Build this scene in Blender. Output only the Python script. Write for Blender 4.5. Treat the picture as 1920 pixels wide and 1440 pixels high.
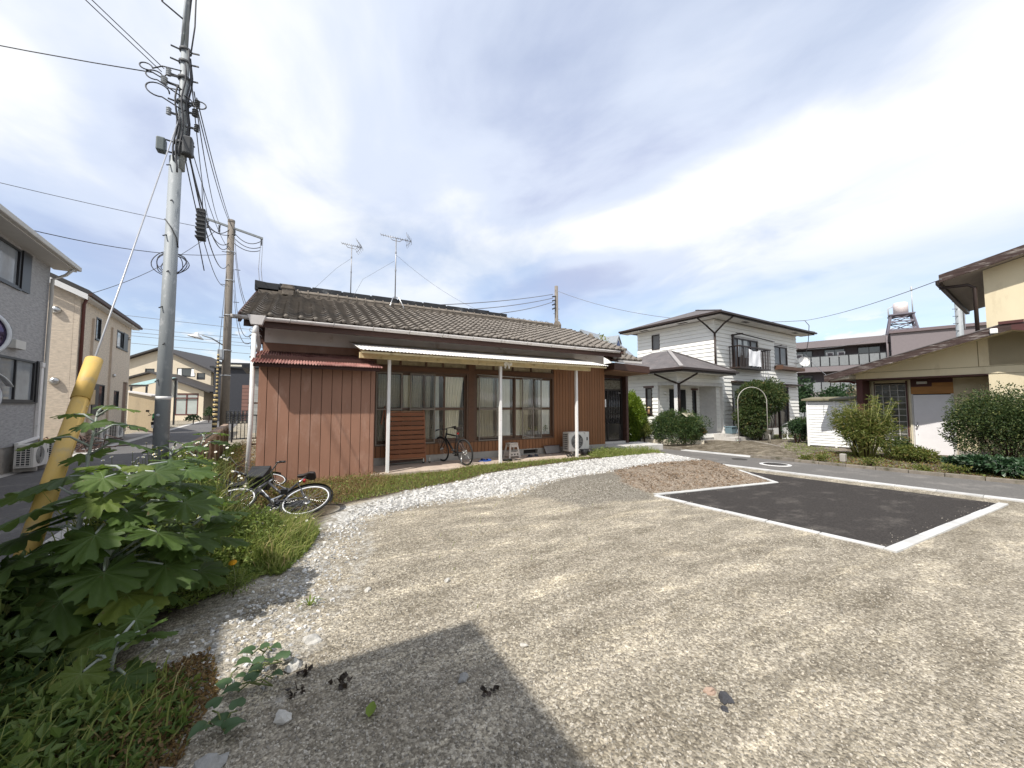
import bpy, bmesh, math, random
import numpy as np
from mathutils import Vector, Matrix, noise as mnoise

random.seed(7)
rng = np.random.default_rng(11)
for _o in list(bpy.data.objects):
    bpy.data.objects.remove(_o)
SC = bpy.context.scene
COL = SC.collection
R = math.radians

# ------------------------------------------------------------------ camera
F_PX, EYE = 720.0, 1.55
cd = bpy.data.cameras.new('camera')
cd.sensor_width = 36.0
cd.sensor_fit = 'HORIZONTAL'
cd.lens = F_PX / 1920.0 * 36.0
cd.clip_start = 0.05
cd.clip_end = 2000.0
cam = bpy.data.objects.new('camera', cd)
COL.objects.link(cam)
cam.location = (0, 0, EYE)
cam.rotation_euler = (R(90) + math.atan(42 / F_PX), 0, -R(29.05))
SC.camera = cam

# ------------------------------------------------------------------ sun, sky, exposure
SUN_TO = Vector((0.885, 0.466, -1.23)).normalized()      # the way the light travels
SUN_EL = math.asin(-SUN_TO.z)
SUN_AZ = math.atan2(-SUN_TO.x, -SUN_TO.y)                # compass angle of the sun from +Y, clockwise
sl = bpy.data.lights.new('sun', 'SUN')
sl.energy = 4.1
sl.angle = R(0.6)
sl.color = (1.0, 0.955, 0.88)
so = bpy.data.objects.new('sun', sl)
COL.objects.link(so)
so.rotation_euler = SUN_TO.to_track_quat('-Z', 'Y').to_euler()
so.location = (-12, -8, 20)

SC.view_settings.view_transform = 'Standard'
SC.view_settings.look = 'None'
SC.view_settings.exposure = 0.46
SC.view_settings.gamma = 1.0
SC.view_settings.use_curve_mapping = False
SC.cycles.use_denoising = True

W = bpy.data.worlds.new('World')
SC.world = W
W.use_nodes = True


def build_world():
    nt = W.node_tree
    nt.nodes.clear()
    N = nt.nodes.new
    L = nt.links.new
    out = N('ShaderNodeOutputWorld')
    sky = N('ShaderNodeTexSky')
    sky.sky_type = 'NISHITA'
    sky.sun_disc = False
    sky.sun_elevation = SUN_EL
    sky.sun_rotation = SUN_AZ
    sky.air_density = 1.0
    sky.dust_density = 1.5
    sky.ozone_density = 1.5
    b1 = N('ShaderNodeBackground')
    b1.inputs['Strength'].default_value = 0.15
    L(sky.outputs['Color'], b1.inputs['Color'])
    tc = N('ShaderNodeTexCoord')
    sep = N('ShaderNodeSeparateXYZ')
    L(tc.outputs['Generated'], sep.inputs[0])

    def math_(op, a, b=None, clamp=False):
        m = N('ShaderNodeMath')
        m.operation = op
        m.use_clamp = clamp
        for i, s in enumerate((a, b)):
            if s is None:
                continue
            if isinstance(s, (int, float)):
                m.inputs[i].default_value = s
            else:
                L(s, m.inputs[i])
        return m.outputs[0]

    zc = math_('MAXIMUM', sep.outputs['Z'], 0.0)
    den = math_('ADD', zc, 0.16)
    px_ = math_('DIVIDE', sep.outputs['X'], den)
    py_ = math_('DIVIDE', sep.outputs['Y'], den)
    comb = N('ShaderNodeCombineXYZ')
    L(px_, comb.inputs[0])
    L(py_, comb.inputs[1])

    def fbm(scale, detail, rough, dist, rot, sc, off):
        mp = N('ShaderNodeMapping')
        mp.inputs['Rotation'].default_value = (0, 0, R(rot))
        mp.inputs['Scale'].default_value = sc
        mp.inputs['Location'].default_value = off
        L(comb.outputs[0], mp.inputs[0])
        n = N('ShaderNodeTexNoise')
        n.inputs['Scale'].default_value = scale
        n.inputs['Detail'].default_value = detail
        n.inputs['Roughness'].default_value = rough
        n.inputs['Distortion'].default_value = dist
        L(mp.outputs[0], n.inputs['Vector'])
        return n.outputs['Fac']

    def ramp(src, stops):
        r = N('ShaderNodeValToRGB')
        el = r.color_ramp.elements
        while len(el) < len(stops):
            el.new(0.5)
        for e, (p, c) in zip(el, stops):
            e.position = p
            e.color = (*c, 1) if isinstance(c, tuple) else (c, c, c, 1)
        r.color_ramp.interpolation = 'EASE'
        L(src, r.inputs[0])
        return r.outputs[0]

    cover = fbm(0.80, 7, 0.52, 0.4, 38, (1.0, 0.72, 1), (3.1, 1.7, 0))
    fine = fbm(2.2, 8, 0.55, 0.4, 35, (1.0, 0.72, 1), (0.4, 5.2, 0))
    tone = fbm(0.70, 5, 0.48, 0.5, 30, (1.0, 0.72, 1), (7.3, 2.2, 0))
    c1 = math_('ADD', math_('MULTIPLY', cover, 0.82), math_('MULTIPLY', fine, 0.18))
    fac = ramp(c1, [(0.30, 0.35), (0.56, 1.0)])
    # thin veil that fades towards the horizon, where the blue shows
    low = ramp(zc, [(0.0, 0.30), (0.14, 0.42), (0.36, 1.0)])
    veil = math_('MULTIPLY', fac, low, True)
    # a few small cumulus low over the roofs
    cum = N('ShaderNodeTexNoise')
    mp2 = N('ShaderNodeMapping')
    mp2.inputs['Scale'].default_value = (1.0, 1.0, 2.6)
    mp2.inputs['Location'].default_value = (0.2, 0.55, 0.1)
    L(tc.outputs['Generated'], mp2.inputs[0])
    L(mp2.outputs[0], cum.inputs['Vector'])
    cum.inputs['Scale'].default_value = 6.5
    cum.inputs['Detail'].default_value = 9
    cum.inputs['Roughness'].default_value = 0.55
    cumr = ramp(cum.outputs['Fac'], [(0.50, 0.0), (0.60, 1.0)])
    band = ramp(zc, [(0.0, 1.0), (0.13, 0.9), (0.24, 0.0)])
    cm = math_('MULTIPLY', cumr, band, True)
    total = math_('MAXIMUM', veil, cm)
    t2 = math_('ADD', math_('MULTIPLY', tone, 0.74), math_('MULTIPLY', fine, 0.26))
    ccol = ramp(t2, [(0.35, (0.50, 0.56, 0.76)), (0.46, (0.70, 0.77, 0.92)), (0.56, (0.95, 0.97, 1.0))])
    mixw = N('ShaderNodeMix')
    mixw.data_type = 'RGBA'
    L(cm, mixw.inputs['Factor'])
    L(ccol, mixw.inputs[6])
    mixw.inputs[7].default_value = (0.98, 0.98, 0.99, 1)
    b2 = N('ShaderNodeBackground')
    b2.inputs['Strength'].default_value = 0.80
    L(mixw.outputs[2], b2.inputs['Color'])
    mix = N('ShaderNodeMixShader')
    L(total, mix.inputs[0])
    L(b1.outputs[0], mix.inputs[1])
    L(b2.outputs[0], mix.inputs[2])
    L(mix.outputs[0], out.inputs['Surface'])


build_world()
# ------------------------------------------------------------------ helpers


def tag(o, label=None, cat=None, group=None, kind=None):
    if label:
        o['label'] = label
    if cat:
        o['category'] = cat
    if group:
        o['group'] = group
    if kind:
        o['kind'] = kind
    return o


def thing(name, label, cat, loc=(0, 0, 0), rz=0.0, group=None):
    o = bpy.data.objects.new(name, None)
    COL.objects.link(o)
    o.empty_display_size = 0.1
    o.location = loc
    o.rotation_euler = (0, 0, R(rz))
    return tag(o, label, cat, group)


def kids(o):
    return [c for c in bpy.data.objects if c.parent == o]


def copy_tree(o, loc=None, rz=None, label=None, name=None):
    def cp(s, p):
        c = s.copy()
        COL.objects.link(c)
        if p is not None:
            c.parent = p
        for ch in s.children:
            cp(ch, c)
        return c
    c = cp(o, None)
    if loc is not None:
        c.location = loc
    if rz is not None:
        c.rotation_euler = (0, 0, R(rz))
    if label:
        c['label'] = label
    return c


def link(name, me, parent=None, loc=None):
    o = bpy.data.objects.new(name, me)
    COL.objects.link(o)
    if parent is not None:
        o.parent = parent
    if loc is not None:
        o.location = loc
    return o


class MB:
    """collects simple solids, then becomes ONE mesh object"""

    def __init__(s):
        s.v = []
        s.f = []
        s.sm = []

    def add(s, vs, fs, smooth=False):
        b = len(s.v)
        s.v += [tuple(map(float, v)) for v in vs]
        for f in fs:
            s.f.append(tuple(i + b for i in f))
            s.sm.append(smooth)
        return s

    def box(s, x0, y0, z0, x1, y1, z1):
        if x0 > x1: x0, x1 = x1, x0
        if y0 > y1: y0, y1 = y1, y0
        if z0 > z1: z0, z1 = z1, z0
        return s.add([(x0, y0, z0), (x1, y0, z0), (x1, y1, z0), (x0, y1, z0), (x0, y0, z1), (x1, y0, z1), (x1, y1, z1), (x0, y1, z1)],
                     [(0, 3, 2, 1), (4, 5, 6, 7), (0, 1, 5, 4), (1, 2, 6, 5), (2, 3, 7, 6), (3, 0, 4, 7)])

    def bar(s, a, b, w, h, up=(0, 0, 1)):
        """a box-section bar from a to b"""
        a, b = Vector(a), Vector(b)
        d = (b - a).normalized()
        u = Vector(up)
        if abs(d.dot(u)) > 0.98:
            u = Vector((0, 1, 0)) if abs(d.y) < 0.9 else Vector((1, 0, 0))
        r = d.cross(u).normalized() * (w / 2)
        u = r.cross(d).normalized() * (h / 2)
        vs = [a - r - u, a + r - u, a + r + u, a - r + u, b - r - u, b + r - u, b + r + u, b - r + u]
        return s.add(vs, [(0, 1, 2, 3), (7, 6, 5, 4), (0, 4, 5, 1), (1, 5, 6, 2), (2, 6, 7, 3), (3, 7, 4, 0)])

    def prism(s, pts, vec):
        """polygon (3-D points) pushed along vec"""
        n = len(pts)
        v = Vector(vec)
        p = [Vector(q) for q in pts]
        nn = sum(((p[i] - p[0]).cross(p[(i + 1) % n] - p[0]) for i in range(1, n - 1)), Vector())
        if nn.dot(v) > 0:
            p = p[::-1]
        vs = p + [q + v for q in p]
        fs = [tuple(range(n)), tuple(range(2 * n - 1, n - 1, -1))]
        fs += [((i + 1) % n, i, n + i, n + (i + 1) % n) for i in range(n)]
        return s.add(vs, fs)

    def tube(s, pts, r, n=8, cap=True, closed=False):
        p = [Vector(q) for q in pts]
        m = len(p)
        rr = list(r) if hasattr(r, '__len__') else [r] * m
        rings = []
        u = None
        for i in range(m):
            if closed:
                d = p[(i + 1) % m] - p[i - 1]
            else:
                d = p[min(i + 1, m - 1)] - p[max(i - 1, 0)]
            d.normalize()
            if u is None:
                t = Vector((0, 0, 1)) if abs(d.z) < 0.9 else Vector((1, 0, 0))
                u = (t - d * t.dot(d)).normalized()
            else:
                u = (u - d * u.dot(d))
                u = u.normalized() if u.length > 1e-6 else Vector((1, 0, 0))
            w = d.cross(u)
            rings.append([p[i] + (u * math.cos(2 * math.pi * k / n) + w * math.sin(2 * math.pi * k / n)) * rr[i] for k in range(n)])
        vs = [q for g in rings for q in g]
        fs = []
        for i in range(m if closed else m - 1):
            a, b = i * n, ((i + 1) % m) * n
            for k in range(n):
                fs.append((a + k, a + (k + 1) % n, b + (k + 1) % n, b + k))
        s.add(vs, fs, True)
        if cap and not closed:
            b = len(s.v) - m * n
            s.f.append(tuple(b + k for k in range(n - 1, -1, -1)))
            s.sm.append(False)
            s.f.append(tuple(b + (m - 1) * n + k for k in range(n)))
            s.sm.append(False)
        return s

    def lathe(s, prof, c=(0, 0, 0), axis=(0, 0, 1), n=16):
        """profile [(radius, height)] turned about axis"""
        d = Vector(axis).normalized()
        t = Vector((1, 0, 0)) if abs(d.x) < 0.9 else Vector((0, 1, 0))
        u = (t - d * t.dot(d)).normalized()
        w = d.cross(u)
        c = Vector(c)
        vs = []
        for (r, h) in prof:
            for k in range(n):
                a = 2 * math.pi * k / n
                vs.append(c + d * h + (u * math.cos(a) + w * math.sin(a)) * r)
        fs = []
        for i in range(len(prof) - 1):
            for k in range(n):
                fs.append((i * n + k, i * n + (k + 1) % n, (i + 1) * n + (k + 1) % n, (i + 1) * n + k))
        return s.add(vs, fs, True)

    def sheet(s, fn, nu, nv, smooth=True):
        """fn(u,v) for u,v in 0..1"""
        vs = [fn(i / nu, j / nv) for j in range(nv + 1) for i in range(nu + 1)]
        fs = [(j * (nu + 1) + i, j * (nu + 1) + i + 1, (j + 1) * (nu + 1) + i + 1, (j + 1) * (nu + 1) + i) for j in range(nv) for i in range(nu)]
        return s.add(vs, fs, smooth)

    def mesh(s, name, mat):
        me = bpy.data.meshes.new(name)
        me.from_pydata(s.v, [], s.f)
        me.polygons.foreach_set('use_smooth', s.sm)
        if mat is not None:
            me.materials.append(mat)
        me.update()
        return me

    def build(s, name, mat, parent=None, loc=None, bevel=0.0):
        o = link(name, s.mesh(name, mat), parent, loc)
        if bevel:
            m = o.modifiers.new('bevel', 'BEVEL')
            m.width = bevel
            m.segments = 2
            m.limit_method = 'ANGLE'
            m.angle_limit = R(40)
        return o


def np_mesh(name, V, Fc, mat, parent=None, smooth=False, attrs=None):
    """big meshes from arrays: V (n,3), Fc (m,k)"""
    me = bpy.data.meshes.new(name)
    V = np.asarray(V, np.float32)
    Fc = np.asarray(Fc, np.int32)
    n, (m, k) = len(V), Fc.shape
    me.vertices.add(n)
    me.vertices.foreach_set('co', V.ravel())
    me.loops.add(m * k)
    me.loops.foreach_set('vertex_index', Fc.ravel())
    me.polygons.add(m)
    me.polygons.foreach_set('loop_start', np.arange(0, m * k, k, dtype=np.int32))
    me.polygons.foreach_set('use_smooth', np.full(m, smooth))
    me.update(calc_edges=True)
    me.validate()
    for an, arr in (attrs or {}).items():
        arr = np.asarray(arr, np.float32)
        if arr.ndim == 1:
            at = me.attributes.new(an, 'FLOAT', 'POINT')
            at.data.foreach_set('value', arr)
        else:
            at = me.attributes.new(an, 'FLOAT_COLOR', 'POINT')
            at.data.foreach_set('color', arr.ravel())
    if mat is not None:
        me.materials.append(mat)
    return link(name, me, parent)


def wall_holes(mb, axis, c, t, a0, a1, z0, z1, holes):
    """a wall slab (axis 'y': runs along x at y=c..c+t) with rectangular holes (a0,a1,z0,z1)"""
    As = sorted({a0, a1, *[min(max(h[i], a0), a1) for h in holes for i in (0, 1)]})
    for i in range(len(As) - 1):
        lo, hi = As[i], As[i + 1]
        if hi - lo < 1e-4:
            continue
        m = (lo + hi) / 2
        cuts = sorted([(h[2], h[3]) for h in holes if h[0] < m < h[1]])
        z = z0
        spans = []
        for (p, q) in cuts:
            if p > z:
                spans.append((z, min(p, z1)))
            z = max(z, q)
        if z < z1:
            spans.append((z, z1))
        for (p, q) in spans:
            if axis == 'y':
                mb.box(lo, c, p, hi, c + t, q)
            else:
                mb.box(c, lo, p, c + t, hi, q)


def lap(mb, axis, c, out, a0, a1, z0, z1, pitch, holes, proud=0.018, gap=0.013):
    """lapped boards on the face of a wall, cut round openings; out = +1/-1 along the axis normal"""
    z = z0
    while z < z1 - 1e-3:
        zt = min(z + pitch, z1)
        zb = z + gap
        iv = [(a0, a1)]
        for h in holes:
            if h[2] < zt - 0.005 and h[3] > z + 0.005:
                nv = []
                for (p, q) in iv:
                    if h[1] <= p or h[0] >= q:
                        nv.append((p, q))
                        continue
                    if h[0] > p: nv.append((p, h[0]))
                    if h[1] < q: nv.append((h[1], q))
                iv = nv
        for (p, q) in iv:
            A = [(p, c, zb), (q, c, zb), (q, c + out * proud, zb), (p, c + out * proud, zb), (p, c + out * 0.004, zt), (q, c + out * 0.004, zt), (p, c, zt), (q, c, zt)]
            if axis == 'x':
                A = [(y, x, w) for (x, y, w) in A]
            mb.add(A, [(0, 1, 2, 3), (3, 2, 5, 4), (0, 3, 4, 6), (1, 7, 5, 2), (4, 5, 7, 6)])
        z = zt


# ------------------------------------------------------------------ materials
_m = {}


def mat(name, col, rough=0.65, metal=0.0, var=0.12, scale=5.0, bump=0.0, bscale=60.0, rnd=0.0, isl=0.0,
        dirt=None, spec=0.4, stretch=(1, 1, 1)):
    """colour with uneven tone, optional wear colour dirt=(colour, amount 0..1, scale), relief, and tint per object / per island"""
    if name in _m:
        return _m[name]
    m = bpy.data.materials.new(name)
    m.use_nodes = True
    nt = m.node_tree
    N, L = nt.nodes.new, nt.links.new
    p = nt.nodes['Principled BSDF']
    p.inputs['Roughness'].default_value = rough
    p.inputs['Metallic'].default_value = metal
    p.inputs['Specular IOR Level'].default_value = spec
    tc = N('ShaderNodeTexCoord')
    mp = N('ShaderNodeMapping')
    mp.inputs['Scale'].default_value = stretch
    L(tc.outputs['Object'], mp.inputs[0])
    n1 = N('ShaderNodeTexNoise')
    n1.inputs['Scale'].default_value = scale
    n1.inputs['Detail'].default_value = 6
    n1.inputs['Roughness'].default_value = 0.62
    L(mp.outputs[0], n1.inputs['Vector'])
    cur = None
    base = N('ShaderNodeRGB')
    base.outputs[0].default_value = (*col, 1)
    cur = base.outputs[0]
    if dirt:
        dc, amt, ds = dirt
        nd = N('ShaderNodeTexNoise')
        nd.inputs['Scale'].default_value = ds
        nd.inputs['Detail'].default_value = 8
        nd.inputs['Roughness'].default_value = 0.68
        L(mp.outputs[0], nd.inputs['Vector'])
        rp = N('ShaderNodeMapRange')
        rp.inputs['From Min'].default_value = 0.68 - 0.36 * amt
        rp.inputs['From Max'].default_value = 0.80 - 0.26 * amt
        L(nd.outputs['Fac'], rp.inputs['Value'])
        mx = N('ShaderNodeMix')
        mx.data_type = 'RGBA'
        L(rp.outputs[0], mx.inputs['Factor'])
        L(cur, mx.inputs[6])
        mx.inputs[7].default_value = (*dc, 1)
        cur = mx.outputs[2]

    def times(src, lo, hi, fmin=0.25, fmax=0.75):
        nonlocal cur
        rp = N('ShaderNodeMapRange')
        rp.inputs['From Min'].default_value = fmin
        rp.inputs['From Max'].default_value = fmax
        rp.inputs['To Min'].default_value = lo
        rp.inputs['To Max'].default_value = hi
        L(src, rp.inputs['Value'])
        h = N('ShaderNodeHueSaturation')
        L(rp.outputs[0], h.inputs['Value'])
        L(cur, h.inputs['Color'])
        cur = h.outputs[0]
    if var:
        times(n1.outputs['Fac'], 1 - var, 1 + var)
    if rnd:
        oi = N('ShaderNodeObjectInfo')
        times(oi.outputs['Random'], 1 - rnd, 1 + rnd, 0, 1)
    if isl:
        g = N('ShaderNodeNewGeometry')
        times(g.outputs['Random Per Island'], 1 - isl, 1 + isl, 0, 1)
    L(cur, p.inputs['Base Color'])
    if bump:
        nb = N('ShaderNodeTexNoise')
        nb.inputs['Scale'].default_value = bscale
        nb.inputs['Detail'].default_value = 4
        L(mp.outputs[0], nb.inputs['Vector'])
        b = N('ShaderNodeBump')
        b.inputs['Strength'].default_value = bump
        b.inputs['Distance'].default_value = 0.01
        L(nb.outputs['Fac'], b.inputs['Height'])
        L(b.outputs[0], p.inputs['Normal'])
    _m[name] = m
    return m


def leaf_mat(name, ca, cb, trans=0.35, cc=None, rough=0.5):
    """leaves: colour per island between ca and cb (some cc), light passes through"""
    if name in _m:
        return _m[name]
    m = bpy.data.materials.new(name)
    m.use_nodes = True
    nt = m.node_tree
    N, L = nt.nodes.new, nt.links.new
    p = nt.nodes['Principled BSDF']
    out = nt.nodes['Material Output']
    g = N('ShaderNodeNewGeometry')
    r = N('ShaderNodeValToRGB')
    el = r.color_ramp.elements
    el[0].color = (*ca, 1)
    el[1].color = (*cb, 1)
    el[1].position = 0.85 if cc else 1.0
    if cc:
        e = el.new(0.97)
        e.color = (*cc, 1)
    L(g.outputs['Random Per Island'], r.inputs[0])
    L(r.outputs[0], p.inputs['Base Color'])
    p.inputs['Roughness'].default_value = rough
    p.inputs['Specular IOR Level'].default_value = 0.3
    t = N('ShaderNodeBsdfTranslucent')
    h = N('ShaderNodeHueSaturation')
    h.inputs['Value'].default_value = 1.5
    h.inputs['Saturation'].default_value = 1.1
    L(r.outputs[0], h.inputs['Color'])
    L(h.outputs[0], t.inputs['Color'])
    mx = N('ShaderNodeMixShader')
    mx.inputs[0].default_value = trans
    L(p.outputs[0], mx.inputs[1])
    L(t.outputs[0], mx.inputs[2])
    L(mx.outputs[0], out.inputs['Surface'])
    _m[name] = m
    return m


def thin_glass(name, tint=(0.8, 0.85, 0.85), refl=0.12):
    if name in _m:
        return _m[name]
    m = bpy.data.materials.new(name)
    m.use_nodes = True
    nt = m.node_tree
    N, L = nt.nodes.new, nt.links.new
    out = nt.nodes['Material Output']
    nt.nodes.remove(nt.nodes['Principled BSDF'])
    t = N('ShaderNodeBsdfTransparent')
    t.inputs[0].default_value = (*tint, 1)
    gl = N('ShaderNodeBsdfGlossy')
    gl.inputs['Roughness'].default_value = 0.02
    lw = N('ShaderNodeLayerWeight')
    lw.inputs['Blend'].default_value = 0.35
    mr = N('ShaderNodeMapRange')
    mr.inputs['To Min'].default_value = refl
    mr.inputs['To Max'].default_value = 0.75
    L(lw.outputs['Facing'], mr.inputs['Value'])
    mx = N('ShaderNodeMixShader')
    L(mr.outputs[0], mx.inputs[0])
    L(t.outputs[0], mx.inputs[1])
    L(gl.outputs[0], mx.inputs[2])
    L(mx.outputs[0], out.inputs['Surface'])
    _m[name] = m
    return m


def dark_glass():
    return mat('dark window glass', (0.035, 0.04, 0.045), rough=0.06, var=0.25, scale=1.3, spec=0.9)


def window(parent, axis, c, out, a0, a1, z0, z1, fm, n=2, fw=0.05, sill=True, glass=None, depth=0.07, mid=False, name='window'):
    """a framed window on a wall face: frame = part, each pane and the sill = sub-parts. out = +-1 outward normal"""
    def B(mb, p, q, lo, hi, d0, d1):
        y0, y1 = c + out * d0, c + out * d1
        if axis == 'y':
            mb.box(p, y0, lo, q, y1, hi)
        else:
            mb.box(y0, p, lo, y1, q, hi)
    f = MB()
    B(f, a0, a1, z1 - fw, z1, -0.03, depth * 0.6)
    B(f, a0, a1, z0, z0 + fw, -0.03, depth * 0.6)
    B(f, a0, a0 + fw, z0 + fw, z1 - fw, -0.03, depth * 0.6)
    B(f, a1 - fw, a1, z0 + fw, z1 - fw, -0.03, depth * 0.6)
    ed = [a0 + fw + (a1 - a0 - 2 * fw) * i / n for i in range(n + 1)]
    for i in range(1, n):
        B(f, ed[i] - fw * 0.45, ed[i] + fw * 0.45, z0 + fw, z1 - fw, -0.025, depth * 0.45)
    zm = (z0 + z1) / 2
    if mid:
        for i in range(n):
            lo = ed[i] + (fw * 0.45 if i else 0)
            hi = ed[i + 1] - (fw * 0.45 if i < n - 1 else 0)
            B(f, lo, hi, zm - fw * 0.4, zm + fw * 0.4, -0.02, depth * 0.4)
    fo = f.build(name, fm, parent)
    for i in range(n):
        g = MB()
        B(g, ed[i] + 0.004, ed[i + 1] - 0.004, z0 + fw * 0.9, z1 - fw * 0.9, -0.012 + 0.008 * (i % 2), -0.006 + 0.008 * (i % 2))
        g.build('pane', glass or dark_glass(), fo)
    if sill:
        s = MB()
        B(s, a0 - 0.04, a1 + 0.04, z0 - 0.045, z0 - 0.002, -0.03, depth)
        s.build('sill', fm, fo)
    return fo


def circle(c, r, u, v, n=32):
    c, u, v = Vector(c), Vector(u), Vector(v)
    return [c + (u * math.cos(2 * math.pi * k / n) + v * math.sin(2 * math.pi * k / n)) * r for k in range(n)]


def sag_line(a, b, sag, n=14):
    a, b = Vector(a), Vector(b)
    return [a.lerp(b, t) - Vector((0, 0, sag * 4 * t * (1 - t))) for t in [i / n for i in range(n + 1)]]
# ------------------------------------------------------------------ the lie of the land
RD_O, RD_A = (11.1, 3.9), 6.3          # the side road: a point on its near edge and its turn from +Y


def rot2(x, y, o, a):
    c, s = math.cos(R(a)), math.sin(R(a))
    dx, dy = x - o[0], y - o[1]
    return dx * c + dy * s, -dx * s + dy * c


def unrot2(lx, ly, o, a):
    c, s = math.cos(R(a)), math.sin(R(a))
    return o[0] + lx * c - ly * s, o[1] + lx * s + ly * c


def sstep(a, b, x):
    t = np.clip((x - a) / (b - a), 0, 1)
    return t * t * (3 - 2 * t)


def sdf(poly, x, y):
    """signed distance to a polygon, positive inside"""
    P = np.asarray(poly, float)
    d = np.full(np.shape(x), 1e9)
    ins = np.zeros(np.shape(x), bool)
    n = len(P)
    for i in range(n):
        a, b = P[i], P[(i + 1) % n]
        ex, ey = b - a
        wx, wy = x - a[0], y - a[1]
        t = np.clip((wx * ex + wy * ey) / (ex * ex + ey * ey), 0, 1)
        d = np.minimum(d, (wx - ex * t) ** 2 + (wy - ey * t) ** 2)
        c1 = (a[1] <= y) & (b[1] > y)
        c2 = (a[1] > y) & (b[1] <= y)
        cr = ex * wy - ey * wx
        ins ^= (c1 & (cr > 0)) | (c2 & (cr < 0))
    d = np.sqrt(d)
    return np.where(ins, d, -d)


BANK = [(4.2, 5.1), (5.72, 5.02), (9.3, 4.72), (10.35, 6.3), (10.75, 8.2), (10.9, 9.5), (9, 10), (3, 9.5), (3, 6.0)]
PAD = [(5.70, 4.88), (5.90, 1.84), (10.78, 1.84), (10.28, 6.05), (9.26, 4.62)]
WHITE = [(0.28, 5.5), (0.62, 6.5), (1.71, 7.15), (2.93, 7.55), (4.79, 8.0), (6.84, 8.4), (9.1, 8.55), (10.6, 8.3), (10.2, 7.0), (8.1, 6.75),
         (6.51, 6.75), (4.9, 6.5), (3.4, 6.1), (1.9, 6.2), (0.87, 5.9), (0.5, 5.5)]
TAIL = [(0.3, 5.6), (0.95, 5.9), (0.75, 4.9), (0.5, 3.9), (0.2, 3.0), (-0.1, 2.5), (-0.7, 2.6), (-0.8, 3.4), (-0.1, 4.2), (0.1, 5.0)]
DARK = [(3.5, 5.9), (5.2, 6.45), (6.6, 6.5), (5.9, 5.2), (5.4, 4.75), (3.9, 4.75)]
BROWN = [(6.3, 6.6), (7.6, 6.75), (9.3, 6.9), (10.3, 6.8), (10.3, 6.2), (9.3, 4.75), (5.75, 5.05), (5.5, 5.5)]


def zpad(x):
    return np.where(x < 5.7, -0.06 * sstep(4.3, 5.7, x), -0.06 - 0.09 * np.clip((x - 5.7) / 4.8, 0, 1))


def gz(x, y):
    x = np.asarray(x, float)
    y = np.asarray(y, float)
    z = zpad(x)
    b = sdf(BANK, x, y)
    z = z + (0.07 - z) * sstep(0.0, 0.75, b)
    z = z + 0.10 * np.exp(-(((x - 5.0) / 0.95) ** 2 + ((y - 5.75) / 0.55) ** 2))
    z = z + 0.10 * np.exp(-(((x - 7.8) / 1.6) ** 2 + ((y - 6.35) / 0.6) ** 2))
    rx, ry = rot2(x, y, RD_O, RD_A)
    # the road and what lies beyond it
    far = -0.15 + 0.15 * sstep(2.75, 4.6, rx)
    w = sstep(-0.05, 0.0, rx)
    z = z * (1 - w) + far * w
    # level ground under and behind the bungalow, left of the road
    return z


def gz1(x, y):
    return float(gz(np.array([x]), np.array([y]))[0])


def fbm2(x, y, s, seed, oct=4):
    v = np.zeros(np.shape(x))
    a = 1.0
    tot = 0
    r = np.random.default_rng(seed)
    for o in range(oct):
        for k in range(5):
            an = r.uniform(0, 6.28)
            f = s * 2 ** o * r.uniform(0.7, 1.3)
            v += a * np.sin(f * (x * math.cos(an) + y * math.sin(an)) + r.uniform(0, 6.28)) / 5
        tot += a
        a *= 0.6
    return v / tot


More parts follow.
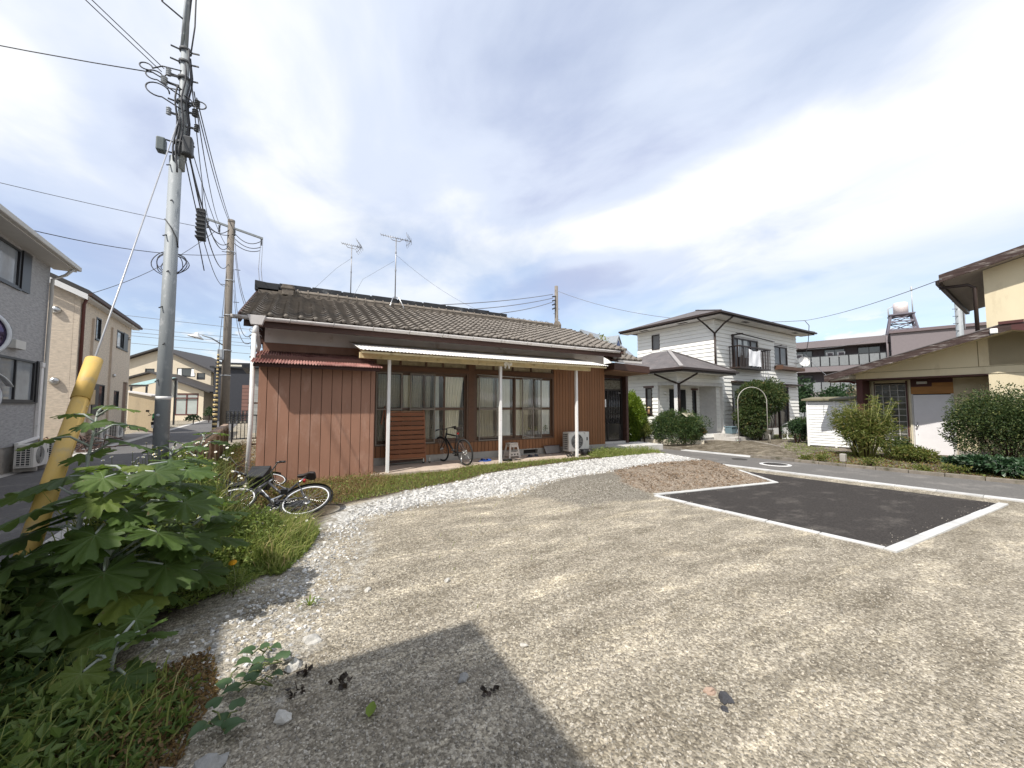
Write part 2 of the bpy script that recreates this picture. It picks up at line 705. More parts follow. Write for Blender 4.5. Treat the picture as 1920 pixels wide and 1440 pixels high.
def ground_mat():
    m = bpy.data.materials.new('gravel ground')
    m.use_nodes = True
    nt = m.node_tree
    N, L = nt.nodes.new, nt.links.new
    p = nt.nodes['Principled BSDF']
    p.inputs['Roughness'].default_value = 0.9
    p.inputs['Specular IOR Level'].default_value = 0.15
    tc = N('ShaderNodeTexCoord')
    co = tc.outputs['Object']

    def noise(scale, detail=6, rough=0.6, vec=None, dist=0.0):
        n = N('ShaderNodeTexNoise')
        n.inputs['Scale'].default_value = scale
        n.inputs['Detail'].default_value = detail
        n.inputs['Roughness'].default_value = rough
        n.inputs['Distortion'].default_value = dist
        L(vec or co, n.inputs['Vector'])
        return n.outputs['Fac']

    def ramp(src, stops):
        r = N('ShaderNodeValToRGB')
        el = r.color_ramp.elements
        while len(el) < len(stops):
            el.new(0.5)
        for e, (q, c) in zip(el, stops):
            e.position = q
            e.color = (*c, 1) if isinstance(c, tuple) else (c, c, c, 1)
        L(src, r.inputs[0])
        return r.outputs[0]

    def mix(f, a, b, mode='MIX'):
        x = N('ShaderNodeMix')
        x.data_type = 'RGBA'
        x.blend_type = mode
        if isinstance(f, float):
            x.inputs['Factor'].default_value = f
        else:
            L(f, x.inputs['Factor'])
        for i, s in ((6, a), (7, b)):
            if isinstance(s, tuple):
                x.inputs[i].default_value = (*s, 1)
            else:
                L(s, x.inputs[i])
        return x.outputs[2]

    def vor(scale):
        v = N('ShaderNodeTexVoronoi')
        v.inputs['Scale'].default_value = scale
        v.inputs['Randomness'].default_value = 1.0
        L(co, v.inputs['Vector'])
        sp = N('ShaderNodeSeparateColor')
        L(v.outputs['Color'], sp.inputs[0])
        return v.outputs['Distance'], sp.outputs[0]
    d1, r1 = vor(62)
    d2, r2 = vor(30)
    d3, r3 = vor(120)
    # crushed stone: grains from dark grey-brown to pale cream
    g1 = ramp(r1, [(0.0, (0.05, 0.043, 0.034)), (0.3, (0.17, 0.152, 0.123)), (0.65, (0.385, 0.352, 0.288)), (1.0, (0.78, 0.735, 0.645))])
    g3 = ramp(r3, [(0.0, (0.09, 0.078, 0.06)), (0.5, (0.26, 0.234, 0.188)), (1.0, (0.54, 0.50, 0.42))])
    grain = mix(0.5, g1, g3)
    # worn patches: packed pale fines and darker damp ground, streaked where vehicles turned
    mp = N('ShaderNodeMapping')
    mp.inputs['Rotation'].default_value = (0, 0, R(-12))
    mp.inputs['Scale'].default_value = (0.55, 1.35, 1)
    L(co, mp.inputs[0])
    pt = noise(2.1, 12, 0.74, mp.outputs[0], 0.25)
    patch = ramp(pt, [(0.34, (0.62, 0.59, 0.55)), (0.45, (0.84, 0.82, 0.78)), (0.54, (1.0, 0.98, 0.95)), (0.64, (1.45, 1.41, 1.33))])
    base = mix(1.0, grain, patch, 'MULTIPLY')
    mp2 = N('ShaderNodeMapping')
    mp2.inputs['Rotation'].default_value = (0, 0, R(38))
    mp2.inputs['Scale'].default_value = (0.55, 2.2, 1)
    L(co, mp2.inputs[0])
    base = mix(1.0, base, ramp(noise(1.5, 9, .66, mp2.outputs[0], .45), [(.36, (.72, .70, .67)), (.50, (.97, .96, .95)), (.58, (1.14, 1.12, 1.08)), (.66, (1.5, 1.46, 1.38))]), 'MULTIPLY')
    clump = ramp(noise(26, 5, 0.7), [(0.34, (0.74, 0.73, 0.72)), (0.5, (0.97, 0.97, 0.96)), (0.64, (1.22, 1.21, 1.18))])
    base = mix(1.0, base, clump, 'MULTIPLY')
    fines = mix(0.22, base, mix(1.0, (0.33, 0.298, 0.247), patch, 'MULTIPLY'))
    at = N('ShaderNodeAttribute')
    at.attribute_name = 'zone'
    sp = N('ShaderNodeSeparateColor')
    L(at.outputs['Color'], sp.inputs[0])
    en = noise(3.2, 7, 0.7)

    def zone(ch, wid=0.18, amp=0.9):
        a = N('ShaderNodeMath')
        a.operation = 'MULTIPLY_ADD'
        L(en, a.inputs[0])
        a.inputs[1].default_value = amp
        s = N('ShaderNodeMath')
        s.operation = 'SUBTRACT'
        L(ch, s.inputs[0])
        s.inputs[1].default_value = amp * 0.5
        L(s.outputs[0], a.inputs[2])
        mr = N('ShaderNodeMapRange')
        mr.inputs['From Min'].default_value = 0.5 - wid
        mr.inputs['From Max'].default_value = 0.5 + wid
        L(a.outputs[0], mr.inputs['Value'])
        return mr.outputs[0]
    wcol = ramp(r2, [(0.0, (0.14, 0.13, 0.11)), (0.3, (0.32, 0.30, 0.265)), (0.65, (0.47, 0.455, 0.42)), (1.0, (0.64, 0.63, 0.60))])
    dirtn = noise(9, 8, 0.7)
    brown = ramp(dirtn, [(0.3, (0.085, 0.058, 0.038)), (0.5, (0.17, 0.118, 0.078)), (0.7, (0.29, 0.215, 0.15))])
    brown = mix(0.3, brown, g1)
    dark = mix(1.0, grain, (0.62, 0.61, 0.60), 'MULTIPLY')
    soil = ramp(noise(14, 8, 0.7), [(0.3, (0.035, 0.028, 0.02)), (0.7, (0.12, 0.095, 0.065))])
    c = mix(zone(sp.outputs[2]), fines, dark)
    c = mix(zone(sp.outputs[1]), c, brown)
    c = mix(zone(sp.outputs[0], 0.12), c, wcol)
    c = mix(zone(at.outputs['Alpha']), c, soil)
    L(c, p.inputs['Base Color'])
    # relief of the stones
    hs = N('ShaderNodeMath')
    hs.operation = 'ADD'
    L(d1, hs.inputs[0])
    m2 = N('ShaderNodeMath')
    m2.operation = 'MULTIPLY'
    L(d2, m2.inputs[0])
    L(sp.outputs[0], m2.inputs[1])
    L(m2.outputs[0], hs.inputs[1])
    bp = N('ShaderNodeBump')
    bp.invert = True
    bp.inputs['Strength'].default_value = 0.75
    bp.inputs['Distance'].default_value = 0.012
    L(hs.outputs[0], bp.inputs['Height'])
    b2 = N('ShaderNodeBump')
    b2.inputs['Strength'].default_value = 0.5
    b2.inputs['Distance'].default_value = 0.03
    L(noise(7, 7, 0.65), b2.inputs['Height'])
    L(bp.outputs[0], b2.inputs['Normal'])
    L(b2.outputs[0], p.inputs['Normal'])
    return m


def axis_pts(lo, hi, step, far, grow=1.35):
    a = list(np.arange(lo, hi + 1e-6, step))
    s = step
    x = lo
    pre = []
    while x > -far:
        s = min(s * grow, 40)
        x -= s
        pre.append(x)
    s = step
    x = a[-1]
    post = []
    while x < far:
        s = min(s * grow, 40)
        x += s
        post.append(x)
    return np.array(pre[::-1] + a + post)


GX = axis_pts(-2.6, 12.2, 0.055, 420)
GY = axis_pts(0.6, 9.8, 0.055, 420)
XX, YY = np.meshgrid(GX, GY)
ZZ = gz(XX, YY)
near = (XX > -3) & (XX < 12) & (YY > 0.4) & (YY < 10)
onpad = sstep(-0.02, 0.06, sdf(PAD, XX, YY))
rut = fbm2(XX * 0.8, YY * 1.6, 3.2, 5) * 0.012 + fbm2(XX, YY, 11, 9, 3) * 0.006
ZZ = ZZ + np.where(near, rut, 0) * (1 - onpad)
ZZ = ZZ + np.clip(.5 + sdf(BROWN, XX, YY) / .4, 0, 1) * fbm2(XX, YY, 7, 31, 5) * .035 * (1 - onpad)
RX, RY = rot2(XX, YY, RD_O, RD_A)
ZZ = np.where((RX > -0.05) & (RX < 2.7), -0.17, ZZ)
ZZ = ZZ - 0.03 * onpad
soilpoly = [(-1.6, 1.5), (-0.75, 2.2), (-0.75, 2.9), (-0.95, 3.5), (-0.5, 4.1), (0.15, 5.1), (0.35, 6.0), (0.62, 6.6), (1.71, 7.15), (2.93, 7.6), (4.79, 8.05),
            (6.84, 8.4), (9.1, 8.6), (10.8, 9.0), (11.5, 10.5), (9, 12), (-0.7, 12), (-1.9, 16), (-2.2, 16), (-1.55, 7), (-2.1, 4.5), (-2.3, 1.5)]
zr = np.maximum(np.clip(0.5 + sdf(WHITE, XX, YY) / 1.1, 0, 1), np.clip(0.5 + sdf(TAIL, XX, YY) / 0.7, 0, .42))
zb = np.clip(0.5 + sdf(BROWN, XX, YY) / 0.5, 0, 1)
zd = np.clip(0.5 + sdf(DARK, XX, YY) / 0.7, 0, 1)
zs = np.clip(0.5 + sdf(soilpoly, XX, YY) / 0.45, 0, 1)
beyond = (RX > 2.5)
zs = np.where(beyond & (RX < 30), 0.55, zs)
zone = np.stack([zr, zb, zd, zs], -1).reshape(-1, 4)
ny, nx = XX.shape
idx = np.arange(nx * ny).reshape(ny, nx)
Fq = np.stack([idx[:-1, :-1], idx[:-1, 1:], idx[1:, 1:], idx[1:, :-1]], -1).reshape(-1, 4)
M_GROUND = ground_mat()
g = np_mesh('ground', np.stack([XX, YY, ZZ], -1).reshape(-1, 3), Fq, M_GROUND, smooth=True, attrs={'zone': zone})
tag(g, 'pale crushed gravel lot with worn tracks and a brown bank', kind='structure')

# ------------------------------------------------------------------ paved sheets
M_ROAD = mat('old asphalt', (0.14, 0.133, 0.125), rough=0.9, var=0.24, scale=26, bump=0.5, bscale=120, dirt=((0.21, 0.195, 0.18), 0.45, 1.6), spec=0.2)
M_ALLEY = mat('alley asphalt', (0.125, 0.12, 0.118), rough=0.9, var=0.24, scale=22, bump=0.5, bscale=120, dirt=((0.19, 0.18, 0.17), 0.4, 2.0), spec=0.2)
M_PAD = mat('fresh asphalt', (0.046, 0.041, 0.038), rough=0.9, var=0.42, scale=34, bump=0.9, bscale=90, dirt=((0.095, 0.085, 0.076), 0.42, 2.2), spec=0.15, stretch=(.7, 1.3, 1))
M_CONC = mat('pale concrete', (0.50, 0.48, 0.45), rough=0.85, var=0.14, scale=4, bump=0.25, bscale=90, dirt=((0.27, 0.25, 0.22), 0.35, 5))
M_KERB = mat('new kerb concrete', (0.50, 0.495, 0.48), rough=0.8, var=0.16, scale=5, bump=0.2, bscale=120, rnd=0.10, dirt=((0.42, 0.40, 0.38), 0.3, 7))
M_OLDKERB = mat('mossy kerb concrete', (0.20, 0.175, 0.145), rough=0.95, var=0.25, scale=6, bump=0.5, bscale=60, rnd=0.15, dirt=((0.08, 0.075, 0.045), 0.5, 5))
M_LINE = mat('worn white road paint', (0.68, 0.67, 0.65), rough=0.8, var=0.1, scale=8, dirt=((0.30, 0.28, 0.26), 0.35, 12))


def strip(name, pts_l, pts_r, m, dz=0.0, zfn=None):
    V, Fc = [], []
    for i, (a, b) in enumerate(zip(pts_l, pts_r)):
        for (x, y) in (a, b):
            V.append((x, y, (zfn(x, y) if zfn else 0.0) + dz))
    for i in range(len(pts_l) - 1):
        Fc.append((2 * i, 2 * i + 1, 2 * i + 3, 2 * i + 2))
    mb = MB().add(V, Fc)
    return tag(mb.build(name, m), kind='structure')


ys = [-60, -20, -6, 0, 2, 4, 6, 8, 10, 12, 16, 24, 40, 70]
L_ = [unrot2(0.22, t, RD_O, RD_A) for t in ys]
R_ = [unrot2(2.55, t, RD_O, RD_A) for t in ys]
tag(strip('side_road', L_, R_, M_ROAD, -0.150), 'grey asphalt side road between the gravel lot and yellow house')
# alley on the left
AL_A = 4.6
ay = [-20, -4, 0, 4, 8, 12, 16, 20, 24, 30, 40, 55, 75]
al = [unrot2(-3.55, t, (-1.85, 8.0), AL_A) for t in ay]
ar = [unrot2(-0.1, t, (-1.85, 8.0), AL_A) for t in ay]
tag(strip('alley_road', al, ar, M_ALLEY, 0.012), 'narrow shaded asphalt alley beside the utility pole')
ag = strip('alley_gutter', [unrot2(-3.62, t, (-1.85, 8.0), AL_A) for t in ay], [unrot2(-3.30, t, (-1.85, 8.0), AL_A) for t in ay], M_CONC, 0.018)
ag2 = strip('alley_verge', [unrot2(-0.75, t, (-1.85, 8.0), AL_A) for t in (-6, -2, 0, 1.0)], [unrot2(-0.05, t, (-1.85, 8.0), AL_A) for t in (-6, -2, 0, 1.0)], M_CONC, 0.020)
rmk = strip('forecourt', [unrot2(-4.75, t, (-1.85, 8.0), AL_A) for t in ay[:9]], [unrot2(-3.62, t, (-1.85, 8.0), AL_A) for t in ay[:9]], mat('forecourt concrete', (0.22, 0.205, 0.19), rough=0.9, var=0.2, scale=2, bump=0.3, dirt=((0.1, 0.09, 0.08), 0.4, 3)), 0.010)

# parking pad
mb = MB()
pv = [(x, y, float(zpad(np.array(x))) + 0.004) for x, y in PAD]
mb.add(pv, [(0, 1, 2, 3, 4)])
pad = tag(mb.build('parking_pad', M_PAD), 'fresh black asphalt parking bay edged in white concrete', kind='structure')
n_up = Vector((0, 0, 1))


def kerb_run(parent, a, b, w, n, top=0.022, m=M_KERB, side=1, name='kerb_block', zf=None, h=0.12, gap=0.014):
    """a row of kerb blocks from a to b lying on the outer side"""
    a, b = Vector((*a, 0)), Vector((*b, 0))
    d = (b - a)
    ln = d.length
    d.normalize()
    nrm = Vector((d.y, -d.x, 0)) * side
    for i in range(n):
        p = a + d * (ln * i / n + gap / 2)
        q = a + d * (ln * (i + 1) / n - gap / 2)
        zf_ = zf or (lambda x, y: float(zpad(np.array(x))))
        za, zb_ = zf_(p.x, p.y) + top, zf_(q.x, q.y) + top
        j = random.uniform(-0.003, 0.003)
        c = [(p.x, p.y, za + j), (q.x, q.y, zb_ + j), (q.x + nrm.x * w, q.y + nrm.y * w, zb_ + j), (p.x + nrm.x * w, p.y + nrm.y * w, za + j)]
        mb = MB().prism(c, (0, 0, -h))
        mb.build(name, m, parent, bevel=0.006)


pk = tag(thing('parking_kerb', None, None), kind='structure')
kerb_run(pk, (5.90, 1.84), (5.70, 4.88), 0.10, 5, side=-1)
kerb_run(pk, (5.70, 4.88), (9.26, 4.62), 0.10, 6, side=-1)
kerb_run(pk, (9.26, 4.62), (10.28, 6.05), 0.10, 3, side=-1)
kerb_run(pk, (5.80, 1.84), (10.78, 1.84), 0.11, 9, side=1)
gut = tag(thing('road_gutter', None, None), kind='structure')
zr_ = lambda x, y: -0.15
for k in range(26):
    t0, t1 = -6.6 + k * 0.6, -6.6 + (k + 1) * 0.6 - 0.008
    c = [(*unrot2(0.0, t0, RD_O, RD_A), -0.138), (*unrot2(0.215, t0, RD_O, RD_A), -0.138), (*unrot2(0.215, t1, RD_O, RD_A), -0.138), (*unrot2(0.0, t1, RD_O, RD_A), -0.138)]
    if -2.6 < t0 < 4.4 or t0 < -2.6:
        MB().prism(c, (0, 0, -0.1)).build('gutter_block', M_KERB, gut)
# far kerb with moss, and the white driveway lip in front of the white house
fk = tag(thing('far_kerb', None, None), kind='structure')
for k in range(24):
    t0, t1 = -6.0 + k * 0.62, -6.0 + (k + 1) * 0.62 - 0.012
    z1 = -0.150 + 0.085 + random.uniform(-0.012, 0.012)
    lip = 3.15 < t0 < 5.3
    if lip:
        z1 = -0.128
    w0, w1 = 2.50, (2.86 if lip else 2.62)
    c = [(*unrot2(w0, t0, RD_O, RD_A), z1), (*unrot2(w1, t0, RD_O, RD_A), z1), (*unrot2(w1, t1, RD_O, RD_A), z1), (*unrot2(w0, t1, RD_O, RD_A), z1)]
    MB().prism(c, (0, 0, -0.12)).build('kerb_block', M_KERB if lip else M_OLDKERB, fk, bevel=0.008)
# manhole covers and the driveway in front of the white house
mh = thing('manhole_cover', 'round iron manhole cover ringed in pale concrete in the side road', 'manhole cover', (12.28, 6.2, -0.1495))
MB().lathe([(0.40, 0.0), (0.40, 0.006), (0.31, 0.008)], n=28).build('ring', M_LINE, mh)
MB().lathe([(0.0, 0.007), (0.30, 0.009), (0.30, 0.0)][::-1], n=28).build('cover', mat('iron cover', (0.06, 0.055, 0.05), rough=0.6, metal=0.3, bump=0.6, bscale=120), mh)
mh2 = thing('drain_cover', 'small dark iron drain cover farther along the side road', 'drain cover', (12.45, 7.35, -0.1495))
MB().lathe([(0.0, 0.007), (0.22, 0.006), (0.22, 0.0)][::-1], n=24).build('cover', _m['iron cover'], mh2)
M_DRIVE = mat('driveway concrete', (0.27, 0.245, 0.215), rough=0.9, var=0.22, scale=1.6, bump=0.3, dirt=((0.15, 0.135, 0.12), 0.4, 2.5))
mb = MB().add([(14.05, 6.6, -0.118), (13.75, 9.9, -0.118), (16.5, 11.4, 0.012), (18.2, 10.2, 0.012), (16.3, 7.9, 0.012)], [(4, 3, 2, 1, 0)])
tag(mb.build('driveway', M_DRIVE), kind='structure')
mb = MB().add([(14.15, 6.3, -0.112), (16.6, 8.3, 0.02), (19.2, 9.2, 0.03), (19.8, 7.6, 0.03), (17.0, 6.2, 0.02), (14.4, 5.3, -0.1)], [(5, 4, 3, 2, 1, 0)])
tag(mb.build('gravel_forecourt', mat('brown gravel', (0.20, 0.165, 0.135), rough=0.95, var=0.5, scale=38, bump=1.0, bscale=45, dirt=((0.36, 0.33, 0.29), 0.4, 40))), kind='structure')


# ------------------------------------------------------------------ loose stones
def stones_mesh(name, pos, size, m, parent=None, flat=0.6):
    """many small faceted stones in one mesh: 8-vertex lumps"""
    n = len(pos)
    cube = np.array([(-1, -1, -1), (1, -1, -1), (1, 1, -1), (-1, 1, -1), (-1, -1, 1), (1, -1, 1), (1, 1, 1), (-1, 1, 1)], float) * 0.5
    cube[4:, :2] *= 0.62
    cube[:4, :2] *= 0.9
    V = cube[None] + rng.uniform(-0.22, 0.22, (n, 8, 3))
    V = V * size[:, None, None] * np.stack([rng.uniform(0.8, 1.3, n), rng.uniform(0.7, 1.1, n), rng.uniform(flat * 0.7, flat * 1.2, n)], -1)[:, None, :]
    a = rng.uniform(0, 6.28, n)
    c, s = np.cos(a)[:, None], np.sin(a)[:, None]
    x = V[:, :, 0] * c - V[:, :, 1] * s
    y = V[:, :, 0] * s + V[:, :, 1] * c
    V = np.stack([x, y, V[:, :, 2]], -1) + pos[:, None, :]
    q = np.array([(4, 5, 6, 7), (0, 1, 5, 4), (1, 2, 6, 5), (2, 3, 7, 6), (3, 0, 4, 7)])
    Fc = (q[None] + (np.arange(n) * 8)[:, None, None]).reshape(-1, 4)
    return np_mesh(name, V.reshape(-1, 3), Fc, m, parent)


def scatter_in(poly, n, keep=None):
    P = np.array(poly)
    lo, hi = P.min(0), P.max(0)
    out = []
    while len(out) < n:
        x = rng.uniform(lo[0], hi[0], n * 2)
        y = rng.uniform(lo[1], hi[1], n * 2)
        ok = sdf(poly, x, y) > 0
        if keep is not None:
            ok &= keep(x, y)
        out += list(zip(x[ok], y[ok]))
    return np.array(out[:n])


M_STONE_W = mat('white crushed stone', (0.46, 0.45, 0.43), rough=0.85, var=0.12, scale=20, isl=0.5)
M_STONE_G = mat('mixed crushed stone', (0.34, 0.31, 0.26), rough=0.9, var=0.15, scale=30, isl=0.5)
WOUT = [(x + (0 if y > 7.3 else .0), y - (.35 if y < 7.1 else -.12)) for x, y in WHITE]
p = scatter_in(WOUT, 34000)
e = sdf(WOUT, p[:, 0], p[:, 1]) - .12
p = p[rng.uniform(0, 1, len(p)) < np.clip(0.12 + e / 0.6, 0, 1)]
q = scatter_in(TAIL, 5000)
eq = sdf(TAIL, q[:, 0], q[:, 1])
p = np.concatenate([p, q[rng.uniform(0, 1, len(q)) < np.clip(.04 + eq / 1.0, 0, .35)]])
sz = rng.uniform(0.018, 0.046, len(p)) * rng.choice([0.8, 1, 1.25], len(p)) * np.where(sdf(WHITE, p[:, 0], p[:, 1]) < 0, .62, 1)
tag(stones_mesh('white_gravel', np.column_stack([p, gz(p[:, 0], p[:, 1]) + sz * 0.12]), sz, M_STONE_W), 'band of white crushed stone in front of the porch', kind='stuff')
LOT = [(-0.7, 2.2), (0.2, 0.4), (4.5, 0.3), (9.5, 0.5), (5.8, 1.8), (5.6, 4.8), (3.5, 6.0), (0.6, 5.8), (-0.1, 4.2)]
p = scatter_in(LOT, 64000)
dist = np.hypot(p[:, 0], p[:, 1])
kp = rng.uniform(0, 1, len(p)) < np.clip(2.6 / dist, 0, 1) ** 1.4
p = p[kp]
sz = rng.uniform(0.006, 0.013, len(p)) * np.where(rng.uniform(0, 1, len(p)) > 0.985, 1.9, 1)
tag(stones_mesh('loose_gravel', np.column_stack([p, gz(p[:, 0], p[:, 1]) + fbm2(p[:, 0] * 0.8, p[:, 1] * 1.6, 3.2, 5) * 0.012 + sz * 0.1]), sz, M_STONE_G), 'fine grey and cream stones over the gravel lot', kind='stuff')
spill = []
for k in range(140):
    t_ = random.random()
    a_, b_ = ((5.9, 1.84), (5.7, 4.88)) if k % 5 < 2 else ((5.9, 1.84), (10.7, 1.84)) if k % 5 < 4 else ((5.7, 4.88), (9.2, 4.62))
    o_ = abs(random.gauss(0, .08))
    spill.append((a_[0] + (b_[0] - a_[0]) * t_ + (o_ if k % 5 < 2 else 0), a_[1] + (b_[1] - a_[1]) * t_ + (0 if k % 5 < 2 else o_ if k % 5 < 4 else -o_)))
spill = np.array(spill)
sz = rng.uniform(.004, .011, len(spill))
tag(stones_mesh('spilled_gravel', np.column_stack([spill, zpad(spill[:, 0]) + .008 + sz * .15]), sz, M_STONE_G), 'pale stones spilled over the edges of the parking bay', kind='stuff')
p = scatter_in(BROWN, 2600)
sz = rng.uniform(0.015, 0.05, len(p)) * rng.uniform(.4, 1, len(p))
tag(stones_mesh('dirt_clods', np.column_stack([p, gz(p[:, 0], p[:, 1]) + sz * .1]), sz, mat('brown clod', (0.17, 0.122, 0.082), rough=.95, var=.2, scale=20, isl=.55)), 'brown clods and stones on the dirt bank', kind='stuff')
# stones big enough to point at
bigs = [(0.12, 2.93, .10, 'largest white stone at the sunlit end of the weeds'), (0.02, 2.72, .09, 'cream stone beside the vine leaves at the gravel edge'),
        (-0.02, 2.30, .075, 'rounded white stone lying alone in the shaded gravel'), (0.86, 2.12, .06, 'flat grey stone inside the building shadow'),
        (1.32, 2.22, .045, 'small pale pebble near the corner of the building shadow'), (2.02, 1.31, .07, 'pinkish flat stone next to a black chip'),
        (1.95, 1.27, .032, 'black stone chip on the sunlit gravel'), (2.0, 1.38, .05, 'white chip beside the pinkish stone'),
        (-0.30, 2.12, .13, 'big grey stone under the brown weeds at the bottom edge'), (-0.45, 2.13, .12, 'rounded grey stone left of the weeds stems'),
        (1.2, 3.35, .05, 'white stone lying in the sunlit gravel above the shadow'), (0.55, 3.5, .05, 'pale stone near the lone grass sprig')]
for i, (x, y, s_, lb) in enumerate(bigs):
    bm = bmesh.new()
    bmesh.ops.create_icosphere(bm, subdivisions=2, radius=s_ * 0.5)
    for v in bm.verts:
        k = 1 + 0.75 * mnoise.noise(v.co * (1.9 / s_) + Vector((i * 7.1, 0, 0)))
        v.co = Vector((v.co.x * k * 1.15, v.co.y * k * 0.9, max(v.co.z * k * 0.75, -s_ * 0.15)))
    me = bpy.data.meshes.new('stone')
    bm.to_mesh(me)
    bm.free()
    col = (0.05, 0.05, 0.055) if 'black' in lb else (0.36, 0.26, 0.20) if 'pinkish' in lb else (0.46, 0.44, 0.40) if ('white' in lb or 'pale' in lb or 'cream' in lb) else (0.27, 0.265, 0.25)
    me.materials.append(mat('stone %d' % i, col, rough=0.85, var=0.2, scale=30, bump=0.5, bscale=70))
    o = link('stone', me, None, (x, y, gz1(x, y) + s_ * 0.12))
    o.rotation_euler = (0, 0, i * 1.3)
    tag(o, lb, 'stone', 'loose stones on the gravel lot')
# ------------------------------------------------------------------ the bungalow
YW = 10.1                      # front wall face
M_TILE = mat('grey roof tile', (0.185, 0.163, 0.140), rough=0.85, var=0.18, scale=7, bump=0.35, bscale=70, rnd=0.13, dirt=((0.10, 0.085, 0.07), 0.4, 9))
M_RIDGE = mat('lichen ridge tile', (0.17, 0.145, 0.12), rough=0.95, var=0.25, scale=9, bump=0.6, bscale=50, rnd=0.15, dirt=((0.27, 0.25, 0.20), 0.3, 11))
M_BLACK = mat('black roofing felt', (0.022, 0.023, 0.026), rough=0.55, var=0.3, scale=4, dirt=((0.16, 0.165, 0.17), 0.28, 3))
M_PLASTER = mat('white plaster', (0.84, 0.79, 0.765), rough=0.9, var=0.08, scale=2.5, bump=0.15, bscale=120, dirt=((0.42, 0.34, 0.28), 0.3, 1.6))
M_CLOSET = mat('red brown painted panel', (0.30, 0.155, 0.102), rough=0.6, var=0.13, scale=2.2, rnd=0.07, bump=0.08, bscale=20, stretch=(1, 1, .4), dirt=((0.37, 0.215, 0.155), 0.45, 3.4))
M_CLOSET_D = mat('dark panel joint', (0.05, 0.02, 0.015), rough=0.8)
M_SIDING = mat('orange brown board', (0.225, 0.098, 0.040), rough=0.55, var=0.16, scale=3, rnd=0.12, stretch=(12, 12, 0.6), bump=0.1, bscale=40)
M_DKBROWN = mat('dark brown timber', (0.062, 0.030, 0.022), rough=0.6, var=0.2, scale=4, stretch=(1, 1, 6))
M_FRAMEB = mat('brown window frame', (0.105, 0.058, 0.034), rough=0.45, var=0.12, scale=6)
M_GUTTER = mat('pale grey gutter', (0.58, 0.55, 0.53), rough=0.5, var=0.12, scale=3, dirt=((0.35, 0.30, 0.27), 0.3, 6))
M_WHITEP = mat('chalky white pipe', (0.70, 0.68, 0.66), rough=0.55, var=0.08, scale=5, dirt=((0.36, 0.30, 0.25), 0.22, 14))
M_FOUND = mat('foundation concrete', (0.36, 0.335, 0.30), rough=0.9, var=0.2, scale=3, bump=0.3, dirt=((0.18, 0.16, 0.13), 0.35, 4))
M_SLAB = mat('porch slab concrete', (0.47, 0.38, 0.31), rough=0.9, var=0.16, scale=2.4, bump=0.3, dirt=((0.28, 0.23, 0.19), 0.4, 3.5))
M_RUST = mat('rusted red sheet', (0.36, 0.185, 0.155), rough=0.7, var=0.35, scale=5, bump=0.1, stretch=(1, 0.35, 1), dirt=((0.14, 0.045, 0.036), 0.8, 3.0))
M_CREAMW = mat('yellowed cream timber', (0.60, 0.50, 0.30), rough=0.7, var=0.18, scale=5, dirt=((0.40, 0.30, 0.16), 0.4, 6))
M_SHEET = mat('white corrugated sheet', (0.82, 0.81, 0.79), rough=0.5, var=0.05, scale=4, dirt=((0.55, 0.52, 0.48), 0.2, 8))
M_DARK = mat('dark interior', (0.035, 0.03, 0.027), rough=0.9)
M_ALU = mat('aluminium', (0.42, 0.41, 0.40), rough=0.35, metal=0.6, var=0.1)
_sn = M_SHEET.node_tree
_tr = _sn.nodes.new('ShaderNodeBsdfTranslucent')
_tr.inputs['Color'].default_value = (.85, .74, .46, 1)
_mx = _sn.nodes.new('ShaderNodeMixShader')
_mx.inputs[0].default_value = .22
_sn.links.new(_sn.nodes['Principled BSDF'].outputs[0], _mx.inputs[1])
_sn.links.new(_tr.outputs[0], _mx.inputs[2])
_sn.links.new(_mx.outputs[0], _sn.nodes['Material Output'].inputs['Surface'])
M_POSTW = mat('flaking white post paint', (0.76, 0.74, 0.72), rough=0.6, var=0.06, scale=6, dirt=((0.30, 0.19, 0.13), 0.16, 18))

HO = (4.2, 11.0, 0.0)
house = thing('tiled_bungalow', 'single storey brown bungalow with grey tiled roof and white porch posts', 'house', HO)
HL = (-HO[0], -HO[1], -HO[2])


def hp(mb, name, m, bevel=0.0, parent=None):
    return mb.build(name, m, parent or house, HL if parent is None else None, bevel)


# --- body
mb = MB()
wall_holes(mb, 'y', YW, 0.12, -0.70, 9.27, 2.98, 3.42, [])
hp(mb, 'plaster_wall', M_PLASTER)
mb = MB()
mb.box(-0.70, 14.6, 0.0, 9.27, 14.72, 3.42)
mb.prism([(-0.70, YW + .125, 0.0), (-0.70, 14.6, 0.0), (-0.70, 14.6, 3.42), (-0.70, 12.4, 4.38), (-0.70, YW + .125, 3.42)], (0.12, 0, 0))
mb.prism([(9.15, YW + .125, 0.0), (9.15, 14.6, 0.0), (9.15, 14.6, 3.42), (9.15, 12.4, 4.38), (9.15, YW + .125, 3.42)], (0.12, 0, 0))
hp(mb, 'outer_wall', M_PLASTER)
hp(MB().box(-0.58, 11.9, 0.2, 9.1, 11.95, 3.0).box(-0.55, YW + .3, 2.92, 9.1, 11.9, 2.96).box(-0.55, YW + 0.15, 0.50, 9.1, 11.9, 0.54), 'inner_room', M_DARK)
mb = MB()
wall_holes(mb, 'y', YW - 0.02, 0.3, -0.70, 9.29, 0.0, 0.262, [(6.0, 6.5, 0.11, 0.235)])
hp(mb, 'foundation', M_FOUND)
o = hp(MB().box(6.0, YW + 0.1, 0.11, 6.5, YW + 0.12, 0.235), 'floor_vent', M_DARK)
